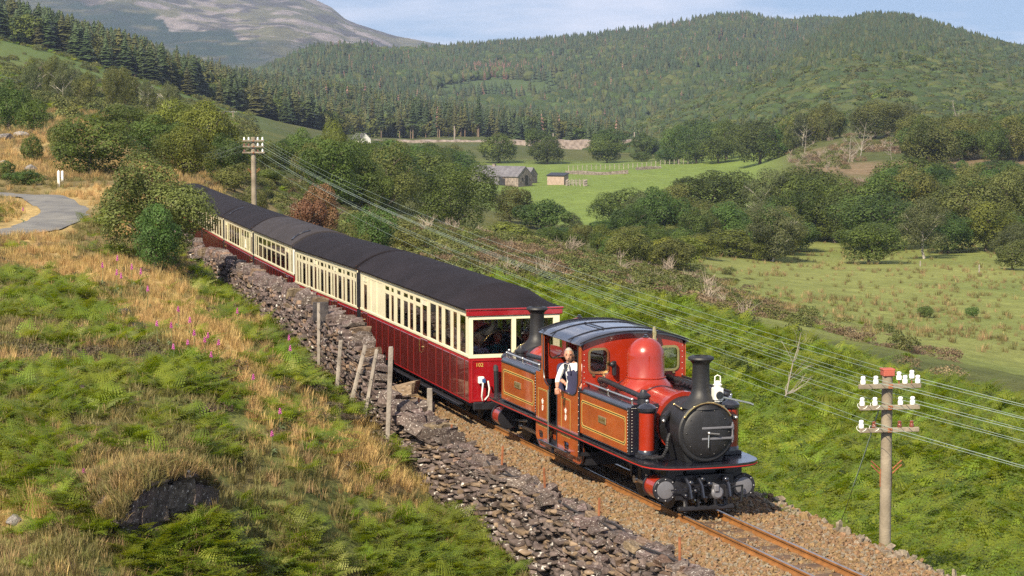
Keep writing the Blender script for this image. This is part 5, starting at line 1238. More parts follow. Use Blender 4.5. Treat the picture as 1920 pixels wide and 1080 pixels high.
mixed(P, u, v, CON, BRD + BRDH, np.clip(.85 - .9 * sstep(.0, 1.0, (v - 118) / 90 + (u - 1450) / 700), .04, 1), 'right_hill_forest', 'mixed forest on the rounded hill', 5, 9)
P, u, v = on_hill(CX, CY, CZ, 9000, lambda x, y, z, u, v: np.ones_like(x))
mixed(P, u, v, CONH, BRDH, np.clip(.9 - .35 * fbm(P[:, 0] / 30, P[:, 1] / 40, 51), 0, 1), 'left_conifer_forest', 'conifer forest on the slope falling from the left', 9, 13, rng.random(len(P)) < .02)
cu = rng.uniform(-80, 640, 900); cy_ = rng.uniform(590, 720, 900) + np.clip(cu - 300, 0, None) * .35; cx = (cu - 960) / F * cy_; Pc = np.stack([cx, cy_, ground_z(cx, cy_)], 1)
isb = rng.random(900) < .3; h_ = rng.uniform(7.5, 11.5, 900); scatter('crest_wood', 'dense pine and oak wood along the crest of the left hillside', Pc, CONH + BRDH, np.stack([h_ * np.where(isb, .9, 1.5), h_ * np.where(isb, .9, 1.5), h_ * np.where(isb, .75, 1)], 1), idx=np.where(isb, 3 + rng.integers(0, 2, 900), rng.integers(0, 3, 900)), tilt=.03)

# ------------------------------------------------------------------ trees one by one
TREES = [  # kind, u, top row, width px, distance, label
 ('hawthorn',288,288,244,69,'spreading olive hawthorn against the wall, hiding the tail of the train','t'),('sycamore',292,382,112,66,'small bright green sycamore on a thin trunk under the hawthorn','t'),
 ('oak',170,216,180,128,'dark round oak behind the dry grass left of the hawthorn','t'),('green',18,150,84,185,'tall green tree at the far left above the rocks','t'),('oak',64,186,62,180,'dark small oak beside the tall green tree at the far left','t'),
 ('oak',235,196,140,172,'dark oak behind the dark round oak, its top only showing','t'),('lime',326,184,112,166,'yellow-green tree right of the dark oaks, left one of two','t'),('lime',388,190,128,156,'yellow-green tree standing tallest left of the telegraph pole','t'),
 ('green',288,216,122,150,'mid green tree between the dark round oak and the yellow-green ones','t'),('lime',345,238,124,140,'low yellow-green tree just above the hawthorn','t'),('green',424,250,90,150,'green tree directly left of the telegraph pole','t'),('olive',118,222,70,142,'pale olive crown left behind the dark round oak','t'),
 ('olive',440,306,86,146,'olive bushy tree behind the roof of the rear carriages','t'),('oak',500,318,80,168,'dark bushy tree right of the telegraph pole foot','t'),('oak',524,268,78,200,'dark tree right of the telegraph pole crossarms','t'),('green',568,240,84,230,'green rounded tree left of the pale poplar','t'),
 ('lime',624,224,78,232,'pale feathery poplar rising above the green trees','t'),('oak',674,250,92,212,'tall dark tree right of the pale poplar','t'),('green',640,326,110,190,'green tree below the tall dark tree','t'),('oak',706,322,72,190,'dark crown right below the tall dark tree','t'),
 ('oak',843,306,188,225,'big dark oak in the middle of the slope above the wires','t'),('oak',790,284,124,335,'dark oak behind the big dark oak','t'),('olive',735,262,104,420,'olive tree in front of the white cottage','t'),('green',846,280,104,420,'green tree left of the barn roof','t'),
 ('olive',957,348,70,272,'olive tree in front of the barn wall','t'),('green',1015,374,86,266,'green tree at the left edge of the bright field','t'),('lime',948,416,96,200,'yellow-green bush tree below the big dark oak','t'),('birch',1070,398,38,266,'grey half-bare small tree at the field edge','t'),
 ('green',1042,424,66,240,'low green bush at the bottom corner of the bright field','t'),('lime',1074,447,40,205,'small bright yellow-green bush at the top of the gorse','t'),('green',1145,408,66,270,'green bush left under the rounded oaks by the field','t'),
 ('oak',935,250,84,640,'rounded oak directly behind the barn','t'),('oak',1026,262,78,640,'dark oak left of the long stone embankment wall','t'),('oak',1138,264,78,640,'dark oak in front of the long stone embankment wall','t'),('green',1202,284,46,640,'small tree right of the oak by the embankment wall','t'),
 ('green',1250,279,56,620,'green tree at the far fence, leftmost of three','t'),('oak',1305,262,76,600,'dark oak at the far fence, middle of three','t'),('oak',1347,256,76,590,'dark oak at the far fence, rightmost of three','t'),('oak',1424,226,136,560,'large dark oak casting shade on the top of the bright field','t'),('oak',1460,236,92,545,'dark tree right of the large oak above the bright field','t'),
 ('oak',1338,320,140,330,'broad domed dark oak in front of the bright field','t'),('oak',1170,353,106,332,'dark green oak at the left of the group before the field','t'),('green',1240,356,86,326,'green crown between the domed oaks before the field','t'),('birch',1200,372,62,316,'pale slim birch in front of the left field oak','t'),
 ('olive',1252,404,104,290,'brownish olive tree below the birch','t'),('green',1370,380,92,302,'green tree under the broad domed oak','t'),('birch',1438,316,82,302,'tall grey-green birch with pale stems right of the domed oak','t'),('olive',1292,424,96,262,'olive tree above the gorse, left of the lit bush','t'),
 ('lime',1370,430,116,246,'sunlit yellowish bush tree at the end of the gorse','t'),('green',1440,428,76,252,'green tree between the sunlit bush and the meadow','t'),('olive',1500,358,104,312,'olive tree right of the tall birch','t'),('green',1488,410,96,272,'bright green tree at the near end of the meadow trees','t'),
 ('olive',1556,398,96,292,'olive-green tree below the knoll stone wall','t'),('oak',1715,294,160,332,'large domed oak on the right above the meadow','t'),('green',1660,364,160,272,'big green oak hanging over the meadow','t'),('oak',1632,418,108,242,'dark low oak nearest to the meadow','t'),
 ('birch',1735,370,86,252,'leaning birch with a white trunk at the meadow edge','t'),('olive',1815,328,134,292,'brownish tree right of the large domed oak','t'),('lime',1850,378,116,264,'yellow-green tree right of the leaning birch','t'),('oak',1886,398,96,270,'dark oak behind the yellow-green tree at the right edge','t'),
 ('birch',1906,418,76,246,'grey-green birch at the right edge of the picture','t'),('olive',1902,450,64,232,'round olive bush at the right end of the meadow','t'),('green',1780,398,96,262,'green tree behind the leaning birch','t'),
 ('olive',1556,196,66,520,'thin olive tree with a bare stem on the felled knoll','t'),('olive',1640,188,110,500,'tall scraggy tree crowning the felled knoll','t'),('olive',1736,230,70,450,'pale brownish tree right of the felled knoll','t'),('oak',1800,244,92,420,'dark green tree behind the large domed oak','t'),
 ('olive',1816,212,136,525,'broad olive wood edge top right of the knoll','t'),('green',1890,214,106,505,'green tree at the top right edge','t'),('green',1868,300,100,380,'green crown behind the brownish tree','t'),('oak',1930,330,110,330,'dark crown cut by the right edge of the picture','t'),
 ('green',45,318,84,118,'low green thicket beside the lane at the left','s'),('oak',62,252,50,140,'round dark bush below the rocks at the far left','s'),('green',12,300,40,122,'small green bush at the left edge above the lane','s'),
 ('russet',573,374,92,112,'rust-brown dying bush behind the fourth carriage','s'),('russet',606,345,84,122,'brown dark bush above the rust-brown one','s'),('green',690,388,110,111,'green bush behind the second carriage roof','s'),('olive',655,420,80,98,'olive bush close behind the third carriage roof','s'),
 ('oak',1374,688,78,70,'small dark bush behind the engine chimney','s'),('green',1738,578,34,162,'left of two lone bushes in the meadow','s'),('green',1826,580,30,166,'right of two lone bushes in the meadow','s'),('olive',470,350,70,120,'olive bush at the foot of the telegraph pole','s'),('olive',760,420,90,118,'olive bush in the gorse above the first carriage','s'),
]
for kind, u, vt, w, y, lab, ts in TREES:
    if ts == 't' and u > 900 and y < 350: w *= 1.25
    tree(kind, u, vt, w, y, lab, 'trees in the valley' if ts == 't' else 'bushes on the slopes', base=(.14 if kind == 'birch' else .05) if ts == 't' else .02, cat='tree' if ts == 't' else 'bush', hmin=.8, name=None if ts == 't' else 'bush')
rr = random.Random(3)
def fill(n, u0, u1, y0, y1, kinds, h0, h1, label, group, wf=(.7, 1.0), name=None, ok=lambda u, y: True, vmin=0):
    k = 0; got = []
    while k < n:
        u, y = rr.uniform(u0, u1), rr.uniform(y0, y1)
        if not ok(u, y): continue
        k += 1; x = (u - 960) / F * y; h = rr.uniform(h0, h1); z = gz(x, y); vt = float(to_uv(x, y, z + h)[1])
        if vt < vmin: h = max(2.2, h - (vmin + rr.uniform(0, 14) - vt) * y / F); vt = float(to_uv(x, y, z + h)[1])
        if vt < vmin - 6: k -= 1; continue
        kd = rr.choice(kinds); got.append(tree(kd, u, vt, h * rr.uniform(*wf) * F / y, y, label, group, name=name)); got[-1]['look'] = {'oak': 'dark', 'green': 'mid green', 'olive': 'olive', 'birch': 'grey-green', 'lime': 'yellowish'}[kd]
    number_across(got, '{1} ' + label + ', {0} from the left')
fill(46, 460, 870, 340, 640, ['oak', 'green', 'olive', 'oak'], 6, 9.5, 'tree in the hollow left of the barn', 'wooded hollow left of the barn', (.9, 1.3), vmin=266, ok=lambda u, y: u < 830 or y > 540)
fill(24, 1150, 1480, 235, 300, ['green', 'olive', 'olive', 'birch'], 4, 6.5, 'low tree below the domed oaks', 'thicket below the domed oaks', (.9, 1.3))
fill(44, 1480, 1990, 285, 400, ['oak', 'green', 'olive'], 6, 9, 'tree in the wood above the meadow', 'wood above the meadow', (.9, 1.3), ok=lambda u, y: not (1480 < u < 1700 and y > 325), vmin=305)
fill(40, 1690, 2010, 400, 570, ['oak', 'green', 'olive', 'olive'], 6, 11, 'tree in the wood beyond the right knoll', 'wood beyond the right knoll', (.9, 1.3), vmin=214)
fill(20, 1470, 1710, 500, 575, ['olive', 'green', 'birch', 'olive'], 5, 9, 'tree along the top of the felled knoll', 'trees along the top of the felled knoll', (.7, 1.1), vmin=190)
fill(46, 985, 1440, 185, 262, ['green', 'olive', 'lime', 'olive', 'oak'], 1.6, 3.4, 'low bush between the gorse and the field trees', 'low bushes between the gorse and the field trees', (1, 1.6), name='bush', vmin=424, ok=lambda u, y: not (u > 1300 and y < 225))
fill(24, 60, 330, 300, 380, ['birch', 'olive', 'birch'], 3.5, 6, 'slim young tree on the left hillside', 'young birches on the left hillside', (.45, .7))
fill(34, 1200, 2000, 600, 760, ['oak', 'green', 'olive'], 8, 11, 'tree at the foot of the wooded hill', 'trees along the foot of the wooded hill', (.9, 1.3), vmin=222)
fill(26, 430, 760, 170, 300, ['oak', 'green', 'olive'], 4.5, 7.5, 'bushy tree right of the telegraph pole', 'thicket right of the telegraph pole', (.9, 1.3), vmin=262)
fill(14, 1000, 1420, 640, 740, ['oak', 'green'], 6, 8, 'tree before the embankment', 'hedgerow in front of the embankment', (1, 1.4), ok=lambda u, y: not 1045 < u < 1125)
# conifers at the top of the left hillside, and the tall row with bare trunks over the railway bank
crest = [(-40, 70), (0, 82), (90, 104), (150, 128), (230, 158), (330, 178), (400, 202), (440, 214), (520, 232), (620, 252)]
lab = 'conifer along the crest of the left hillside'; got = []
for k in range(95):
    u = rr.uniform(-30, 600); vb = np.interp(u, *zip(*crest)); y = rr.uniform(575, 690) + max(0, u - 300) * .35; x = (u - 960) / F * y; z = gz(x, y); h = rr.uniform(8.5, 12) * (1 - .0004 * max(0, u))
    o = link('conifer_tree', CONH[rr.randrange(3)].data); o.location = (x, y, z); w = h * rr.uniform(1.2, 1.8); o.scale = (w, w, h); o.rotation_euler = (0, 0, rr.uniform(0, 6.28)); tag(o, lab, 'tree', 'conifers along the left crest'); got.append(o); o['look'] = 'short' if h < 10 else 'tall'
number_across(got, '{1} ' + lab + ', {0} from the left'); got = []
pine_tr = MB().tube([(0, 0, -.03), (.004, 0, .3), (-.003, .003, .6), (0, 0, .95)], [.014, .012, .010, .004], 6).mesh('trunk'); pine_tr.materials.append(M('pine_bark', (.17, .12, .085), rough=.9, var=.3))
for k in range(34):
    u = rr.uniform(690, 905); y = rr.uniform(815, 900); x = (u - 960) / F * y; z = gz(x, y); h = rr.uniform(10, 15)
    t = thing('pine_tree', 'tall pine with a bare trunk in the row above the railway bank', 'tree', (x, y, z), 0, 'pines above the railway bank'); got.append(t)
    a = link('trunk', pine_tr, None, t); a.scale = (h, h, h)
    c = link('crown', (CONH[rr.randrange(3)] if rr.random() > .08 else DEADC[0]).data, None, t); c.location = (0, 0, h * .30); c.scale = (h * .75, h * .75, h * .72); c.rotation_euler = (0, 0, rr.uniform(0, 6.28))
number_across(got, 'tall pine with a bare trunk above the railway bank, {0} from the left')
dead_me = trunk_mb(77, 1.0, .013, 12, .55, .03, .95).mesh('dead_tree'); dead_me.materials.append(M('bark_dead', (.24, .215, .185), rough=.9, var=.3))
for k, (u, y, h, lab) in enumerate(((1590, 440, 6.5, 'white bare tree leaning on the felled knoll'), (1612, 455, 7.5, 'tallest white bare tree on the felled knoll'), (1672, 440, 5, 'bare grey tree at the right of the felled knoll'), (1508, 480, 6, 'bare stem at the left of the felled knoll'), (1795, 545, 7, 'bare pale crown at the top of the right wood'))):
    x = (u - 960) / F * y; o = link('dead_tree', dead_me); o.location = (x, y, gz(x, y)); o.scale = (h, h, h); o.rotation_euler = (rr.uniform(-.15, .15), rr.uniform(-.2, .2), k * 1.7); tag(o, lab, 'tree', 'bare trees on the knoll')
# dead branch behind the engine
x, y = surv(1462, 745, 66)[:2]
o = link('dead_branch', dead_me); o.location = (x, y, gz(x, y)); o.scale = (2.2, 2.2, 2.4); o.rotation_euler = (0, .35, .4); tag(o, 'bleached dead branch standing in the bracken right of the engine', 'branch')

# ------------------------------------------------------------------ dry stone walls
def slate(name, c, c2, lich):
    m = M(name, c, rough=.95, var=.3, vs_=5, bump=.5, bs=22, col2=c2, rnd=.3, spec=.15)
    nt = m.node_tree; N, L = nt.nodes, nt.links; b = N['Principled BSDF']; src_ = b.inputs['Base Color'].links[0].from_socket
    n2 = N.new('ShaderNodeTexNoise'); n2.inputs['Scale'].default_value = 9; n2.inputs['Detail'].default_value = 5
    vm = [n for n in N if n.type == 'VECT_MATH'][0]; L.new(vm.outputs[0], n2.inputs['Vector'])
    r_ = N.new('ShaderNodeValToRGB'); r_.color_ramp.elements[0].position = lich; r_.color_ramp.elements[1].position = lich + .08; L.new(n2.outputs['Fac'], r_.inputs[0])
    mx = N.new('ShaderNodeMixRGB'); mx.inputs[2].default_value = (.50, .47, .44, 1); L.new(r_.outputs[0], mx.inputs[0]); L.new(src_, mx.inputs[1]); L.new(mx.outputs[0], b.inputs['Base Color'])
    return m
S_pur = slate('slate_purple', (.070, .053, .050), (.150, .118, .108), .60)
S_warm = slate('slate_warm', (.125, .088, .062), (.21, .155, .11), .64)
S_dark = slate('slate_dark', (.035, .032, .036), (.075, .068, .07), .70)
def stone_me(seed, mat, jag=.2):
    r = random.Random(seed); mb = MB().box((0, 0, 0), (1, 1, 1), .07)
    mb.v = [(a + r.uniform(-jag, jag) * .6, b + r.uniform(-jag, jag) * .6, c + r.uniform(-jag, jag) * .8) for a, b, c in mb.v]; me = mb.mesh('stone', 0); me.materials.append(mat); return me
ST = [stone_me(k, S_pur) for k in range(7)] + [stone_me(20 + k, S_warm) for k in range(2)]
def wall_from(name, label, stones, nmax=300, core=None, loc=(0, 0, 0)):
    """stones: (x, y, z, rot matrix, sx, sy, sz, weight); heaviest become parts, the rest one rubble part"""
    w = thing(name, label, 'wall', loc); stones = sorted(stones, key=lambda q: -q[7]); o0 = Vector(loc)
    for q in stones[:nmax]:
        o = link('stone', ST[rr.randrange(len(ST))], None, w); o.matrix_local = Matrix.Translation(Vector(q[:3]) - o0) @ q[3].to_4x4() @ Matrix.Diagonal((q[4], q[5], q[6], 1))
    if len(stones) > nmax:
        V, T, n = [], [], 0; mi = []
        tm = []
        for me in ST:
            me.calc_loop_triangles(); tm.append((np.array([v.co[:] for v in me.vertices]), np.array([t.vertices[:] for t in me.loop_triangles])))
        for q in stones[nmax:]:
            k = rr.randrange(len(ST)); v, t = tm[k]; m3 = np.array(q[3].to_3x3()) @ np.diag(q[4:7]); V.append(v @ m3.T + np.array(q[:3]) - np.array(o0)); T.append(t + n); n += len(v); mi += [0 if k < 7 else 1] * len(t)
        me = np_mesh('rubble', np.vstack(V), np.vstack(T)); me.materials.append(S_pur2); me.materials.append(S_warm2); me.polygons.foreach_set('material_index', mi); tag(link('rubble', me, None, w), kind='stuff')
    if core is not None: core.build('core', S_dark, w, 0, loc=(-o0))
    return w
S_pur2, S_warm2 = S_pur.copy(), S_warm.copy()
for m_ in (S_pur2, S_warm2):                                        # one joined mesh: shade by piece instead of by object
    N, L = m_.node_tree.nodes, m_.node_tree.links; hs = [n for n in N if n.type == 'HUE_SAT'][0]; g = N.new('ShaderNodeNewGeometry'); mr = N.new('ShaderNodeMapRange'); mr.inputs[3].default_value = .6; mr.inputs[4].default_value = 1.4
    L.new(g.outputs['Random Per Island'], mr.inputs[0]); L.new(mr.outputs[0], hs.inputs['Value']); hs.inputs['Hue'].default_value = .5
def rotm(s, tx=0, ty=0, tz=0): return Matrix.Rotation(thead(s) + math.pi / 2 + tz, 3, 'Z') @ Matrix.Rotation(tx, 3, 'X') @ Matrix.Rotation(ty, 3, 'Y')
def topA(s): return float(np.interp(s, [2.6, 3.4, 4.6, 6, 10, 33, 34], [.3, .6, 1.1, 1.3, 1.43, 1.40, 1.3])) + .10 * (float(vnoise(np.array([s * .9]), np.array([.5]), 8)[0]) - .5)
def freewall(s0, s1, lat0, topf, cope=True, th=.52, botf=None):
    St = []; s = s0
    def bot(s): x, y, _ = tw(s, lat0 - .35, 0); return gz(float(x), float(y)) - float(grade(s)) - .08
    bots = {round(k * .5, 1): bot(k * .5) for k in range(int(s0 * 2) - 1, int(s1 * 2) + 3)}
    def bz(s): return bots[round(math.floor(s * 2) * .5, 1)]
    h = 0; zmax = max(topf(k) for k in np.linspace(s0, s1, 40)); z = min(bots.values())
    while z < zmax:
        ch = rr.uniform(.045, .09); s = s0 + rr.uniform(0, .2)
        while s < s1:
            ln = rr.uniform(.16, .52); sc = s + ln / 2; t = topf(sc); b_ = bz(sc)
            if b_ < z < t:
                f = (z - b_) / max(.1, t - b_); lat = lat0 - th / 2 * (1 - .3 * f) + rr.uniform(-.05, .03); p = tp(sc, lat, z + ch / 2)
                St.append((*p, rotm(sc, rr.uniform(-.18, .18), rr.uniform(-.14, .14), rr.uniform(-.2, .2)), ln * 1.08, rr.uniform(.16, .3), ch * rr.uniform(.95, 1.35), ln * ch / (1 + p.y * .02) + rr.uniform(0, .01)))
            s += ln
        z += ch * .93
    if cope:
        s = s0 + .1
        while s < s1 - .1:
            ln = rr.uniform(.18, .46); sc = s + ln / 2; p = tp(sc, lat0 + rr.uniform(-.06, .06), topf(sc) + .1)
            St.append((*p, rotm(sc, rr.uniform(-.2, .2), rr.uniform(-.25, .25), rr.uniform(-.3, .3)), ln * 1.0, rr.uniform(.26, .44), rr.uniform(.12, .34) * (1 if sc > 9 else .6), 9)); s += ln * rr.uniform(.95, 1.25)
    core = MB(); ks = np.arange(s0 + .1, s1 - .05, .5)
    P = []
    for k in ks:
        b_, t = bz(k) - .3, topf(k) - .02
        P += [tp(k, lat0 - th / 2 + .09, b_), tp(k, lat0 - th / 2 * .7 + .08, t), tp(k, lat0 + th / 2 * .7, t), tp(k, lat0 + th / 2, b_ - .3)]
    Q = [(i * 4 + j, i * 4 + (j + 1) % 4, i * 4 + 4 + (j + 1) % 4, i * 4 + 4 + j) for i in range(len(ks) - 1) for j in range(4)] + [(0, 1, 2, 3), tuple(len(P) - 4 + j for j in range(4))]
    core.add(P, Q); return St, core
St, core = freewall(2.8, 33.3, -1.88, topA, th=.46)
wall_from('dry_stone_wall', 'grey dry stone wall with big rough cope stones running beside the carriages', St, 300, core, tp(18, -1.88, .8))
St, core = freewall(36.2, 50, -1.95, lambda s: 1.22 + .12 * math.sin(s * 1.3))
wall_from('dry_stone_wall', 'continuing dry stone wall beyond the shaded gap, half under the hawthorn', St, 90, core, tp(42, -1.95, .8))
# front retaining wall
def topB(s): return float(np.interp(s, [-18, -4, -1.5, .3, 1.6, 3.2], [-.14, -.11, -.05, .10, .22, .38]))
def footB(s): x, y, _ = tw(s, -2.35, 0); return gz(float(x), float(y)) - float(grade(s))
St = []; fb = {k: footB(k * .5) for k in range(-40, 10)}
for z_i in range(30):
    f = z_i / 29; s = -17.5 + rr.uniform(0, .3)
    while s < 3.4:
        ln = rr.uniform(.14, .5) if rr.random() > .25 else rr.uniform(.08, .16); sc = s + ln / 2; b_ = fb[int(math.floor(sc * 2))] - .05; t = topB(sc); z = b_ + (t - b_) * f; lat = -2.24 + .60 * f ** 1.1 + rr.uniform(-.08, .08); ch = (t - b_) / 29 * rr.uniform(.7, 1.9) + .012
        p = tp(sc, lat, z); St.append((*p, rotm(sc, rr.uniform(-.14, .14) - .08, rr.uniform(-.12, .12) + .04, rr.uniform(-.25, .25)), ln * 1.12, rr.uniform(.2, .42), ch, ln * ch + (.02 if f > .85 else 0))); s += ln * rr.uniform(.85, 1.0)
for k in range(60):
    sc = rr.uniform(-16, 2.5); p = tp(sc, rr.uniform(-1.85, -1.48), topB(sc) + .02); St.append((*p, rotm(sc, rr.uniform(-.4, .4), rr.uniform(-.3, .3), rr.uniform(-1, 1)), rr.uniform(.14, .4), rr.uniform(.12, .3), rr.uniform(.06, .16), .05))
for k in range(16):
    sc = rr.uniform(-1.6, 2.6); p = tp(sc, rr.uniform(-2.05, -1.55), topB(sc) + rr.uniform(.0, .12)); St.append((*p, rotm(sc, rr.uniform(-.4, .4), rr.uniform(-.3, .3), rr.uniform(-1, 1)), rr.uniform(.3, .7), rr.uniform(.25, .45), rr.uniform(.12, .3), 5))
core = MB(); ks = np.arange(-18, 3.3, .5); P = []
for k in ks:
    b_, t = footB(k) - .3, topB(k) - .05; P += [tp(k, -2.16, b_), tp(k, -1.62, t), tp(k, -1.45, t - .02), tp(k, -1.42, b_)]
Q = [(i * 4 + j, i * 4 + (j + 1) % 4, i * 4 + 4 + (j + 1) % 4, i * 4 + 4 + j) for i in range(len(ks) - 1) for j in range(4)] + [(0, 1, 2, 3), tuple(len(P) - 4 + j for j in range(4))]
core.add(P, Q)
wall_from('retaining_wall', 'tumbled purple slate retaining wall below the ballast in the foreground', St, 300, core, tp(-7, -2.2, -.5))
# ballast stones
def stonesrc(seed, mat): return src('ballast_stone', stone_me(seed, mat, .22))
B1 = M('ballast_brown', (.165, .105, .055), rough=.95, var=.3, rnd=.16, spec=.2, col2=(.25, .165, .09)); B2 = M('ballast_grey', (.15, .125, .095), rough=.95, var=.3, rnd=.16, spec=.2, col2=(.25, .21, .155))
n = 42000; s = rng.uniform(-19, 9, n); l = np.where(rng.random(n) < .55, rng.uniform(-1.85, -.45, n), rng.uniform(-.3, 1.95, n)); keep = (np.abs(np.abs(l) - GA) > .07) & ~((np.abs(l) < .62) & (np.abs((s + 30 + .34) % .68 - .34) < .12) & (rng.random(n) < .7)); s, l = s[keep], l[keep]
zz = np.interp(l, _l, _pz) + rng.uniform(-.02, .02, len(l)); x, y, z = tw(s, l, zz); sz = rng.uniform(.022, .062, len(l)) * np.where(np.abs(l) < .3, .75, 1)
scatter('ballast_stones', 'loose brown and grey ballast stones', np.stack([x, y, z], 1), [stonesrc(51, B1), stonesrc(52, B1), stonesrc(53, B2), stonesrc(54, B1)], np.stack([sz * 1.3, sz, sz * .7], 1), rot=rng.uniform(-3, 3, (len(l), 3)))
n = 2600; s = rng.uniform(-19, 12, n); l = rng.normal(1.88, .10, n); x, y, z = tw(s, l, -.26 + rng.uniform(-.12, .05, n)); sz = rng.uniform(.05, .13, n)
scatter('edge_stones', 'pale stones along the right edge of the ballast', np.stack([x, y, z], 1), [stonesrc(61, B2), stonesrc(62, B1), stonesrc(63, B2)], np.stack([sz * 1.4, sz, sz * .7], 1), rot=rng.uniform(-3, 3, (n, 3)))

# ------------------------------------------------------------------ fences, stakes, cables
m_post = M('weathered_wood', (.22, .19, .165), rough=.9, var=.35, vs_=3, bump=.5, bs=18, col2=(.32, .285, .25))
m_wire = M('fence_wire', (.10, .085, .075), rough=.6, metal=.5)
def pixz(u, v, y): return Vector([float(k) for k in surv(u, v, y)])
fence = thing('timber_fence', 'leaning grey timber posts strung with slack wire over the tumbled wall', 'fence', tp(5, -2.2, 0))
posts = [((598, 664), (598, 568), 52.6, .085), ((632, 728), (639, 638), 50.5, .10), ((659, 752), (685, 647), 49.2, .10), ((686, 770), (707, 655), 47.9, .10), ((727, 818), (733, 651), 46.1, .115)]
tops = []
for (bu, bv), (tu, tv), d, w in posts:
    b, t = pixz(bu, bv, d), pixz(tu, tv, d); b = b + (b - t).normalized() * .25; mid, L_ = (b + t) / 2, (t - b).length
    mb = MB().box((0, 0, 0), (w, w * .8, L_), .012); r_ = random.Random(int(bu)); mb.v = [(a + r_.uniform(-.006, .006), c + r_.uniform(-.006, .006), e + r_.uniform(-.015, .015)) for a, c, e in mb.v]
    o = mb.build('post', m_post, fence); o.location = mid - fence.location; o.rotation_euler = ((t - b).to_track_quat('Z', 'Y')).to_euler(); tops.append((b, t))
for f in (.35, .6, .88):
    pts = []
    for i in range(len(tops) - 1):
        a, c = tops[i][0].lerp(tops[i][1], f), tops[i + 1][0].lerp(tops[i + 1][1], f - .05)
        for q in range(8): t = q / 8; pts.append(a.lerp(c, t) + Vector((.0, -.06, -.22 * t * (1 - t) * (1 + f))) - fence.location)
    pts.append(tops[-1][0].lerp(tops[-1][1], f - .05) + Vector((0, -.06, 0)) - fence.location); MB().tube(pts, .006, 5).build('wire', m_wire, fence)
b, t = pixz(806, 790, 46.8), pixz(803, 728, 46.8)
o = MB().box((0, 0, (t - b).length / 2), (.11, .08, (t - b).length), .012).build('stump_post', m_post); o.location = b; tag(o, 'short broken timber post standing alone at the edge of the ballast', 'post')
p = pixz(601, 584, 53.3)
o = MB().box((0, 0, 0), (.36, .035, .44), .006).build('slate_slab', S_dark); o.location = p; o.rotation_euler = (.12, 0, .2); tag(o, 'dark upright slate slab leaning behind the first fence post', 'slab')
rustm = M('rusty_iron', (.24, .085, .035), rough=.8, var=.3, vs_=8)
STK = [(760, 752, 717), (866.7, 824, 794), (934.8, 877, 836), (1007.4, 921, 877), (1127.4, 974, 934), (1271, 1052, 1006)]
stake0 = None; ords = ('beside the broken timber post', 'next along after the broken timber post', 'third along from the timber fence', 'below the cab of the engine', 'below the front tank of the engine', 'nearest the bottom edge, below the engine front')
for k, (u, vb, vt) in enumerate(STK):
    s_ = {0: 1.2, 1: -1.1, 2: -4.4, 3: -6.85, 4: -9.5, 5: -12.9}[k]; p = tp(s_, -1.58, -.14) if k else tp(1.2, -1.62, .0); h = (vb - vt) * p.y / F + .06
    o = MB().box((0, 0, h / 2 - .05), (.035, .028, h + .1), .004).build('iron_stake', rustm); o.location = p; o.rotation_euler = (rr.uniform(-.05, .05), rr.uniform(-.08, .08), .4); tag(o, 'rusty iron stake in the ballast edge, ' + ords[k], 'stake', 'rusty stakes along the ballast')
m_cab = M('black_cable', (.02, .018, .02), rough=.6)
pts = [tp(s_, -1.66 + .10 * math.sin(s_ * 1.7), -.07 + .03 * math.sin(s_ * 2.9)) for s_ in np.arange(1.5, -19, -.4)]
tag(MB().tube(pts, .019, 6).build('signal_cable', m_cab), 'black cable lying along the line of rusty stakes', 'cable')
pts = [tp(s_, -1.70 + .06 * math.sin(s_ * 1.3 + 1), topB(s_) + .02 + .03 * math.sin(s_ * 2.3)) for s_ in np.arange(-1.2, -12, -.4)]
tag(MB().tube(pts, .015, 6).build('signal_cable', m_cab), 'second black cable lower down across the slate wall top', 'cable')

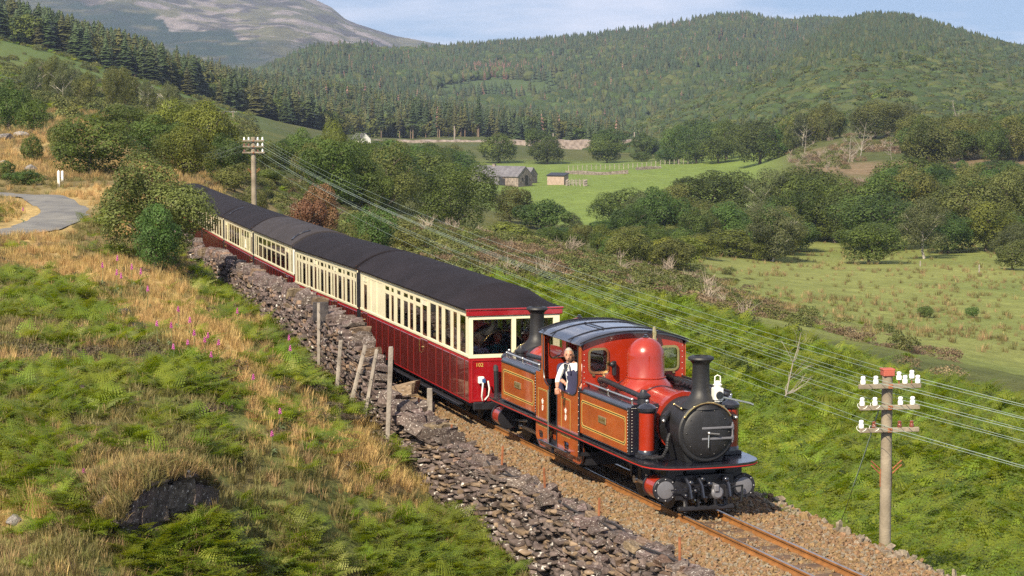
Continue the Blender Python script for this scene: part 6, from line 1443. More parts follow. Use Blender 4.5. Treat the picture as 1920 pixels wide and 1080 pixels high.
# ------------------------------------------------------------------ telegraph poles and wires
m_pole = M('pole_wood', (.19, .155, .11), rough=.85, var=.25, vs_=2.5, bump=.4, bs=14, col2=(.26, .22, .165))
m_ins = M('white_porcelain', (.82, .82, .80), rough=.15, var=.03, coat=.5); m_insb = M('brown_porcelain', (.16, .045, .025), rough=.2, coat=.5)
m_cap = M('pole_cap', (.30, .07, .045), rough=.7, var=.25)
ins_me = MB().lathe([(.026, 0), (.044, .02), (.046, .42), (.040, .52), (.033, .58), (.033, .66), (.040, .70), (.040, .88), (.028, .97), (.012, 1)], (0, 0, 0), (0, 0, .13), 12).mesh('insulator')
ins_b = ins_me.copy(); ins_me.materials.append(m_ins); ins_b.materials.append(m_insb)
def pole(x, y, ztop, label, arms, rz, zb=None, r=.092, cap=True, armz=(.24, .58, .94), brace=True):
    zb = gz(x, y) - .5 if zb is None else zb; t = thing('telegraph_pole', label, 'pole', (x, y, zb), rz, 'telegraph poles along the line'); h = ztop - zb; Pts = {}
    MB().lathe([(r * 1.12, 0), (r, .5), (r * .93, 1)], (0, 0, 0), (0, 0, h), 14).build('pole', m_pole, t)
    if cap: MB().box((0, -.01, h - .04), (r * 2.0, r * 2.1, .10), .01).box((0, 0, h + .015), (r * 2.2, r * 2.3, .03), .008).build('pole_cap', m_cap, t)
    for ai, (zo, spec) in enumerate(zip(armz, arms)):
        za = h - zo; am = MB().box((.0, -r - .035, za), (spec['w'], .07, .075), .008).build('cross_arm', m_pole, t)
        MB().cyl((0, -r - .09, za), (0, r + .02, za), .016, n=8).box((0, -r - .08, za), (.07, .02, .07), .004).build('arm_bolt', rustm, am)
        for xi, colr, up in spec['ins']:
            i = link('insulator', ins_me if colr else ins_b, None, am); i.location = (xi, -r - .035, za + .04 + up); i.scale = (.95, .95, 1.0) if colr else (.8, .8, .8)
            if up: MB().cyl((xi, -r - .035, za), (xi, -r - .035, za + .05 + up), .012, n=6).build('pin', rustm, am)
            Pts[(ai, round(xi, 2))] = Vector((xi * math.cos(rz) + (r + .035) * math.sin(rz), xi * math.sin(rz) - (r + .035) * math.cos(rz), za + .12 + up)) + Vector((x, y, zb))
    if brace:
        for zz in (h - 1.55, h - 1.62): MB().tube([(-r - .16, -.02, zz + .1), (-r, 0, zz - .05), (-r, 0, zz - .25)], .012, 6).tube([(r + .16, -.02, zz + .1), (r, 0, zz - .05), (r, 0, zz - .25)], .012, 6).build('step_iron', rustm, t)
    return t, Pts
W_, B_ = True, False
A1 = [{'w': 1.02, 'ins': [(-.44, W_, 0), (-.23, W_, 0), (.15, W_, .06), (.25, W_, 0), (.36, W_, .08), (.46, W_, 0)]}, {'w': .99, 'ins': [(-.45, W_, 0), (-.24, W_, 0), (.18, W_, 0), (.38, W_, 0)]}, {'w': .98, 'ins': [(-.46, W_, 0), (-.25, B_, 0), (.17, B_, 0), (.37, B_, 0)]}]
z1 = float(surv(1662, 694, 37)[2]); p1, PT1 = pole(float(surv(1661, 900, 37)[0]), 37, z1, 'weathered telegraph pole in the foreground right, red capped, white insulators on three arms', A1, .16, zb=-2.1)
A2 = [{'w': 1.02, 'ins': [(-.43, W_, 0), (-.22, W_, 0), (.2, W_, 0), (.42, W_, 0)]}, {'w': 1.0, 'ins': [(-.43, B_, 0), (-.22, B_, 0), (.2, W_, 0), (.42, W_, 0)]}, {'w': 1.05, 'ins': [(-.43, B_, 0), (.2, B_, 0), (.42, W_, 0)]}]
z2 = float(surv(475, 257, 110)[2]); p2, PT2 = pole(float(surv(475, 257, 110)[0]), 110, z2, 'grey telegraph pole rising behind the carriage roofs, three crowded arms', A2, .12, r=.12, cap=False, armz=(.17, .44, .72), zb=-.6)
x3, y3 = float(surv(306, 300, 190)[0]), 190; p3, PT3 = pole(x3, y3, float(surv(306, 289, 190)[2]), 'distant telegraph pole whose arms show above the hawthorn', A2, .1, cap=False, brace=False, armz=(.15, .42, .7))
x4, y4 = float(surv(437, 209, 470)[0]), 470; p4, PT4 = pole(x4, y4, float(surv(437, 208, 470)[2]), 'far telegraph pole on the left hillside below the conifers', [{'w': 1.6, 'ins': [(-.7, W_, 0), (-.25, W_, 0), (.25, W_, 0), (.7, W_, 0)]}], .1, cap=False, brace=False, armz=(.25,), r=.14)
x5, y5 = float(surv(1629, 340, 400)[0]), 400; p5, PT5 = pole(x5, y5, float(surv(1629, 338, 400)[2]), 'small distant pole with white insulators against the felled knoll', [{'w': 1.7, 'ins': [(-.75, W_, 0), (0, W_, 0), (.75, W_, 0)]}], 0, cap=False, brace=False, armz=(.2,), r=.13)
m_cu = M('overhead_wire', (.30, .38, .33), rough=.5, metal=.3)
def wire(a, b, sag, label, r=.003, n=24, mat=None):
    pts = [a.lerp(b, k / n) + Vector((0, 0, -4 * sag * (k / n) * (1 - k / n))) for k in range(n + 1)]
    tag(MB().tube(pts, r, 5).build('overhead_wire', mat or m_cu), label, 'wire', 'overhead wires')
k1 = [(0, -.44), (0, -.23), (0, .25), (0, .46), (1, -.45), (1, -.24), (1, .18), (1, .38), (2, -.46), (2, -.25)]; k2 = [(0, -.43), (0, -.22), (0, .2), (0, .42), (1, -.43), (1, -.22), (1, .2), (1, .42), (2, -.43), (2, .2)]
dirv = Vector((.42, -.9, .004)).normalized()
for i, (a, b) in enumerate(zip(k1, k2)):
    nm = '%s wire on the %s arm' % (ONES[[q[0] for q in k1[:i]].count(a[0])], ('top', 'middle', 'bottom')[a[0]]); wire(PT2[b], PT1[a], .55 + .05 * (i % 3), nm + ' of the foreground pole, running back to the second pole')
    q = PT1[a]; wire(q, q + dirv * 46, .3 + .1 * (i % 2), nm + ' leaving the foreground pole towards the right edge', r=.0035 if i % 3 else .005)
for i, a in enumerate(k2[:8]): wire(PT3[a], PT2[a], .5, '%s wire on the %s arm of the second pole, running back behind the hawthorn' % (ONES[[q[0] for q in k2[:i]].count(a[0])], ('top', 'middle', 'bottom')[a[0]]))
far_end = pixz(-200, 88, 300)
for k, nm in ((-.7, 'left'), (.7, 'right')): wire(PT4[(0, k)], far_end + Vector((k, 0, 0)), 2.0, 'far wire crossing the left hillside from the %s insulator of its pole' % nm, r=.022); wire(PT4[(0, k)], pixz(720, 268, 700), 2.5, 'far wire from the %s insulator of the hillside pole down towards the cottage' % nm, r=.022)
wire(PT5[(0, -.75)], pixz(1330, 352, 420), .6, 'faint wire across the bright field from the small pole', r=.02)
# stay wire and drop cables on the foreground pole
a, b = pixz(1649, 765, 36.9), pixz(1600, 912, 38.5)
wire(a, b, .02, 'twisted pale stay wire slanting down from the foreground pole', r=.011, n=10); wire(b, pixz(1570, 1000, 39.5) , .0, 'lower dark end of the stay wire in the bracken', r=.006, n=4, mat=m_wire)
lo = MB()
for (ai, xi) in ((2, -.46), (2, -.25), (1, -.24), (1, -.45)):
    c = PT1[(ai, xi)]; lo.tube([c + Vector((.07 * math.cos(t) * 1.1, -.03, .06 * math.sin(t) - .07)) for t in np.linspace(2.6, 6.2, 10)], .0045, 5)
o = lo.build('wire_loop', m_ins, p1); o.matrix_parent_inverse = p1.matrix_basis.inverted()

# ------------------------------------------------------------------ farm, embankment and far walls
m_stone = M('barn_stone', (.155, .125, .105), rough=.9, var=.45, vs_=2.6, bump=.5, bs=4, col2=(.30, .25, .22), detail=8)
m_slroof = M('slate_roof', (.105, .10, .115), rough=.6, var=.2, vs_=1.5, col2=(.15, .145, .16))
def building(name, label, cat, x, y, rz, L, Wd, hw, hr, wall, roof, z=None, dig=.6):
    t = thing(name, label, cat, (x, y, gz(x, y) if z is None else z), rz)
    MB().prism([(-Wd / 2, -dig), (Wd / 2, -dig), (Wd / 2, hw), (0, hw + hr), (-Wd / 2, hw)], lambda a, b, d: Vector((d, a, b)), -L / 2, L / 2).build('wall', wall, t, 0)
    mb = MB(); e = .25
    for s_ in (-1, 1):
        q = [Vector((-L / 2 - e, s_ * (Wd / 2 + e), hw - e * hr / (Wd / 2))), Vector((L / 2 + .05, s_ * (Wd / 2 + e), hw - e * hr / (Wd / 2))), Vector((L / 2 + .05, 0, hw + hr)), Vector((-L / 2 - e, 0, hw + hr))]
        up = Vector((0, 0, .14)); mb.add([p + up * .15 for p in q] + [p + up for p in q], [(0, 1, 2, 3), (4, 5, 6, 7), (0, 1, 5, 4), (1, 2, 6, 5), (2, 3, 7, 6), (3, 0, 4, 7)])
    mb.build('roof', roof, t, 0); return t
bx, by = float(surv(938, 340, 500)[0]), 500
barn = building('stone_barn', 'long stone barn with a grey slate roof and a broad gable beside the field', 'barn', bx, by, -.55, 12.5, 5.8, 1.9, 1.9, m_stone, m_slroof)
MB().prism([(-1.3, -.5), (1.3, -.5), (1.3, 1.3), (-1.3, 1.75)], lambda a, b, d: Vector((d, a - 4.0, b)), -4.6, 3.0).build('lean_to', m_slroof, barn, 0)
MB().box((6.28, .4, 1.0), (.12, 1.1, 2.0)).build('door', m_black, barn); MB().box((6.28, -1.3, 1.3), (.12, .5, .5)).build('window', m_black, barn)
MB().box((-1.5, 0, 3.95), (.6, .6, .7)).build('chimney', m_stone, barn)
x2, y2 = float(surv(985, 335, 512)[0]), 512; building('stone_annex', 'low slate roofed annex behind the right end of the barn', 'building', x2, y2, -.5, 4, 3.6, 1.9, 1.4, m_stone, m_slroof)
x2, y2 = float(surv(1046, 346, 505)[0]), 505; sh = thing('field_shed', 'pinkish block shed with a dark sloping roof in the yard', 'shed', (x2, y2, gz(x2, y2)), -.35)
MB().prism([(-1.5, -.5), (1.5, -.5), (1.5, 2.3), (-1.5, 1.9)], lambda a, b, d: Vector((d, a, b)), -1.9, 1.9).build('wall', M('shed_block', (.32, .245, .20), rough=.9, var=.15), sh, 0)
MB().prism([(-1.7, 1.9), (1.7, 2.35), (1.7, 2.5), (-1.7, 2.05)], lambda a, b, d: Vector((d, a, b)), -2.1, 2.1).build('roof', m_black, sh, 0)
x2, y2 = float(surv(677, 266, 620)[0]), 620; building('cottage', 'tiny white gabled cottage among the trees below the conifers', 'house', x2, y2, -1.0, 5, 3, 1.9, 1.4, m_white, m_slroof, z=float(surv(677, 274, 620)[2]))
def farwall(name, label, pts, h, th, mat, cat='wall'):
    P, Q = [], []
    for i, (u, v, d) in enumerate(pts):
        x, y, z = surv(u, v or 300, d); z = z if v else gz(float(x), float(y)); P += [(x, y, z - 2.2), (x, y, z + h + .25 * math.sin(i * 2.1)), (x, y + th, z + h + .2 * math.sin(i * 1.7)), (x, y + th, z - 2.2)]
    n = len(pts); Q = [(i * 4 + j, i * 4 + (j + 1) % 4, i * 4 + 4 + (j + 1) % 4, i * 4 + 4 + j) for i in range(n - 1) for j in range(4)] + [(0, 1, 2, 3), tuple(4 * n - 4 + j for j in range(4))]
    return tag(MB().add(P, Q).build(name, mat, None, 0), label, cat)
m_emb = M('embankment_stone', (.20, .155, .135), rough=.9, var=.4, vs_=.9, bump=.6, bs=2, col2=(.34, .28, .25), detail=9)
farwall('embankment_wall', 'long stone railway embankment wall across the valley', [(u, 288, 770) for u in range(1040, 1200, 12)], 4.4, 3, m_emb)
farwall('railway_bank', 'low brown railway bank running under the tall pines', [(u, 267, 790) for u in range(690, 1050, 14)], .7, 3, m_emb)
farwall('yard_wall', 'low stone wall curving from the farm shed along the field', [(1060, None, 556), (1090, None, 557), (1120, None, 558), (1150, None, 559), (1178, None, 560)], .75, .6, m_stone)
farwall('field_wall', 'short broken stone wall at the top of the bright field', [(1192, None, 580), (1215, None, 582), (1240, None, 584)], .6, .6, m_stone)
farwall('knoll_wall', 'stone wall climbing across the foot of the felled knoll', [(1482, 350, 420), (1500, 356, 412), (1520, 364, 405), (1545, 373, 397), (1570, 380, 390), (1592, 388, 384), (1602, 389, 384)], 1.2, .7, m_stone)
ff = thing('field_fence', 'row of small pale posts and wire along the top of the bright field', 'fence', (float(surv(1200, 315, 580)[0]), 580, -16.5))
fpos = [(1066 + k * 8.6, 575 + k * .9) for k in range(30)]; pm = MB().box((0, 0, .55), (.16, .16, 1.5)).mesh('post'); pm.materials.append(m_post); pw = []
for u, y in fpos:
    x = (u - 960) / F * y; z = gz(x, y); o = link('post', pm, None, ff); o.location = Vector((x, y, z)) - ff.location; pw.append(Vector((x, y, z + 1.1)) - ff.location)
MB().tube(pw, .02, 4).build('wire', m_wire, ff)
pen = thing('pen_fence', 'pale timber pen of rails and posts beside the farm shed', 'fence', (float(surv(1075, 340, 500)[0]), 500, gz(float(surv(1075, 340, 500)[0]), 500)))
corner = [(-1.6, -2), (2.2, -1.2), (3.0, 3), (-1, 4)]; pr = MB()
for i in range(4):
    a, b = Vector((*corner[i], 0)), Vector((*corner[(i + 1) % 4], 0))
    for k in range(5): o = link('post', pm, None, pen); o.location = a.lerp(b, k / 5)
    for z_ in (.5, 1.0): pr = MB().tube([a + Vector((0, 0, z_)), b + Vector((0, 0, z_))], .05, 4).build('rail', m_post, pen)
for u, vb, vt, y, lab in ((110, 354, 325, 117, 'left of the two white posts by the lane'), (117, 343, 322, 122, 'right and farther of the two white posts by the lane'), (1728, 497, 487, 236, 'pale stake under the leaning birch'), (1839, 512, 497, 226, 'pale lone post in the meadow'), (1440, 487, 478, 262, 'short pale post at the edge of the meadow trees'), (852, 262, 236, 800, 'grey post on the railway bank under the pines'), (1037, 262, 250, 780, 'grey post left on the embankment wall'), (1189, 264, 248, 775, 'grey post at the right end of the embankment wall')):
    x = (u - 960) / F * y; z = float(surv(u, vb, y)[2]) if y > 700 else gz(x, y); h = (vb - vt) * y / F; w = .12 if y < 300 else .35
    o = MB().box((0, 0, h / 2 - .1), (w, w, h + .2), .02).cyl((0, 0, h - .02), (0, 0, h + .05), w * .4, w * .1, 8).build('post', m_white if y < 200 else m_post); o.location = (x, y, z); o.name = 'marker_post'; tag(o, lab, 'post', 'marker posts')

# ------------------------------------------------------------------ rocks
def rock_me(seed, sub=3, amp=.35):
    bm = bmesh.new(); bmesh.ops.create_icosphere(bm, subdivisions=sub, radius=1); r = np.random.default_rng(seed); pl = unit(r.normal(size=(16, 3))); dd = r.uniform(.55, .95, 16)
    for v in bm.verts:
        p = np.array(v.co)
        for n_, d_ in zip(pl, dd):
            t = p @ n_
            if t > d_: p = p - n_ * (t - d_) * .92
        p = p * (1 + amp * .3 * (vnoise(np.array([p[0] * 3 + seed]), np.array([p[1] * 3 + p[2] * 2.3]), seed)[0] - .5)); v.co = p
    me = bpy.data.meshes.new('rock'); bm.to_mesh(me); bm.free(); return me
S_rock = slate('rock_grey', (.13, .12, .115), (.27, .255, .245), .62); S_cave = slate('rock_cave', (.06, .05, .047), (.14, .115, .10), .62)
def ghit(u, v, y0=24, y1=300):
    ys = np.exp(np.linspace(np.log(y0), np.log(y1), 500)); x, y, z = surv(np.full(500, u), np.full(500, v), ys); g = ground_z(x, ys); k = np.argmax(g >= z) if (g >= z).any() else 499; return float(x[k]), float(ys[k]), float(g[k])
for k, (u, v, w, h, mat, lab) in enumerate(((58, 325, 34, 24, S_rock, 'pale boulder beside the green thicket by the lane'), (10, 262, 46, 18, S_rock, 'grey rocks at the left edge above the dry grass'), (40, 258, 40, 16, S_rock, 'rock ledge left of the round dark bush'), (4, 312, 30, 18, S_rock, 'dark rock at the far left edge above the lane'),
    (158, 745, 30, 34, S_pur, 'purple grey boulder in the ferns at the left'), (28, 985, 40, 26, S_rock, 'grey boulder at the lower left in front of the ferns'), (222, 594, 60, 22, S_dark, 'dark rock ledge on the left mound'), (258, 618, 50, 20, S_dark, 'dark rock ledge stepping down right of the left mound'), (120, 575, 40, 14, S_dark, 'low dark rock among heather on the left mound'),
    (300, 612, 30, 12, S_dark, 'small dark rock at the end of the ledges'), (500, 622, 40, 14, S_warm, 'loose long slab of stone in front of the dry stone wall'), (512, 634, 36, 12, S_warm, 'lower loose slab of stone in front of the dry stone wall'), (785, 880, 44, 24, S_warm, 'flat brown block at the foot of the tumbled wall'), (230, 700, 26, 14, S_dark, 'small dark stone in the grass above the ferns'), (392, 905, 30, 20, S_pur, 'rough rock at the right of the rock hollow'))):
    x, y, z = ghit(u, v); s_ = y / F; o = link('boulder', rock_me(k + 3, 3), mat); o.location = (x, y, z + h * s_ * .15); o.scale = (w * s_ * .5, w * s_ * .45, h * s_ * .55); o.rotation_euler = (0, 0, k * .9); tag(o, lab, 'rock')
# the rock hollow: a dark slab face under an overhanging turf lip
hx, hy, hz = ghit(312, 990); hz += .02; OS = .95; roc = thing('rock_outcrop', 'dark slate outcrop with a shaded hollow under a turf lip in the lower left', 'rock', (hx, hy, hz))
na = math.atan2(-.56, .83); nd = np.array([math.cos(na), math.sin(na)]); td = np.array([-nd[1], nd[0]])      # face looks right, away from the sun
prof = [(-2.2, -.25), (-1.5, .55), (-.8, .80), (-.25, .88), (.06, .84), (.16, .72), (.02, .62), (-.12, .45), (-.16, .28), (-.05, .10), (.12, -.1), (.3, -.5)]
def outcrop(name, mat, par, p0, p1, w0, w1, nw, amp, seed, off=0.0):
    V = []; pf = np.array(prof[p0:p1]); tt = np.linspace(0, len(pf) - 1, (len(pf) - 1) * 3 + 1); pa, pz = np.interp(tt, range(len(pf)), pf[:, 0]), np.interp(tt, range(len(pf)), pf[:, 1])
    for k in range(nw + 1):
        w = w0 + (w1 - w0) * k / nw; e_ = 1 - abs(w) ** 3 / 2.2; blk = math.floor(w * 3.1 + .3); jog = .12 * math.sin(blk * 2.3 + seed)
        for a_, z_ in zip(pa, pz):
            n_ = (vnoise(np.array([w * 4 + seed]), np.array([z_ * 7 + a_ * 3]), seed)[0] - .5) * amp; strat = .05 * math.floor((z_ * 1.4 + w * .5) * 4) % .1
            a2 = a_ * 1 + n_ + (jog + strat - .05 if a_ > -.3 else 0) + off; p = (nd * a2 + td * w) * OS; V.append((p[0], p[1], (z_ * max(.2, e_) + n_ * .4) * OS))
    m_ = len(pa); o = link(name, np_mesh(name, V, grid_faces(nw + 1, m_), mat), None, par); return o
outcrop('rock_face', S_cave, roc, 3, 12, -1.05, .95, 40, .10, 5)
outcrop('turf_cap', ground_mat('turf_brown'), roc, 1, 5, -1.1, 1.0, 30, .08, 9, .0); cm = roc.children[-1].data if roc.children[-1].name.startswith('turf') else [c for c in roc.children if c.name.startswith('turf')][0].data
set_cols(cm, np.tile(np.array([[.11, .085, .045]]), (len(cm.vertices), 1)))
for k in range(15):
    w = -.95 + 1.8 * k / 14; lowr = k % 2; o = link('rock_slab', stone_me(90 + k, S_cave, .2), None, roc); p = (nd * (-.02 - .06 * lowr) + td * w) * OS; e_ = max(.2, 1 - abs(w) ** 3 / 2.2); o.location = (p[0], p[1], (.16 + .26 * (1 - lowr)) * e_ * OS); o.scale = (.2, rr.uniform(.22, .4), rr.uniform(.3, .6) * e_); o.rotation_euler = (rr.uniform(-.35, .1), rr.uniform(-.2, .2), na + rr.uniform(-.5, .5))
q, sc_ = [], []
for k in range(1100):
    w = rr.uniform(-1.15, 1.05); a_ = rr.choice([rr.uniform(-2.0, .1), rr.uniform(-.3, .15)]); z_ = np.interp(a_, [-2.2, -1.5, -.8, -.25, .06, .16], [-.25, .55, .8, .88, .84, .74]) * max(.2, 1 - abs(w) ** 3 / 2.2); p = (nd * a_ + td * w) * OS; q.append((hx + p[0], hy + p[1], hz + z_ * OS - .02))
scatter('turf_lip', 'shaggy grass and heather hanging over the rock hollow', np.array(q), TUFT_B + TUFT_N + TUFT_N + TUFT_G[:1], rng.uniform(.3, .7, len(q)), tilt=.4)
q = []
for k in range(70): w = rr.uniform(-1.2, 1.1); a_ = rr.uniform(.28, .95); p = (nd * a_ + td * w) * OS; x, y = hx + p[0], hy + p[1]; q.append((x, y, gz(x, y)))
for k in range(14): w = rr.uniform(-1.3, -.6); a_ = rr.uniform(-1.2, .2); p = (nd * a_ + td * w) * OS; x, y = hx + p[0], hy + p[1]; q.append((x, y, gz(x, y) + .1))
scatter('hollow_ferns', 'ferns growing in front of the rock hollow', np.array(q), FERN, rng.uniform(.35, .7, len(q)), tilt=.15)
# foxgloves
m_fox = M('foxglove_pink', (.42, .07, .26), rough=.6, var=.2, col2=(.48, .13, .34)); m_stem = M('foxglove_stem', (.09, .13, .05), rough=.7)
def foxglove_parts(seed):
    r = random.Random(seed); st = MB().tube([(0, 0, 0), (.01, 0, .35), (0, .01, .7), (.01, 0, .95)], [.012, .010, .008, .004], 5)
    for k in range(6): a = r.uniform(0, 6.28); st.tube([(0, 0, .03 + k * .03), (math.cos(a) * .1, math.sin(a) * .1, .12 + k * .03), (math.cos(a) * .2, math.sin(a) * .2, .06 + k * .03)], [.006, .03, .004], 4)
    fl = MB()
    for k in range(22):
        z = .78 + .18 * k / 22; a = k * 2.4; rr_ = .042 * (1 - .75 * k / 22); d = Vector((math.cos(a), math.sin(a), -.55)); c = Vector((0, 0, z)); fl.lathe([(.006, 0), (.018, .4), (.024, 1)], c, c + d * rr_ * 1.4, 6, caps=False)
    return st.mesh('stem'), fl.mesh('flower_spike')
FX = [foxglove_parts(k) for k in range(3)]
for st, fl in FX: st.materials.append(m_stem); fl.materials.append(m_fox)
FOX = [(220, 483), (192, 497), (219, 511), (227, 517), (247, 500), (264, 509), (277, 541), (334, 580), (294, 607), (321, 610), (356, 600), (390, 629), (384, 637), (445, 583), (43, 395), (410, 642), (364, 624), (352, 642), (396, 665), (475, 707), (325, 650), (542, 633), (544, 653), (525, 771), (510, 813), (157, 884)]
where = {14: 'foxglove standing alone beside the lane', 19: 'foxglove on the golden grass below the others', 21: 'taller of two foxgloves near the foot of the wall', 22: 'shorter of two foxgloves near the foot of the wall', 23: 'foxglove alone among golden grass right of the ferns', 24: 'lowest pink foxglove on the golden slope', 25: 'small foxglove in the grass above the rock hollow'}
for k, (u, v) in enumerate(FOX):
    x, y, z = ghit(u, v + 1050 / 24 * (1 if v > 450 else .6)); h = float(surv(u, v - 8, y)[2]) - z; h = min(max(h, .35), .7)
    t = thing('foxglove', where.get(k, 'pink foxglove spike on the golden grass slope left of the wall'), 'flower', (float(surv(u, v, y)[0]), y, z), rr.uniform(0, 6), 'foxgloves on the hillside'); st, fl = FX[k % 3]
    for me, nm in ((st, 'stem'), (fl, 'flower_spike')): o = link(nm, me, None, t); o.scale = (.5, .5, h)
number_across([o for o in COL.objects if o.get('category') == 'flower' and o['label'].startswith('pink')], 'pink foxglove spike on the slope left of the wall, {0} from the left')

# ------------------------------------------------------------------ people
m_skin = M('skin', (.40, .20, .135), rough=.55, var=.08); m_hair = M('grey_hair', (.30, .28, .27), rough=.8); m_hairb = M('brown_hair', (.07, .045, .03), rough=.8); m_shirt = M('white_shirt', (.78, .77, .76), rough=.8, var=.06)
m_over = M('navy_overalls', (.028, .028, .075), rough=.85, var=.2); m_eye = M('eye_dark', (.02, .015, .012), rough=.3)
def skin_mesh(name, joints, edges, sub=1):
    me = bpy.data.meshes.new(name); me.from_pydata([j[0] for j in joints], edges, []); o = bpy.data.objects.new(name, me); COL.objects.link(o)
    md = o.modifiers.new('skin', 'SKIN'); md.use_smooth_shade = True
    for v, j in zip(me.skin_vertices[0].data, joints): v.radius = j[1] if isinstance(j[1], tuple) else (j[1], j[1])
    me.skin_vertices[0].data[0].use_root = True
    s = o.modifiers.new('sub', 'SUBSURF'); s.levels = s.render_levels = sub
    dg = bpy.context.evaluated_depsgraph_get(); out = bpy.data.meshes.new_from_object(o.evaluated_get(dg)); bpy.data.objects.remove(o); out.name = name
    out.polygons.foreach_set('use_smooth', [True] * len(out.polygons)); return out
def hand_mb(w, d, up):
    """palm at wrist w pointing along d, five curled fingers"""
    d = d.normalized(); s = d.cross(up).normalized(); n = s.cross(d); mb = MB(); mb.sphere(w + d * .045, .045, 8, 6, (1, 1, .8))
    for k, (o, ln) in enumerate(((-.03, .062), (-.01, .072), (.01, .068), (.03, .055))):
        b = w + d * .07 + s * o; mb.tube([b - d * .02, b + d * ln * .5 - n * .006, b + d * ln * .8 - n * .03, b + d * ln * .8 - n * .05], [.011, .010, .009, .007], 6)
    mb.tube([w + d * .03 - s * .035, w + d * .06 - s * .06 - n * .01, w + d * .085 - s * .062 - n * .025], [.013, .011, .008], 6); return mb
def person(label, loc, rz, J, shirt, bottom, hair, group=None, bib=False, cap=None, yaw=0.0):
    """J: joints in metres, facing +X: pelvis, chest, neck, head, (l/r) shoulder elbow wrist, hip knee ankle"""
    t = thing('person', label, 'person', loc, rz, group); V = {k: Vector(v) for k, v in J.items()}
    names = ['pelvis', 'waist', 'chest', 'neck', 'head']; jt = [(V['pelvis'], (.14, .115)), (V['pelvis'].lerp(V['chest'], .5), (.13, .105)), (V['chest'], (.155, .11)), (V['neck'], .055), (V['neck'].lerp(V['head'], .35), .05)]; ed = [(0, 1), (1, 2), (2, 3), (3, 4)]
    for s in 'lr':
        for path, rad in ((('shoulder', 'elbow', 'wrist'), (.062, .046, .032)), (('hip', 'knee', 'ankle'), (.092, .062, .045))):
            prev = 2 if path[0] == 'shoulder' else 0
            for nm, r_ in zip(path, rad): jt.append((V[s + nm], r_)); ed.append((prev, len(jt) - 1)); prev = len(jt) - 1
            if path[0] == 'hip': jt.append((V[s + 'ankle'] + Vector((.16, 0, -.05)), .04)); ed.append((prev, len(jt) - 1))
    jj = [(tuple(a), b) for a, b in jt]; body = skin_mesh('body', jj, ed, 2); o = link('body', body, None, t)
    for m_ in (shirt, bottom, m_skin): body.materials.append(m_)
    for p in body.polygons:
        c = p.center; p.material_index = 0
        if c.z < V['pelvis'].z + .06 and min((c.xy - V['pelvis'].xy).length, 9) < 2 and not any((c - V[s + 'wrist']).length < .2 for s in 'lr'): p.material_index = 1
        if bib and V['pelvis'].z - 1 < c.z < V['chest'].z + .04 and c.x > V['chest'].x + .01 and abs(c.y - V['chest'].y) < .13: p.material_index = 1
        if c.z > V['neck'].z + .0: p.material_index = 2
        if any((c - V[s + 'wrist']).length < (V[s + 'wrist'] - V[s + 'elbow']).length * .62 for s in 'lr'): p.material_index = 2
    hd = MB(); h = V['head']; rot = Matrix.Rotation(yaw, 3, 'Z'); f = lambda a, b, c: h + rot @ Vector((a, b, c))
    hd.sphere((0, 0, 0), .105, 18, 14, (.92, .76, 1.12)); hd.v = [(a + (.016 if a > .05 and -.09 < c < -.03 else 0), b * (1 - .18 * max(0, -c) / .11), c) for a, b, c in hd.v]
    hd.tube([(.09, 0, .03), (.112, 0, -.005), (.118, 0, -.022), (.092, 0, -.03)], [.010, .013, .017, .012], 6)
    for s in (-1, 1): hd.sphere((-.005, s * .082, -.005), .026, 8, 6, (.7, .35, 1.1)); hd.sphere((.085, s * .033, .042), .02, 6, 4, (.5, 1.2, .4))
    hd.tube([(.088, -.028, -.058), (.098, 0, -.055), (.088, .028, -.058)], [.004, .008, .004], 5)
    hd.v = [tuple(f(*p)) for p in hd.v]; ho = hd.build('head', m_skin, t, 60)
    ey = MB()
    for s in (-1, 1): ey.sphere((.088, s * .033, .018), .013, 8, 6, (.6, 1.1, .7))
    ey.v = [tuple(f(*p)) for p in ey.v]; ey.build('eye', m_eye, ho)
    hr = MB().sphere((-.02, 0, .03), .108, 16, 10, (.92, .80, 1.0)); hr.v = [(a, b, max(c, -.03 - .5 * min(a, 0)) if a > -.02 else max(c, -.06)) for a, b, c in hr.v]; hr.v = [(a - (.05 if a > .04 and c < .08 else 0), b, c) for a, b, c in hr.v]
    hr.v = [tuple(f(*p)) for p in hr.v]; hr.build('hair', hair, ho, 60)
    if cap is not None:
        cp = MB().lathe([(.112, 0), (.135, .35), (.13, .7), (.06, 1)], (0, 0, .05), (0, 0, .13), 18); cp.box((.10, 0, .055), (.1, .13, .015), .005); cp.v = [tuple(f(*p)) for p in cp.v]; cp.build('cap', cap, t)
    for s in 'lr': hand_mb(V[s + 'wrist'], V[s + 'wrist'] - V[s + 'elbow'], Vector((0, 0, 1))).build('hand', m_skin, t)
    if bib:
        st = MB()
        for s in (-1, 1): c = V['chest']; st.tube([c + Vector((.115, s * .075, -.02)), c + Vector((.10, s * .085, .10)), c + Vector((.03, s * .095, .165)), c + Vector((-.06, s * .08, .13)), c + Vector((-.12, s * .05, .0))], .014, 5)
        st.build('strap', m_over, t)
    return t
def mirror(J):
    for k in list(J):
        if k[0] == 'l' and 'r' + k[1:] not in J: a, b, c = J[k]; J['r' + k[1:]] = (a, -b, c)
    return J
LM = loco.matrix_basis
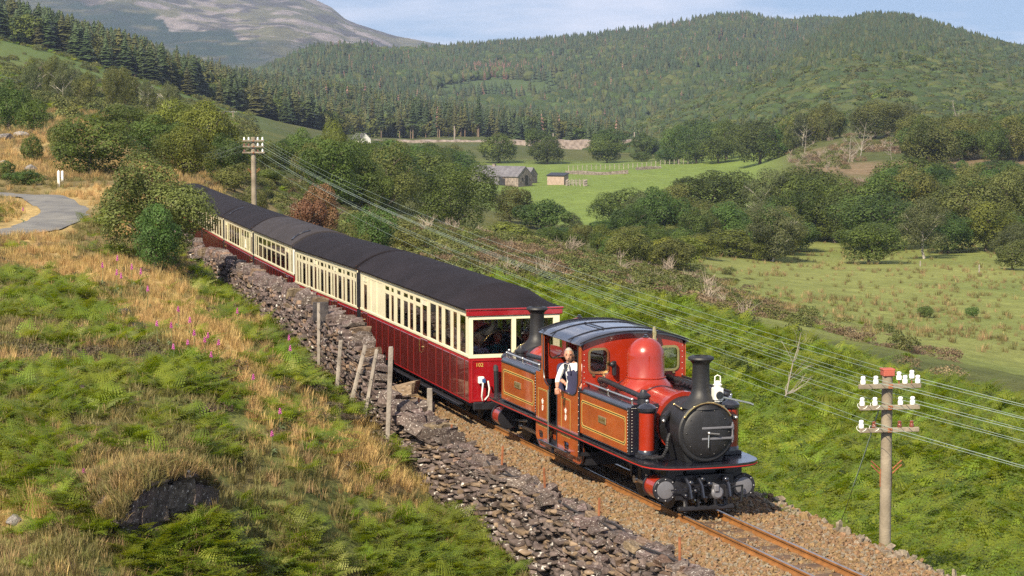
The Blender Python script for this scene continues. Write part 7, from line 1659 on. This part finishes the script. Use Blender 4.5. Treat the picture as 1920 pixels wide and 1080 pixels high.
# engine driver, leaning on the cab side: faces the front and outwards; local Z from the cab floor
Jd = {'pelvis': (0, 0, .93), 'chest': (.02, 0, 1.28), 'neck': (.04, -.05, 1.45), 'head': (.07, -.10, 1.58), 'rshoulder': (.03, -.20, 1.40), 'relbow': (.02, -.30, 1.14), 'rwrist': (.22, -.30, 1.03), 'lshoulder': (.03, .20, 1.40), 'lelbow': (.08, .26, 1.12), 'lwrist': (.3, .16, 1.10),
      'lhip': (0, .10, .88), 'lknee': (.03, .10, .50), 'lankle': (0, .10, .08), 'rhip': (0, -.10, .88), 'rknee': (.03, -.11, .50), 'rankle': (-.02, -.11, .08)}
drv = person('engine driver in navy bib overalls and a white shirt leaning out of the cab doorway', LM @ Vector((.30, -.78, .54)), thead(S0) - math.pi / 2 - .35, Jd, m_shirt, m_over, m_hair, bib=True, yaw=-.1)
Jf = dict(Jd); Jf.update({'chest': (.14, 0, 1.20), 'neck': (.24, 0, 1.33), 'head': (.31, 0, 1.42), 'rshoulder': (.18, -.20, 1.28), 'relbow': (.32, -.24, 1.05), 'rwrist': (.5, -.2, 1.0), 'lshoulder': (.18, .2, 1.28), 'lelbow': (.3, .24, 1.05), 'lwrist': (.5, .2, 1.0)})
person('fireman in dark clothes and a grey cap bending over behind the driver in the cab', LM @ Vector((-.88, -.52, .54)), thead(S0) - math.pi / 2, Jf, m_over, m_over, m_hair, cap=M('grey_cap', (.20, .17, .16), rough=.9))
# passengers seated behind the glazed end
CM = car1.matrix_basis
def seated(lean=.0): return mirror({'pelvis': (0, 0, .50), 'chest': (.02 + lean, 0, .86), 'neck': (.04 + lean * 1.4, 0, 1.05), 'head': (.07 + lean * 1.6, 0, 1.20), 'lshoulder': (.02 + lean, .19, .98), 'lelbow': (.08 + lean, .27, .74), 'lwrist': (.30 + lean, .20, .68), 'lhip': (.03, .1, .48), 'lknee': (.44, .11, .48), 'lankle': (.42, .11, .10)})
def cloth(n, c): return M(n, c, rough=.85, var=.15)
rz1 = thead(4.7) - math.pi / 2
SEATS = [(4.35, -.62, .06, 'passenger in a lavender blue shirt at the left corner window of the observation carriage', cloth('shirt_lavender', (.26, .27, .42)), m_hair, 0), (4.15, -.12, 0, 'passenger in a dark teal top in the middle behind the glazed end', cloth('top_teal', (.02, .12, .16)), m_hairb, 0), (4.2, .45, .04, 'balding passenger in a light blue shirt behind the right end window', cloth('shirt_blue', (.14, .22, .48)), m_hair, 0),
         (3.1, -.55, 0, 'passenger in a pink top by the second side window', cloth('top_pink', (.5, .16, .2)), m_hairb, 0), (3.0, .5, 0, 'passenger in a grey jacket on the far side of the observation carriage', cloth('jacket_grey', (.2, .2, .22)), m_hair, 0), (1.0, -.55, 0, 'passenger in a cream shirt halfway along the observation carriage', cloth('shirt_cream', (.5, .45, .35)), m_hairb, 0), (-1.2, -.55, 0, 'passenger in dark red further back in the observation carriage', cloth('top_red', (.35, .04, .04)), m_hairb, 0)]
for x, y, ln, lab, sh_, hr_, _ in SEATS: person(lab, CM @ Vector((x, y, .52)), rz1, seated(ln), sh_, cloth('trousers', (.03, .03, .045)), hr_, 'passengers')
person('passenger in a red top at a front window of the second carriage', car2.matrix_basis @ Vector((3.6, -.6, .52)), thead(15) - math.pi / 2, seated(), cloth('top_red', (.5, .05, .05)), cloth('trousers', (.03, .03, .045)), m_hair, 'passengers')

# ------------------------------------------------------------------ haze: one closed box of thin air round everything
ztop = max(MZ.max(), AZ.max(), BZ.max(), CZ.max()) + 60
zmin = float(min(_V[:, 2].min(), MZ.min(), AZ.min(), BZ.min(), CZ.min())) - 3
hz_ = MB().box((0, 3600, (ztop + zmin) / 2), (18000, 7600, ztop - zmin)).mesh('haze', 0)
hm = bpy.data.materials.new('haze'); hm.use_nodes = True; N, L = hm.node_tree.nodes, hm.node_tree.links; N.remove(N['Principled BSDF'])
pv = N.new('ShaderNodeVolumePrincipled'); pv.inputs['Color'].default_value = (.62, .74, 1.0, 1); pv.inputs['Density'].default_value = 1.25e-4; pv.inputs['Anisotropy'].default_value = .35
L.new(pv.outputs[0], N['Material Output'].inputs['Volume'])
ho_ = link('haze', hz_, hm); tag(ho_, 'thin blue summer haze over the valley', kind='stuff')
